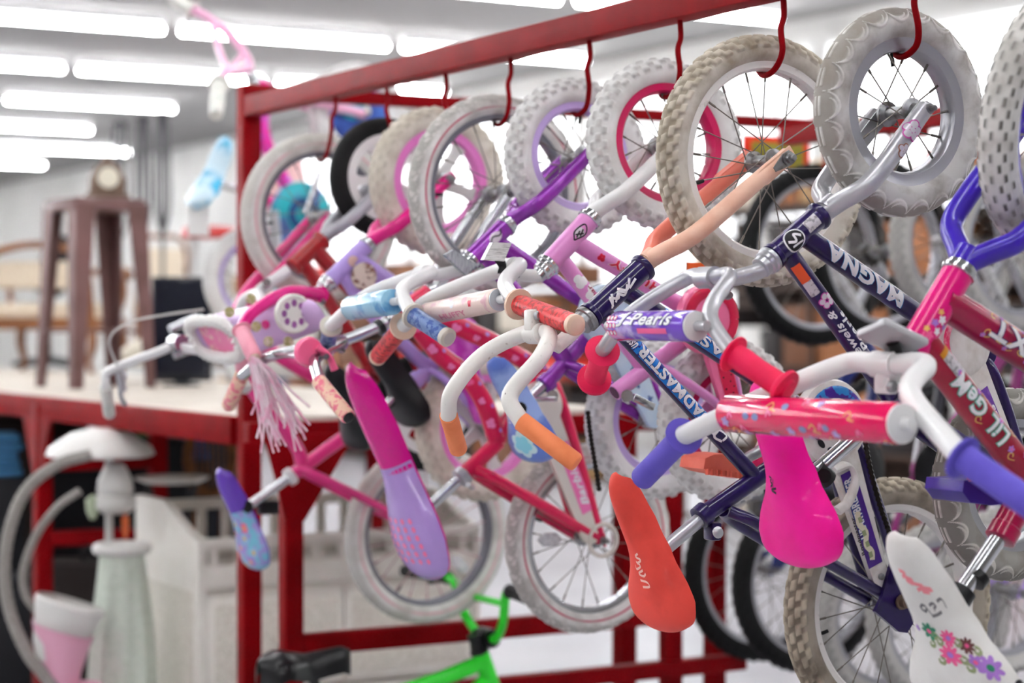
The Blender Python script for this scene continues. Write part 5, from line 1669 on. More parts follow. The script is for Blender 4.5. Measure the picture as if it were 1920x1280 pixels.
# white plastic wheel ornament with eight holes
q = B.p(550, 588, .15)
orn = part('wheel_ornament', xform(lathe([(.004, -.004), (.030, -.004), (.033, -.007), (.038, -.007), (.041, -.002), (.041, .004), (.004, .004)], 32, 'y'), Matrix.Translation(q)), mat('ivory_plastic', (240, 238, 230), .35, 0, .4), bk)
for k in range(8):
    qd = 2 * PI * k / 8
    decal('ornament_hole', flat_disc(.006, 0, 0, 10, .0075), flat_surf(q + Vector((.022 * math.cos(qd), -.0045, .022 * math.sin(qd))), Vector((1, 0, 0))), mat('hole_mauve', (150, 90, 150), .6), orn)
# streamers from the grip end
tip = nr[-1]
SV, SF = [], []
for i in range(46):
    a = tip + Vector((rnd.uniform(-.01, .01), rnd.uniform(-.01, .01), 0))
    dx, dy = rnd.uniform(.01, .11), rnd.uniform(-.04, .04)
    ln = rnd.uniform(.10, .20)
    P = spline([a, a + Vector((dx * .35, dy * .4, -ln * .25)), a + Vector((dx * .8, dy * .9, -ln * .7)), a + Vector((dx + rnd.uniform(-.02, .02), dy, -ln))], 5)
    v, f = tube(P, .0022, 5)
    SF += [tuple(x + len(SV) for x in ff) for ff in f]; SV += v
stm = part('streamers', (SV, SF), mat('pearly_streamer', (255, 232, 240), .25, 0, .5, rgb2=(250, 190, 214), scale=30, lo=.45, hi=.6), B.root)
stm['kind'] = 'stuff'
so, ss, up = saddle(B.root, B.p(676, 648), B.p(770, 806), .03, .078, .05, mat('black_vinyl_saddle', (20, 20, 22), .4))
add_hook(B, wc, RW - .054 - .014)

# ================================================================== H: red bike with black tyres (eighth)
B = Bike('kids_bicycle', 'red kids bike with black tyres on white five spoke wheels', 716)
ht, hb = (604, 449), (548, 502)
HT, HB = B.p(*ht), B.p(*hb); dh = (HB - HT).normalized()
B.steer(ht, hb, deg=0)
wc = B.p(722, 334)
RW = B.metres(113, wc)
WMAG = mat('white_mag_wheel', (234, 232, 230), .4, 0, .2)
wheel(B.root, 'front_wheel', Matrix.Translation(wc), RW, .022, 'fine', T_BLACK, WMAG, 0, False, rim_h=.026, rot=.5, mag=dict(n=5, mat=WMAG))
cr = B.p(612, 440)
fork(B, cr, wc, .046, .0145, paint('grey_silver_paint', (172, 172, 178), rough=.35, metal=.3), ext=.004)
hto = head_tube(B, HT, HB, .0200, REDP, cups=False, flange=REDP)
bb = B.p(745, 640)
tube_part(B, 'down_tube', [B.p(590, 466), bb], .019, REDP)
tube_part(B, 'top_tube', [B.p(566, 490), B.p(640, 600), B.p(690, 680)], .016, REDP)
st0, st1 = bb, B.p(672, 712)
seat_hardware(B, st0, st1, .0155, REDP, B.p(620, 760), .0122, CHROME, REDP)
ax = B.p(800, 770)
wheel(B.root, 'rear_wheel', Matrix.Translation(ax), RW, .022, 'fine', T_BLACK, WMAG, 0, False, rim_h=.026, mag=dict(n=5, mat=WMAG))
stays(B, st0 + (st1 - st0) * .7, bb, ax, .042, .0085, REDP)
stm_ = [B.p(540, 506), B.p(512, 526), B.p(486, 546)]
part('stem', tube(stm_, .0135, 14), WHITEP, B.root)
part('stem_bolt', tube([B.p(500, 530, .03), B.p(500, 530, -.03)], .010, 12), CHROME, B.root)
handlebar(B, [hpt(484, 550, .012), hpt(490, 560, .05), hpt(500, 584, .08), hpt(508, 600, .10), hpt(530, 632, .16)], .0110, WHITEP, 3, BLACK, .0150, grip_flange=.02)
so, ss, up = saddle(B.root, B.p(600, 690), B.p(668, 850), .03, .075, .05, mat('black_vinyl_saddle', (20, 20, 22)))
add_hook(B, wc, RW - .044 - .018)

# ================================================================== I: the last bike by the rack post
B = Bike('kids_bicycle', 'pink bike with pale striped tyres and purple patterned saddle beside the rack post', 634)
ht, hb = (432, 592), (376, 634)
HT, HB = B.p(*ht), B.p(*hb); dh = (HB - HT).normalized()
B.steer(ht, hb, deg=0)
wc = B.p(600, 408)
RW = B.metres(158, wc)
wheel(B.root, 'front_wheel', Matrix.Translation(wc), RW, .026, 'fine', T_PALE, mat('grey_rim', (120, 120, 128)), 18, False, rim_h=.014, rot=.2)
PINKI = paint('bubblegum_pink_paint', (222, 50, 130), (212, 40, 118), scale=8)
cr = B.p(446, 580)
fork(B, cr, wc, .050, .0135, PINKI, ext=.006)
hto = head_tube(B, HT, HB, .0185, PINKI)
bb = B.p(712, 770)
tube_part(B, 'down_tube', [B.p(424, 600), B.p(560, 690), bb], .0165, PINKI)
tube_part(B, 'top_tube', [B.p(404, 618), B.p(480, 740), B.p(552, 832), B.p(566, 868)], .0165, PINKI)
st0, st1 = bb, B.p(546, 892)
seat_hardware(B, st0, st1, .0165, PINKI, B.p(446, 964), .0122, CHROME, None)
d = (st1 - st0).normalized()
part('seat_clamp', lathe_at(st1 - d * .006, st1 + d * .03, [(.0168, 0), (.022, .002), (.022, .016), (.0165, .018)], 24), WHITEP, B.root)
part('post_bracket', xform(box(-.026, .022, -.014, .014, -.020, .012, .004), Matrix.Translation(B.p(504, 948))), BLACKP, B.root)
ax = B.p(800, 1000)
R2 = B.metres(168, ax)
wheel(B.root, 'rear_wheel', Matrix.Translation(ax), R2, .026, 'fine', T_PALE, mat('grey_rim', (120, 120, 128)), 22, False, rim_h=.014, reflector=(5.55, .52, .93), spoke_mat=mat('rose_spoke', (196, 160, 164), .4, .3))
stays(B, B.p(562, 878), bb, ax, .046, .0105, PINKI)
so, ss, up = saddle(B.root, B.p(397, 884), B.p(476, 1072), .026, .075, .045, mat('violet_vinyl_saddle', (96, 58, 170), .3, 0, .6), lift=.012)
decal('saddle_panel', flat_rect(.42, .995, -.97, .97, 12, 14), ss, mat('flower_vinyl', (156, 146, 210), .4, 0, .4, rgb2=(120, 190, 214), scale=50, lo=.46, hi=.54), so, maxlen=.06)
for i in range(11):
    x, y = .48 + .044 * i, [-.4, .1, .5, -.1, .35, -.55, .0, .5, -.3, .25, -.1][i]
    decal('saddle_flower', ([(x + v[0] * .35, y + v[1]) for v in flat_flower(6, .15, .3)[0]], flat_flower(6, .15, .3)[1]), ss, (LLILAC, LSKY, LPINK)[i % 3], so, maxlen=.05, lift=.001)
    decal('saddle_flower', ([(x + v[0] * .35, y + v[1]) for v in flat_disc(.06)[0]], flat_disc(.06)[1]), ss, LGOLD, so, maxlen=.05, lift=.0014)
part('saddle_clamp', tube([B.p(462, 950, .03), B.p(462, 950, -.03)], .016, 12), BLACKP, B.root)
bpI = [hpt(332, 642, .014), hpt(300, 652, .03), ]
def hfar(px, py, h):
    q_ = B.p(px, py, -h); return (Vector((q_.x, 0, q_.z)), h)
def hfar(px, py, h):
    q_ = B.p(px, py, -h, B.S); return (Vector((q_.x, 0, q_.z)), h)
bpI = [hfar(330, 642, .012), hfar(306, 656, .04), hfar(208, 694, .22), hfar(198, 724, .24), hfar(205, 776, .31)]
near_override = [B.p(336, 646, .012), B.p(356, 654, .03), B.p(410, 664, .09), B.p(436, 690, .12), B.p(462, 728, .17)]
hbo, nr, fr = handlebar(B, bpI, .0112, WHITEP, 3, near_pts=near_override, grip_m= mat('milky_grip', (232, 230, 222), .4, 0, .3, rgb2=(206, 214, 206), scale=40), grip_r=.0150, grip_flange=None)
cl = bpI[0][0]
part('stem', tube([HB + dh * .015, cl], .0120, 14), CHROME, B.root)
part('stem_clamp', merge(tube([cl - Y * .026, cl + Y * .026], .019, 16), tube([cl + Vector((-.02, 0, .03)), cl + Vector((.05, 0, .06))], .011, 12), tube([cl + Vector((-.01, 0, -.03)), cl + Vector((.05, 0, -.01))], .011, 12)), CHROME, B.root)
part('brake_lever', merge(tube(spline([fr[2] + Vector((.03, 0, -.01)), fr[3] + Vector((.045, .02, .0)), fr[3] + Vector((.05, .03, -.03)), fr[3] + Vector((.065, .05, -.045))], 6), [.012, .008, .006, .007], 10), tube([fr[2] + Vector((.02, 0, .0)), fr[2] + Vector((.03, 0, -.05))], .010, 10)), ALU, hbo)
part('brake_cable', tube(spline([fr[2] + Vector((.03, 0, -.02)), B.p(205, 640, -.12), B.p(240, 605, -.08), B.p(310, 590, -.05), B.p(382, 580)], 8), .0028, 8), mat('cable_grey', (206, 204, 200), .4), hbo)
add_hook(B, wc, RW - .052 - .007)
# ================================================================== J: pink bike hanging behind the rack post
B = Bike('kids_bicycle', 'hot pink kids bike with pale pink handlebar and blue white saddle behind the post', 0, t=6.1, dt=0)
PP = paint('powder_pink_paint', (244, 184, 214))
ht, hb = (536, 184), (482, 156)
HT, HB = B.p(*ht), B.p(*hb); dh = (HB - HT).normalized()
wc = B.p(670, 216)
RJ = B.metres(98, wc)
wheel(B.root, 'front_wheel', Matrix.Translation(wc), RJ, .026, 'knob', T_WHITE, WHITEP, 12, False)
disc = part('wheel_cover', xform(lathe([(RJ - .068, .0), (RJ - .07, -.006), (.02, -.014), (.002, -.014)], 40, 'y'), Matrix.Translation(wc - Y * .012)), mat('blue_cover_print', (60, 96, 176), .35, 0, .3, rgb2=(40, 60, 130), scale=16, lo=.45, hi=.6), B.root)
decal('cover_print', flat_disc(.05, -.02, .01, 18, .03), flat_surf(wc - Y * .025, Vector((1, 0, 0))), mat('teal_print', (20, 160, 176), .4), disc)
decal('cover_print', flat_stroke([(-.08, .0), (-.05, .04), (.0, .045), (.03, .01), (.0, -.01)], .012), flat_surf(wc - Y * .026, Vector((1, 0, 0))), mat('cream_print', (226, 220, 196)), disc)
cr = B.p(548, 186)
fork(B, cr, wc, .055, .016, PP, ext=.004)
head_tube(B, HT, HB, .0185, HOTPINK)
bb = B.p(568, 400)
pthJ = spline([B.p(496, 168), B.p(492, 240), B.p(512, 300), bb], 8)
o_ = part('down_tube', tube(pthJ, .023, 14), paint('sparkle_pink_paint', (232, 40, 160), (200, 90, 200), scale=60, lo=.5, hi=.6), B.root)
tube_part(B, 'top_tube', [B.p(486, 162), B.p(478, 280), B.p(470, 356)], .016, HOTPINK)
st0, st1 = bb, B.p(446, 354)
seat_hardware(B, st0, st1, .0155, HOTPINK, B.p(400, 342), .0122, CHROME, CHROME)
ax = B.p(476, 524)
wheel(B.root, 'rear_wheel', Matrix.Translation(ax), RJ, .026, 'fine', T_WHITE, paint('lilac_rim_paint', (170, 150, 206)), 14, False)
stays(B, st0 + (st1 - st0) * .5, bb, ax, .045, .0085, HOTPINK)
gJ = B.p(566, 402, .06)
TEALG = mat('teal_guard_print', (36, 168, 180), .35, 0, .4, rgb2=(84, 108, 168), scale=14, lo=.48, hi=.58)
gd, arm, gx, gs = chain_guard(B, gJ, .105, B.p(520, 520, .06), .06, .04, TEALG, near=.06, arm_from=.2)
part('chain_wheel', tube([Vector((gJ.x + .042 * math.cos(q), -.078, gJ.z + .042 * math.sin(q))) for q in [2 * PI * i / 24 for i in range(25)]], .012, 8, flat=(Y, .3)), mat('navy_ring', (30, 70, 120), .4), gd)
part('crank_arm', tube([gJ + Vector((0, -.03, 0)), B.p(600, 320, .10)], [.013, .009], 12), CHROME, B.root)
part('reflector_tube', tube([B.p(512, 395, .09), B.p(518, 480, .09)], [.018, .022], 12), ALU, B.root)
so, ss, up = saddle(B.root, B.p(412, 248), B.p(352, 388), .036, .085, .06, mat('frost_print_saddle', (206, 230, 242), .35, 0, .4, rgb2=(30, 164, 206), scale=11, lo=.52, hi=.62))
part('price_tag', xform(box(-.035, .035, -.001, .001, -.05, .05), Matrix.Translation(B.p(372, 412))), mat('white_card', (236, 236, 234), .8), B.root)
barJ = [B.p(362, 18, -.24), B.p(396, 38, -.18), B.p(440, 74, -.12), B.p(468, 122, -.04), B.p(448, 134, .02), B.p(424, 136, .08), B.p(412, 158, .12)]
hbJ = part('handlebar', tube(spline(barJ, 8), .015, 14), PP, B.root)
part('crossbar', tube(spline([B.p(398, 42, -.18), B.p(412, 96, -.05), B.p(428, 132, .06)], 6), .011, 12), PP, hbJ)
part('bar_strut', tube([B.p(452, 104, -.06), B.p(432, 130, .05)], .009, 12), PP, hbJ)
MG = mat('milky_grip', (232, 230, 222))
a, b = B.p(364, 20, -.24), B.p(322, -4, -.30); L_ = (b - a).length
part('grip', lathe_at(a, b, [(.016, 0), (.032, .002), (.032, .008), (.022, .01), (.022, L_)], 20), MG, hbJ)
a, b = B.p(411, 156, .12), B.p(405, 216, .22); L_ = (b - a).length
part('grip', lathe_at(a, b, [(.016, 0), (.034, .002), (.034, .008), (.022, .01), (.024, L_ * .6), (.020, L_), (.012, L_ + .002)], 20), MG, hbJ)
part('stem', tube([HB + dh * .01, B.p(466, 140)], .016, 14), CHROME, B.root)

# ================================================================== larger bikes hanging on the far side of the rack
def far_t(px):
    d = ray(px, 605); return (d * (FAR_C / d.dot(CDIR))).dot(RDIR)

def far_bike(label, px, py, R, tyre, rim, fm, forkm, kind='block', k=1.0, rear_dx=-.22, rear_dz=-.90, saddle_m=None, shock=False, spokes=24):
    B = Bike('hanging_bicycle', label, 0, t=far_t(px), c=FAR_C, dt=0, group='bikes hanging on the far side of the rack')
    wc = B.p(px, py)
    off = lambda dx, dz: wc + Vector((dx * k, 0, dz * k))
    wheel(B.root, 'front_wheel', Matrix.Translation(wc), R, .026, kind, tyre, rim, spokes, False, rim_h=.016)
    cr = off(.17, -.24)
    fork(B, cr, wc, .06, .019 if shock else .014, forkm)
    if shock:
        for s in (-1, 1):
            a, b = wc + Y * s * .06, cr + Y * s * .06
            part('fork_slider', tube([a + (b - a) * .15, a + (b - a) * .62], .023, 14), mat('slider_silver', (196, 196, 202), .3, .5), B.root)
            part('fork_boot', tube([a + (b - a) * .60, a + (b - a) * .72], .026, 14), BLACKP, B.root)
        part('fork_bridge', tube(spline([wc + (cr - wc) * .55 - Y * .06, wc + (cr - wc) * .45 + Vector((-.05, 0, .05)) * .6, wc + (cr - wc) * .55 + Y * .06], 6), .014, 10), BLACKP, B.root)
    HT, HB = off(.18, -.25), off(.25, -.34)
    dh = (HB - HT).normalized()
    head_tube(B, HT, HB, .021, fm)
    bb, seat = off(-.10, -.60), off(.18, -.74)
    ax = off(rear_dx, rear_dz)
    tube_part(B, 'down_tube', [off(.195, -.27), bb], .019, fm)
    tube_part(B, 'top_tube', [off(.235, -.32), off(.14, -.70)], .016, fm)
    seat_hardware(B, bb, seat, .0165, fm, off(.28, -.80), .0125, CHROME, fm)
    part('bottom_bracket', lathe_at(bb - Y * .035, bb + Y * .035, [(.02, 0), (.024, .003), (.024, .067), (.02, .07)], 20), fm, B.root)
    stays(B, off(.13, -.70), bb, ax, .055, .010, fm)
    wheel(B.root, 'rear_wheel', Matrix.Translation(ax), R, .026, kind, tyre, rim, spokes, False, rim_h=.016, reflector=(1.9, .45, .9))
    crank(B, bb, 250, .13, -1, ALU, BLACKP, .07)
    crank(B, bb, 70, .13, 1, ALU, BLACKP, .07)
    cw = part('chain_wheel', lathe_at(bb - Y * .04, bb - Y * .06, [(.02, 0), (.075, .001), (.078, .003), (.075, .005), (.02, .006)], 36), BLACKP, B.root)
    cl = off(.30, -.42)
    part('stem', tube([HB, HB + dh * .04, cl], .013, 14), BLACKP, B.root)
    bpx = [(cl, .02), (cl + Vector((.01, 0, .02)), .08), (cl + Vector((.06, 0, .05)), .18), (cl + Vector((.05, 0, .03)), .20), (cl + Vector((.02, 0, -.02)), .32)]
    handlebar(B, bpx, .0115, BLACKP, 3, BLACK, .016, grip_flange=.02)
    # a saddle is modelled mirrored here: its top faces away to the right
    a = off(.22, -.66); b = off(.36, -.90)
    f, L, up = saddle_surface(a, b, .03, .08, -.05, -.014)
    V, Fc = [], []
    NS, NT = 20, 12
    for i in range(NS + 1):
        for j in range(NT + 1):
            V.append(f(i / NS, -1 + 2 * j / NT))
    for i in range(NS):
        for j in range(NT):
            q = i * (NT + 1) + j
            Fc.append((q, q + 1, q + NT + 2, q + NT + 1))
    part('saddle', (V, Fc), saddle_m or mat('black_vinyl_saddle', (20, 20, 22)), B.root)
    u = wc.x
    h = part('hook', xform(tube(spline([Vector((u, -.03, 1.98)), Vector((u, -.045, wc.z + R + .02)), Vector((u, -.03, wc.z + R - .07)), Vector((u, 0, wc.z + R - .075)), Vector((u, .02, wc.z + R - .06))], 6), .0055, 10), B.M), RED, FAR_RAIL)
    return B

far_bike('navy blue bike with black knobby tyres hanging behind the peach forked bike', 1528, 478, .262, T_BLACK, mat('far_silver_rim', (176, 176, 182), .35, .5), paint('navy_frame_paint', (30, 44, 110)), paint('white_fork_paint', (226, 226, 226)), rear_dx=-.19)
far_bike('silver suspension fork bike with black tyres hanging behind the dark purple bike', 1652, 470, .250, T_BLACK, MATS['far_silver_rim'], paint('graphite_paint', (60, 60, 68)), BLACKP, shock=True, rear_dx=-.25)
far_bike('plum framed bike with pale tyres hanging behind the pink and violet bike', 1790, 455, .215, tyre_mat('pale_grey_tyre', (196, 194, 190), (170, 168, 164), (150, 148, 144)), MATS['far_silver_rim'], paint('plum_frame_paint', (140, 30, 110)), paint('white_fork_paint', (226, 226, 226)), rear_dx=-.24, rear_dz=-.98)
far_bike('white framed bike with grey tyres hanging at the far right of the rack', 1908, 460, .225, MATS['pale_grey_tyre'], MATS['far_silver_rim'], WHITEP, SILVER, rear_dx=-.26, rear_dz=-.92)
far_bike('lilac framed bike with pale tyres hanging at the right end of the rack', 2030, 470, .20, MATS['pale_grey_tyre'], MATS['far_silver_rim'], LAVENDER, LAVENDER, rear_dx=-.25, rear_dz=-.82)

# ================================================================== green BMX standing on the floor under the rack
B = Bike('bmx_bicycle', 'bright green BMX bike with black saddle standing on the floor under the rack', 0, t=4.52, dt=0)
GRN = paint('neon_green_paint', (46, 222, 46), (38, 206, 40), scale=8)
hd = B.p(906, 1238)
RBM = .20
fa = Vector((hd.x + .12, 0, RBM)); ra = Vector((hd.x - .66, 0, RBM))
wheel(B.root, 'front_wheel', Matrix.Translation(fa), RBM, .025, 'block', T_BLACK, BLACKP, 20, False)
wheel(B.root, 'rear_wheel', Matrix.Translation(ra), RBM, .025, 'block', T_BLACK, BLACKP, 20, False)
HT, HB = B.p(900, 1222), B.p(924, 1292)
head_tube(B, HB, HT, .022, GRN, cup=BLACKP)
fork(B, HB + (HB - HT).normalized() * .02, fa, .055, .014, BLACKP)
bb = Vector((hd.x - .36, 0, .24))
tube_part(B, 'top_tube', [B.p(906, 1240), B.p(800, 1282), B.p(640, 1330)], .020, GRN)
lettering('BMX', tube_surf(B.p(800, 1282), B.p(906, 1240), .020), .02, .09, .018, LW, [o for o in B.root.children if o.name.startswith('top_tube')][0]) if False else None
tube_part(B, 'down_tube', [B.p(918, 1268), bb], .021, GRN)
sp = B.p(586, 1262)
seat_hardware(B, bb, B.p(600, 1335), .016, GRN, sp, .0125, BLACKP, BLACKP)
stays(B, B.p(606, 1345), bb, ra, .05, .010, GRN)
crank(B, bb, 200, .12, -1, BLACKP, BLACKP); crank(B, bb, 20, .12, 1, BLACKP, BLACKP)
# saddle: level, nose to the right
nose, tail = B.p(656, 1208), B.p(484, 1232)
ns, nt = 24, 14
V, Fc = [], []
for i in range(ns + 1):
    s = i / ns
    w = float(np.interp(s, [0, .06, .3, .5, .75, .9, 1], [.006, .024, .030, .045, .080, .076, .012]))
    dz = float(np.interp(s, [0, .1, .5, .8, 1], [-.012, 0, -.006, .012, -.008]))
    for j in range(nt + 1):
        q = PI * (j / nt)
        V.append(nose + (tail - nose) * s + Vector((0, 0, dz)) + Y * w * math.cos(q) + Vector((0, 0, -.062 * (1 - math.sin(q) ** .7))))
for i in range(ns):
    for j in range(nt):
        q = i * (nt + 1) + j
        Fc.append((q, q + 1, q + nt + 2, q + nt + 1))
part('saddle', (V, Fc), mat('black_leather', (16, 16, 18), .32, 0, .2), B.root)
cl = B.p(893, 1196)
part('stem', merge(tube([HT, HT + (HT - HB).normalized() * .05], .018, 14), tube([HT + (HT - HB).normalized() * .04, cl + Vector((.03, 0, 0))], .020, 14)), BLACKP, B.root)
part('stem_clamp', tube([cl - Y * .03 + Vector((.03, 0, 0)), cl + Y * .03 + Vector((.03, 0, 0))], .024, 16), BLACKP, B.root)
c0 = cl + Vector((.03, 0, .0))
bpB = [(c0, .02), (c0 + Vector((0, 0, .005)), .05), (c0 + Vector((-.01, 0, .05)), .10), (c0 + Vector((-.02, 0, .12)), .13), (c0 + Vector((-.025, 0, .135)), .16), (c0 + Vector((-.06, 0, .135)), .34)]
hbo, nr, fr = handlebar(B, bpB, .0115, GRN, 4, BLACK, .0155, grip_flange=.018)
part('crossbar', tube([nr[3] + Vector((0, 0, -.02)), fr[3] + Vector((0, 0, -.02))], .009, 12), GRN, hbo)
part('brake_lever', tube(spline([fr[4], fr[4] + Vector((.04, .05, -.01)), fr[5] + Vector((.06, -.03, -.03))], 6), .006, 10), BLACKP, hbo)
part('kickstand', tube([bb + Vector((-.06, -.03, 0)), Vector((bb.x - .12, -.16, .006))], .007, 10), STEEL, B.root)
# ------------------------------------------------------------------ glowing panels added along the right hand wall to brighten it
GLOW_M = bpy.data.materials.new('added_glow_pane')
GLOW_M.use_nodes = True
_b = GLOW_M.node_tree.nodes['Principled BSDF']
_b.inputs['Base Color'].default_value = (.9, .92, .95, 1)
_b.inputs['Roughness'].default_value = .2
_b.inputs['Emission Color'].default_value = (.97, .985, 1, 1)
_b.inputs['Emission Strength'].default_value = GLOW_PANEL_STRENGTH
FRM = mat('white_panel_frame', (244, 244, 242), .5)
for i in range(6):
    t0 = 3.0 + i * 4.5
    w = part('glow_panel_%d' % (i + 1), xform(box(C1 - .06, C1 - .005, t0, t0 + 4.3, .85, CEIL - .25), ROT), FRM, smooth=False)
    w['kind'] = 'structure'
    for k in range(3):
        a = t0 + .06 + k * 1.41
        part('pane', xform(box(C1 - .075, C1 - .062, a, a + 1.36, .92, CEIL - .32), ROT), GLOW_M, w, smooth=False)

# ------------------------------------------------------------------ goods standing on the red shelf
def place(name, label, cat, base, rz=0.0, group=None):
    r = link(name, None, None, Matrix.Translation(base) @ Matrix.Rotation(rz, 4, 'Z'))
    return tag(r, label, cat, group)

BRN = mat('brown_metal', (112, 82, 80), .4, .3, .2, rgb2=(92, 66, 62), scale=8)
def metal_stool(label, base, rz, h=.74, w=.15, wb=.175, m=BRN):
    r = place('metal_stool', label, 'stool', base, rz)
    part('seat', merge(box(-w, w, -w, w, h - .02, h, .012), box(-w - .004, w + .004, -w - .004, w + .004, h - .05, h - .018, .006)), m, r)
    for sx in (-1, 1):
        for sy in (-1, 1):
            V = []
            for (z, e, ww) in ((h - .03, w - .0, .082), (0, wb, .042)):
                x, y = sx * e, sy * e
                V += [(x, y, z), (x - sx * ww, y, z), (x - sx * ww, y - sy * .006, z), (x - sx * .006, y - sy * .006, z), (x - sx * .006, y - sy * ww, z), (x, y - sy * ww, z)]
            Fc = [(i, (i + 1) % 6, (i + 1) % 6 + 6, i + 6) for i in range(6)] + [tuple(range(6)), tuple(range(11, 5, -1))]
            part('leg', (V, Fc), m, r, smooth=False)
    z = h * .30
    e = w + (wb - w) * (1 - z / h) - .012
    for (a, b) in (((-e, -e), (e, -e)), ((e, -e), (e, e)), ((e, e), (-e, e)), ((-e, e), (-e, -e))):
        part('brace', tube([(*a, z), (*b, z)], .006, 8), m, r)
    return r

sb = at_height(140, 728, SH_Z)
metal_stool('tall brown metal stool standing at the left end of the red shelf', sb + CDIR * .10 + RDIR * .05, TH + .12)

# red topped stool with pale legs
rb = at_height(345, 716, SH_Z) + CDIR * .12
r = place('bar_stool', 'red topped stool with pale metal legs beside the rack post', 'stool', rb, .3)
hS = 1.45 + (605 - 425) * (rb - EYE).dot(_fw) / F_PX - SH_Z
part('seat', xform(lathe([(.0, hS), (.10, hS), (.118, hS - .008), (.122, hS - .02), (.122, hS - .045), (.112, hS - .05), (0, hS - .05)], 36, 'z'), Matrix.Identity(4)), mat('red_vinyl', (190, 40, 34), .35, 0, .3), r)
for k in range(4):
    q = PI / 4 + PI / 2 * k
    part('leg', tube([(.09 * math.cos(q), .09 * math.sin(q), hS - .05), (.14 * math.cos(q), .14 * math.sin(q), 0)], .011, 10), mat('pale_grey_metal', (206, 206, 204), .35, .3), r)
part('foot_ring', tube([(.125 * math.cos(2 * PI * i / 24), .125 * math.sin(2 * PI * i / 24), hS * .3) for i in range(25)], .007, 8), MATS['pale_grey_metal'], r)

# black television
tb = at_height(335, 724, SH_Z) + CDIR * .02 + RDIR * .02
dT = (tb - EYE).dot(_fw)
wT, hT = 112 * dT / F_PX, 205 * dT / F_PX
r = place('television', 'black flat television standing on the shelf behind the white handlebar', 'television', tb, .1)
TVB = mat('tv_black', (30, 32, 40), .3, 0, .3)
part('body', box(-wT / 2, wT / 2, 0, .06, .02, hT, .008), TVB, r)
part('screen', box(-wT / 2 + .012, wT / 2 - .012, -.004, .002, .05, hT - .012), mat('tv_screen', (24, 27, 38), .12, 0, .5), r)
part('stand', merge(box(-wT * .3, wT * .3, -.05, .10, 0, .012, .004), box(-.03, .03, .01, .05, .01, .03)), TVB, r)
for k in range(5):
    part('button', lathe_at((wT / 2 - .02, -.004, .06 + .022 * k), (wT / 2 - .02, -.01, .06 + .022 * k), [(.004, 0), (.004, .003), (.002, .004)], 8), mat('button_grey', (120, 122, 130), .4), r)

# wooden armchair with cream upholstery
WOOD = mat('honey_wood', (132, 84, 46), .4, 0, .2, rgb2=(104, 62, 32), scale=12, stretch=(1, 1, 6))
CREAM = mat('cream_brocade', (222, 208, 188), .85, rgb2=(204, 186, 160), scale=60)
ab = at_height(95, 700, SH_Z) + CDIR * .12 + RDIR * .30
r = place('armchair', 'wooden armchair with cream upholstered seat behind the brown metal stool', 'chair', ab, TH + 2.5)
wA, dA, hs, hbk = .30, .28, .27, .60
part('seat_cushion', box(-wA + .02, wA - .02, -dA, dA - .03, hs, hs + .085, .035), CREAM, r)
part('seat_frame', box(-wA, wA, -dA - .01, dA, hs - .05, hs + .01, .01), WOOD, r)
part('back_cushion', xform(box(-wA + .07, wA - .07, -.025, .03, hs + .16, hbk - .03, .02), Matrix.Translation((0, dA + .0, 0)) @ Matrix.Rotation(.12, 4, 'X')), CREAM, r)
part('back_frame', merge(tube(spline([(-wA + .02, dA - .02, hs - .02), (-wA + .03, dA, hs + .2), (-wA + .07, dA + .0, hbk), (0, dA + .0, hbk + .05), (wA - .07, dA + .0, hbk), (wA - .03, dA, hs + .2), (wA - .02, dA - .02, hs - .02)], 6), .020, 10)), WOOD, r)
for sx in (-1, 1):
    for sy in (-1, 1):
        part('leg', tube(spline([(sx * (wA - .03), sy * (dA - .04), hs - .02), (sx * (wA - .02), sy * (dA - .03), hs * .55), (sx * (wA - .045), sy * (dA - .045), hs * .2), (sx * (wA - .02), sy * (dA - .02), 0)], 5), [.026, .024, .017, .015], 10), WOOD, r)
    part('armrest', tube(spline([(sx * (wA - .02), dA - .01, hs + .24), (sx * (wA), 0, hs + .25), (sx * (wA + .02), -dA * .7, hs + .25), (sx * (wA + .02), -dA * .85, hs + .22)], 6), [.017, .022, .026, .02], 10), WOOD, r)
    part('arm_pad', box(sx * wA - .025, sx * wA + .025, -dA * .5, dA * .4, hs + .262, hs + .285, .01), CREAM, r)
    part('arm_post', tube(spline([(sx * (wA - .02), -dA * .4, hs), (sx * (wA + .01), -dA * .62, hs + .12), (sx * (wA + .01), -dA * .6, hs + .24)], 6), .016, 10), WOOD, r)

# second upholstered back rest farther along, white jug, iron, ornament
cb = at_height(195, 676, SH_Z) + CDIR * .75 + RDIR * .9
r = place('side_chair', 'cream upholstered side chair with wooden back seen through the stool legs', 'chair', cb, TH + 2.9)
part('back_cushion', box(-.15, .15, -.03, .03, .42, .80, .03), CREAM, r)
part('back_frame', tube(spline([(-.18, 0, 0), (-.18, 0, .5), (-.15, 0, .84), (0, 0, .88), (.15, 0, .84), (.18, 0, .5), (.18, 0, 0)], 6), .018, 10), WOOD, r)
part('seat_cushion', box(-.19, .19, -.40, -.02, .34, .42, .03), CREAM, r)
for sx in (-1, 1):
    part('leg', tube([(sx * .16, -.36, .35), (sx * .16, -.38, 0)], .016, 10), WOOD, r)

jb = at_height(222, 722, SH_Z) + CDIR * .15
r = place('bottle', 'small white bottle standing on the shelf between the stool and television', 'bottle', jb)
part('body', lathe([(.0, 0), (.035, 0), (.037, .01), (.037, .10), (.028, .125), (.013, .14), (.012, .16), (0, .16)], 24, 'z'), mat('white_plastic', (236, 234, 230), .4), r)
part('cap', lathe([(.014, .158), (.014, .178), (.010, .182), (0, .182)], 18, 'z'), MATS['white_plastic'], r)

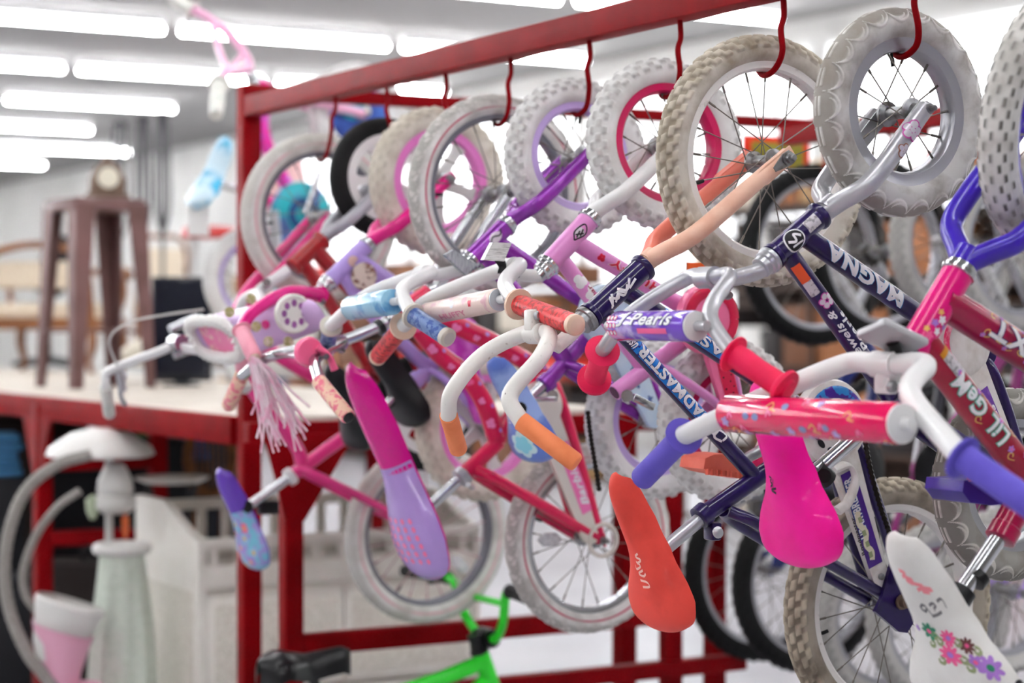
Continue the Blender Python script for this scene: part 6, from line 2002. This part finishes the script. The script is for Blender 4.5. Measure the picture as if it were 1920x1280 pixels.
ib = at_height(215, 716, SH_Z) + CDIR * .02 - RDIR * .05
r = place('hair_dryer', 'cream white rounded hair dryer with cord lying on the shelf', 'appliance', ib + CDIR * .06, .25)
CRP = mat('ivory_appliance', (232, 224, 208), .4, 0, .2)
part('body', lathe_at((-.10, 0, .10), (.16, 0, .16), [(.018, 0), (.030, .01), (.034, .05), (.052, .09), (.070, .16), (.072, .22), (.058, .262), (.02, .27)], 28), CRP, r)
part('handle', tube(spline([(.10, 0, .10), (.13, 0, .05), (.10, -.01, .018)], 5), [.03, .026, .02], 14), CRP, r)
part('cord', tube(spline([(.10, -.01, .018), (.02, -.06, .006), (-.08, -.05, .006), (-.14, .02, .006), (-.05, .05, .006)], 8), .005, 8), MATS['white_plastic'], r)

ob = sb + CDIR * .15 + RDIR * .05 + Vector((0, 0, .74))
r = place('mantel_clock', 'brown wooden mantel clock standing on the tall brown stool', 'clock', ob, .3)
WD2 = mat('walnut_wood', (112, 92, 78), .45, rgb2=(88, 70, 58), scale=10)
part('case', merge(box(-.085, .085, -.04, .04, 0, .025, .006), box(-.07, .07, -.035, .035, .02, .09, .01), lathe_at((0, -.034, .085), (0, .034, .085), [(.0, 0), (.060, .001), (.064, .01), (.064, .058), (.060, .067), (0, .068)], 28), lathe([(.012, .14), (.02, .155), (.008, .175), (0, .18)], 16, 'z')), WD2, r)
part('dial', lathe_at((0, -.0355, .085), (0, -.04, .085), [(.0, 0.001), (.042, .001), (.042, .0), (.040, .002), (0, .002)], 28), mat('cream_dial', (230, 224, 206), .4), r)

# tall dark wire plant stands at the back of the shelf
DKM = mat('dark_wire', (70, 68, 72), .35, .6)
for i, (px, top, lab) in enumerate(((205, 225, 'tall dark wire rack of upright rods behind the brown stool'), (262, 215, 'dark metal stand with curled arms left of the red topped stool'), (312, 205, 'slim dark metal candle stand just left of the blue white saddle'))):
    wb_ = at_height(px + 6, 690, SH_Z) + CDIR * .2 + RDIR * (.45 + .1 * i)
    dd = (wb_ - EYE).dot(_fw)
    hh = 1.45 + (605 - top) * dd / F_PX - SH_Z
    r = place('metal_stand', lab, 'stand', wb_, .4 * i)
    part('base', lathe([(.0, 0), (.09, 0), (.09, .012), (.02, .02), (.012, .04), (0, .04)], 24, 'z'), DKM, r)
    part('pole', tube([(0, 0, .02), (0, 0, hh)], .011, 10), DKM, r)
    for k in range(4):
        q = PI / 2 * k + .4
        d = Vector((math.cos(q), math.sin(q), 0))
        part('arm', tube(spline([Vector((0, 0, hh * .5)), d * .05 + Vector((0, 0, hh * .62)), d * .045 + Vector((0, 0, hh * .85)), d * .03 + Vector((0, 0, hh * .98))], 6), .007, 8), DKM, r)
        part('cup', lathe_at(d * .03 + Vector((0, 0, hh * .97)), d * .03 + Vector((0, 0, hh * 1.1)), [(.006, 0), (.018, .004), (.02, .03), (.017, .03), (.012, .006)], 14), DKM, r)

# black office chair back at the far left and pale lamp shade by the post
lb = at_height(40, 700, SH_Z) + CDIR * .5 + RDIR * 1.2
r = place('office_chair', 'black padded chair leaning at the left edge of the shelf', 'chair', lb, .5)
part('backrest', xform(box(-.09, .09, -.03, .03, 0, .34, .03), Matrix.Translation((0, 0, .42)) @ Matrix.Rotation(.25, 4, 'Y') @ Matrix.Rotation(.15, 4, 'X')), mat('black_fabric', (34, 34, 38), .8), r)
part('seat', box(-.2, .2, -.2, .2, .30, .36, .03), MATS['black_fabric'], r)
part('pillar', tube([(0, 0, .05), (0, 0, .31)], .025, 14), BLACKP, r)
for k in range(5):
    q = 2 * PI * k / 5
    part('foot', tube([(0, 0, .05), (.2 * math.cos(q), .2 * math.sin(q), .02)], [.025, .015], 10), BLACKP, r)
lb = at_height(432, 706, SH_Z) + CDIR * .5 + RDIR * .5
dd = (lb - EYE).dot(_fw)
zt = lambda y: 1.45 + (605 - y) * dd / F_PX - SH_Z
r = place('table_lamp', 'table lamp with pale pink pleated shade partly behind the rack post', 'lamp', lb)
part('base', lathe([(0, 0), (.08, 0), (.08, .02), (.03, .05), (.045, .12), (.05, .22), (.02, zt(390)), (0, zt(388))], 24, 'z'), mat('ceramic_white', (230, 226, 222), .3, 0, .4), r)
part('shade', lathe([(.13, zt(385)), (.085, zt(288))], 36, 'z', True) if False else lathe([(.130, zt(385)), (.128, zt(383)), (.084, zt(286)), (.086, zt(285))], 36, 'z'), mat('rose_shade', (214, 172, 172), .8), r)
# white cushion under the red seat
wb_ = at_height(330, 712, SH_Z) + CDIR * .55 + RDIR * .12
dd = (wb_ - EYE).dot(_fw)
r = part('microwave_oven', box(-.15, .15, -.12, .12, 0, .45, .03), mat('off_white_plastic', (226, 220, 212), .5), None, Matrix.Translation(wb_) @ ROT)
tag(r, 'off white boxy cabinet behind the black television', 'cabinet'); r.name = 'small_cabinet'
part('cabinet_door', box(-.13, .13, -.128, -.12, .03, .42, .004), MATS['off_white_plastic'], r)
part('door_knob', lathe_at((.10, -.128, .22), (.10, -.15, .22), [(.006, 0), (.012, .012), (.008, .02), (0, .021)], 14), CHROME, r)

# ------------------------------------------------------------------ goods under the shelf
def on_floor(px, depth):
    d = ray(px, 605)
    p = EYE + d * depth
    return Vector((p.x, p.y, 0))
def z_at(py, depth):
    return EYE.z + (605 - py) * depth / F_PX

# lamp with wide white dish shade
D = 6.3
fb = on_floor(188, D)
r = place('floor_lamp', 'floor lamp with wide shallow white dish shade under the shelf', 'lamp', fb)
LWH = mat('lamp_white', (228, 226, 222), .35, 0, .3)
part('shade', xform(lathe([(.03, z_at(802, D)), (.09, z_at(812, D)), (.155, z_at(838, D)), (.165, z_at(852, D)), (.150, z_at(856, D)), (.05, z_at(846, D))], 40, 'z'), Matrix.Identity(4)), LWH, r)
part('bulb_housing', xform(lathe([(.0, z_at(868, D)), (.03, z_at(872, D)), (.052, z_at(900, D)), (.056, z_at(920, D)), (.05, z_at(926, D)), (.062, z_at(930, D)), (.064, z_at(950, D)), (.04, z_at(962, D)), (0, z_at(963, D))], 30, 'z'), Matrix.Translation((.045, 0, 0))), LWH, r)
part('pole', tube([(.02, .03, .02), (.02, .03, z_at(850, D))], .012, 12), mat('pale_grey_metal', (206, 206, 204)), r)
part('base', lathe([(0, 0), (.13, 0), (.13, .015), (.03, .03), (0, .03)], 30, 'z'), LWH, r)
for (dx, c, y0, y1, rr, lab) in ((-.02, (176, 188, 160), 926, 975, .022, 'x'), (.08, (206, 92, 40), 962, 998, .012, 'y')):
    part('glass_drop', lathe_at((dx, -.02, z_at(y0, D)), (dx, -.02, z_at(y1, D)), [(.004, 0), (rr, .015), (rr * .9, .05), (rr * .4, .075), (0, .078)], 18), mat('drop_%s' % lab, c, .25, 0, .5), r)
D2 = 6.9
r = place('serving_tray', 'pale oval tray on a folding stand behind the white dish lamp', 'tray', on_floor(322, D2))
part('tray', xform(lathe([(.0, 0), (.09, 0), (.12, .012), (.125, .02), (.118, .02), (.09, .008), (0, .008)], 32, 'z'), Matrix.Translation((0, 0, z_at(905, D2)))), mat('ivory_plastic', (240, 238, 230)), r)
for s in (-1, 1):
    part('leg', tube([(s * .08, 0, z_at(906, D2)), (-s * .12, .02 * s, 0)], .010, 10), BLACKP, r)
# hoses
HOSE = mat('grey_ribbed_hose', (150, 145, 140), .5, rgb2=(120, 116, 112), scale=90, stretch=(1, 1, 3))
def hose(label, pts, r_, D):
    P = spline([at_depth(x, y, D) for x, y in pts], 10)
    rr = [r_ * (1 + .07 * (i % 2)) for i in range(len(P))]
    o = part('vacuum_hose', tube(P, rr, 12), HOSE)
    tag(o, label, 'hose', 'grey hoses under the shelf')
hose('thick grey vacuum hose arching down the left edge under the shelf', [(170, 852), (110, 870), (52, 915), (20, 985), (8, 1070), (20, 1150), (52, 1225), (80, 1262), (110, 1310), (120, 1400), (115, 1560)], .017, 5.9)
hose('thin grey hose curving beside the red shelf post', [(150, 920), (108, 950), (70, 1000), (45, 1065), (48, 1115), (75, 1150), (105, 1182), (112, 1250), (110, 1400), (108, 1560)], .012, 6.0)
# dark luggage and fabric behind
def luggage(label, px, D, w, d, h, m, cat='suitcase', z0=0.0, rz=.3, name='suitcase'):
    b = on_floor(px, D); b.z = z0
    r = place(name, label, cat, b, rz)
    part('shell', box(-w / 2, w / 2, -d / 2, d / 2, .03, h, .03), m, r)
    part('handle', tube(spline([(-.07, 0, h - .004), (-.06, 0, h + .04), (.06, 0, h + .04), (.07, 0, h - .004)], 5), .009, 8), BLACKP, r)
    for s in (-1, 1):
        part('wheel', lathe_at((s * w * .35, -.02, .03), (s * w * .35, .02, .03), [(.0, 0), (.03, .0), (.03, .04), (0, .04)], 14), BLACK, r)
    part('zip_line', box(-w / 2 - .002, w / 2 + .002, -.006, .006, .06, h - .03), STEEL, r)
    return r
DK1 = mat('charcoal_cloth', (26, 26, 30), .7)
DK2 = mat('brown_black_cloth', (36, 28, 26), .7)
luggage('black upright suitcase behind the white dish lamp', 215, 8.0, .55, .25, 1.0, DK1)
luggage('dark brown tall trunk at the left edge under the shelf', 20, 8.4, .6, .3, 1.08, DK2)
luggage('charcoal suitcase behind the rattan chair', 330, 9.2, .6, .28, .95, mat('ink_cloth', (30, 32, 40), .7), rz=.1)
luggage('low black case in front of the left shelf post', 100, 7.4, .5, .25, .55, DK1)
luggage('wide black case behind the hampers', 190, 7.2, .46, .22, .62, DK2, rz=-.2)
def bundle(label, px, py, D, w, h, m, cat='clothing', name='folded_clothes'):
    b = on_floor(px, D)
    z0, z1 = z_at(py + h / 2, D), z_at(py - h / 2, D)
    W = w * D / F_PX
    r = place(name, label, cat, b, .3)
    n = 5
    for k in range(n):
        a = z0 + (z1 - z0) * k / n; c_ = z0 + (z1 - z0) * (k + .92) / n
        part('fold', box(-W / 2 + .01 * (k % 2), W / 2 - .008 * (k % 3), -.12, .12, a, c_, .012), m, r)
    part('plinth', box(-W / 2, W / 2, -.13, .13, 0, z0 - .002, .006), DK1, r)
r = None
bundle('folded blue denim clothes under the shelf beside the red back post', 350, 825, 8.3, 70, 70, mat('denim_blue', (52, 84, 140), .8, rgb2=(38, 62, 110), scale=40))
bundle('folded blue clothes at the far left under the shelf', 8, 850, 7.6, 60, 80, mat('sea_blue_cloth', (60, 110, 150), .8))
bundle('green cloth pile at the back under the shelf', 255, 822, 9.0, 60, 50, mat('leaf_green_cloth', (60, 110, 60), .8))
# rattan chair with oval back
D = 7.2
r = place('rattan_chair', 'brown rattan chair with oval woven back under the shelf', 'chair', on_floor(398, D), .5)
RAT = mat('rattan_brown', (116, 72, 32), .55, rgb2=(84, 50, 22), scale=60)
zc = z_at(858, D)
ov = [Vector((.085 * math.cos(2 * PI * i / 32), .02, zc + .125 * math.sin(2 * PI * i / 32))) for i in range(33)]
part('back_ring', tube(ov, .016, 10), RAT, r)
for k in range(7):
    x = -.06 + .02 * k
    hh = .125 * math.sqrt(max(0, 1 - (x / .085) ** 2))
    part('cane', tube([(x, .02, zc - hh), (x, .02, zc + hh)], .004, 6), RAT, r)
part('seat', lathe([(0, .42), (.19, .42), (.20, .40), (.19, .38), (0, .38)], 30, 'z'), RAT, r)
for k in range(4):
    q = PI / 4 + PI / 2 * k
    part('leg', tube([(.15 * math.cos(q), .15 * math.sin(q), .4), (.19 * math.cos(q), .19 * math.sin(q), 0)], .015, 10), RAT, r)
for s in (-1, 1):
    part('back_post', tube([(s * .05, .06, .4), (s * .05, .02, zc - .10)], .013, 10), RAT, r)

# ------------------------------------------------------------------ white changing table under the rack
WHW = mat('antique_white_wood', (253, 249, 241), .5, 0, .1, rgb2=(247, 242, 232), scale=10)
WOV = mat('woven_white_panel', (246, 241, 231), .7, rgb2=(226, 220, 208), scale=160, lo=.45, hi=.55, bump=.6, bscale=220)
p0 = at_depth(372, 605, 6.05)
ct, cc0 = (p0 - EYE).dot(RDIR), (p0 - EYE).dot(CDIR)
dC = 6.05
ztop, zrail, zbox = z_at(965, dC), z_at(1012, dC), z_at(1088, dC)
r = link('changing_table', None, None, Matrix.Translation(grid(cc0, ct)) @ ROT)
tag(r, 'white wooden baby changing table with slatted rail and woven drawers', 'changing table')
WID, DEP = .92, .55
zr2 = zbox + .05
# side panel towards the camera's left, with a curved top
side = [(0, 0), (DEP, 0), (DEP, ztop + .02), (DEP * .55, ztop + .02), (DEP * .12, zrail + .01), (0, zrail - .005)]
for (x0, nm) in ((0, 'side_panel'), (WID, 'side_panel')):
    V = [(x0, a, b) for a, b in side] + [(x0 + .025, a, b) for a, b in side]
    n = len(side)
    part(nm, (V, [tuple(range(n)), tuple(range(2 * n - 1, n - 1, -1))] + [(i, (i + 1) % n, (i + 1) % n + n, i + n) for i in range(n)]), WHW, r, smooth=False)
part('woven_inset', box(-.004, .0, .05, DEP - .05, .06, zbox - .04), WOV, r, smooth=False)
for (yy) in (0.0, DEP - .025):
    part('rail', box(.02, WID, yy, yy + .025, zrail - .03 if yy == 0 else ztop - .035, zrail if yy == 0 else ztop, .004), WHW, r)
    part('rail', box(.02, WID, yy, yy + .025, zbox - .01, zbox + .04, .004), WHW, r)
    n = 11
    for k in range(n):
        x = .05 + (WID - .08) * k / (n - 1)
        part('slat', box(x - .014, x + .014, yy + .006, yy + .019, zbox + .04, (zrail if yy == 0 else ztop) - .03), WHW, r, smooth=False)
part('table_top', box(.02, WID, .0, DEP, zbox - .03, zbox, .004), WHW, r)
part('carcass', box(.02, WID, .02, DEP, .04, zbox - .03), WHW, r, smooth=False)
dw = (WID - .03) / 2
for k in range(2):
    for j in range(2):
        zb = .06 + j * (zbox - .10) / 2
        d_ = part('drawer', box(.028 + k * dw, .022 + (k + 1) * dw, -.004, .02, zb, zb + (zbox - .12) / 2, .004), WHW, r)
        part('drawer_panel', box(.05 + k * dw, .0 + (k + 1) * dw, -.010, -.003, zb + .03, zb + (zbox - .12) / 2 - .03), WOV, d_, smooth=False)
        q = Vector((.028 + k * dw + dw / 2, -.008, zb + (zbox - .12) / 4))
        part('knob', lathe_at(q, q - Y * .04, [(.008, 0), (.008, .010), (.016, .018), (.016, .024), (.008, .03), (0, .03)], 18), WHW, d_)
for (x, y) in ((.03, .03), (WID - .03, .03), (.03, DEP - .03), (WID - .03, DEP - .03)):
    part('foot', box(x - .02, x + .02, y - .02, y + .02, 0, .05), WHW, r, smooth=False)

# ------------------------------------------------------------------ cloth hamper and baby bath beside the changing table
D = 6.15
hb_ = on_floor(228, D)
r = place('laundry_hamper', 'white rimmed laundry hamper with pale green cloth beside the changing table', 'hamper', hb_)
zt_ = z_at(1022, D)
n = 56
V, Fc = [], []
for i in range(13):
    f = i / 12
    for k in range(n):
        q = 2 * PI * k / n
        rr = (.066 + .034 * math.sin(min(1, f * 1.6) * PI / 2)) * (1 + (.05 + .05 * f) * math.sin(9 * q + 2 * f) * min(1, f * 4))
        V.append((rr * math.cos(q), rr * math.sin(q), zt_ - .02 - f * (zt_ - .02)))
for i in range(12):
    for k in range(n):
        Fc.append((i * n + k, (i + 1) * n + k, (i + 1) * n + (k + 1) % n, i * n + (k + 1) % n))
part('cloth_bag', (V, Fc), mat('sage_cloth', (222, 230, 218), .85, rgb2=(208, 218, 204), scale=60, bump=.4, bscale=60), r)
part('rim', tube([(.070 * math.cos(2 * PI * i / 32), .070 * math.sin(2 * PI * i / 32), zt_ - .01) for i in range(33)], .018, 12), LWH, r)
D = 5.95
r = place('baby_bath', 'white and pink plastic baby bath tilted in front of the hamper', 'bath', on_floor(132, D) , .2)
V, Fc = [], []
n = 40
for (f, s) in ((0, 1.0), (.05, 1.06), (.35, .9), (.75, .72), (1.0, .5)):
    for k in range(n):
        q = 2 * PI * k / n
        V.append(Vector((.098 * s * math.cos(q), .09 * s * math.sin(q), -f * .18)))
for i in range(4):
    for k in range(n):
        Fc.append((i * n + k, (i + 1) * n + k, (i + 1) * n + (k + 1) % n, i * n + (k + 1) % n))
Fc.append(tuple(4 * n + k for k in range(n)))
Mb = Matrix.Translation((0, 0, z_at(1128, D))) @ Matrix.Rotation(.30, 4, 'Y')
part('tub', xform((V, Fc), Mb), mat('white_plastic', (236, 234, 230)), r)
V2, F2 = [], []
for (f, s) in ((.45, .93), (1.05, .60), (1.45, .50)):
    for k in range(n):
        q = 2 * PI * k / n
        V2.append(Vector((.098 * s * math.cos(q) + (f - .45) * .05, .10 * s * math.sin(q), -f * .18)))
for i in range(2):
    for k in range(n):
        F2.append((i * n + k, (i + 1) * n + k, (i + 1) * n + (k + 1) % n, i * n + (k + 1) % n))
F2.append(tuple(2 * n + k for k in range(n)))
part('pink_base', xform((V2, F2), Mb), mat('baby_pink_plastic', (238, 176, 200), .4, 0, .2), r)
part('stand', tube([(.02, 0, 0), (.02, 0, z_at(1128, D) - .24)], [.09, .07], 20), mat('baby_pink_plastic', (238, 176, 200)), r)

# ------------------------------------------------------------------ long rows of goods across the aisle
SHW = mat('dark_wood_shelf', (70, 50, 40), .6)
goods_cols = [((150, 96, 60), 'brown'), ((196, 40, 30), 'red'), ((222, 212, 196), 'cream'), ((40, 34, 34), 'black'), ((236, 234, 230), 'white'), ((110, 70, 46), 'dark brown'), ((176, 140, 96), 'tan'), ((60, 80, 120), 'blue')]
TIER = ['lowest', 'second', 'third', 'fourth', 'top']
def goods_rack(idx, c, t0, t1, label, tiers, height, step=(.22, .42)):
    r = link('goods_rack', None, None, Matrix.Translation(grid(c, t0)) @ ROT)
    tag(r, label, 'shelf')
    L_ = t1 - t0
    for k in range(tiers + 1):
        part('shelf_board', box(0, .5, 0, L_, k * height / tiers + .03, k * height / tiers + .055), SHW, r, smooth=False)
    m_ = int(L_ // 2) + 1
    for i in range(m_ + 1):
        for x in (.0, .48):
            part('upright', box(x, x + .03, L_ * i / m_ - .015, L_ * i / m_ + .015, 0, height + .06), SHW, r, smooth=False)
    part('back_board', box(.49, .5, 0, L_, .05, height), SHW, r, smooth=False)
    for k in range(tiers + 1):
        t = .06; cnt = 0
        z0 = k * height / tiers + .056
        hmax = height / tiers - .06 if k < tiers else .30
        while t < L_ - .3:
            w = rnd.uniform(*step)
            h = hmax * rnd.uniform(.5, .98)
            ci = rnd.choice([0, 1, 2, 3, 4, 5, 6, 7, 5, 3, 3, 0] if k < 2 else [0, 1, 2, 5, 6, 0, 5, 4, 3, 5, 3, 0])
            col, nm = goods_cols[ci]
            o = part('storage_box', merge(box(.04, .44, t, t + w - .03, z0, z0 + h, .012), box(.03, .45, t - .006, t + w - .024, z0 + h * .82, z0 + h * .9, .004)), mat('goods_' + nm.replace(' ', '_'), col, .6), None, Matrix.Translation(grid(c, t0)) @ ROT)
            tag(o, '%s box, %s from the right, %s level of the %s goods rack' % (nm, ORDN[cnt], TIER[min(k, 4)], 'nearer' if idx == 0 else 'farther'), 'box', 'boxes on the racks across the aisle')
            t += w; cnt += 1
goods_rack(0, 8.6, 6.5, 12.5, 'long dark wooden goods rack across the aisle behind the bikes', 4, 2.20)
goods_rack(1, 9.4, 15.5, 24.0, 'farther dark wooden goods rack beyond the aisle', 4, 1.75, step=(.3, .55))
# sign hanging on the far rail
sgn = B
q = at_depth(1455, 285, 6.6)
r = link('shop_sign', None, None, Matrix.Translation(q) @ ROT)
tag(r, 'red and olive sale sign hanging behind the peach fork', 'sign')
part('board', box(-.13, .13, -.004, .004, -.05, .05), mat('sign_red', (236, 52, 28), .5), r, smooth=False)
part('panel', box(-.10, .105, -.007, -.003, -.045, .03), mat('sign_olive', (150, 142, 50), .5), r, smooth=False)
part('string', tube([(0, 0, .05), (0, 0, .16)], .002, 6), BLACK, r)

# dark security cameras under the ceiling
for (px, py, lab) in ((1207, 168, 'small dark security camera under the ceiling behind the crimson rimmed wheel'), (1592, 52, 'small dark security camera under the ceiling beside the silver forked wheel')):
    q = at_height(px, py - 22, CEIL)
    r = place('security_camera', lab, 'camera', q)
    part('mount', lathe([(0, 0), (.09, 0), (.09, -.03), (.03, -.05), (.03, -.12), (0, -.12)], 24, 'z'), BLACKP, r)
    part('dome', lathe([(.0, -.11), (.10, -.11), (.11, -.14), (.09, -.20), (.05, -.235), (0, -.245)], 24, 'z'), BLACKP, r)
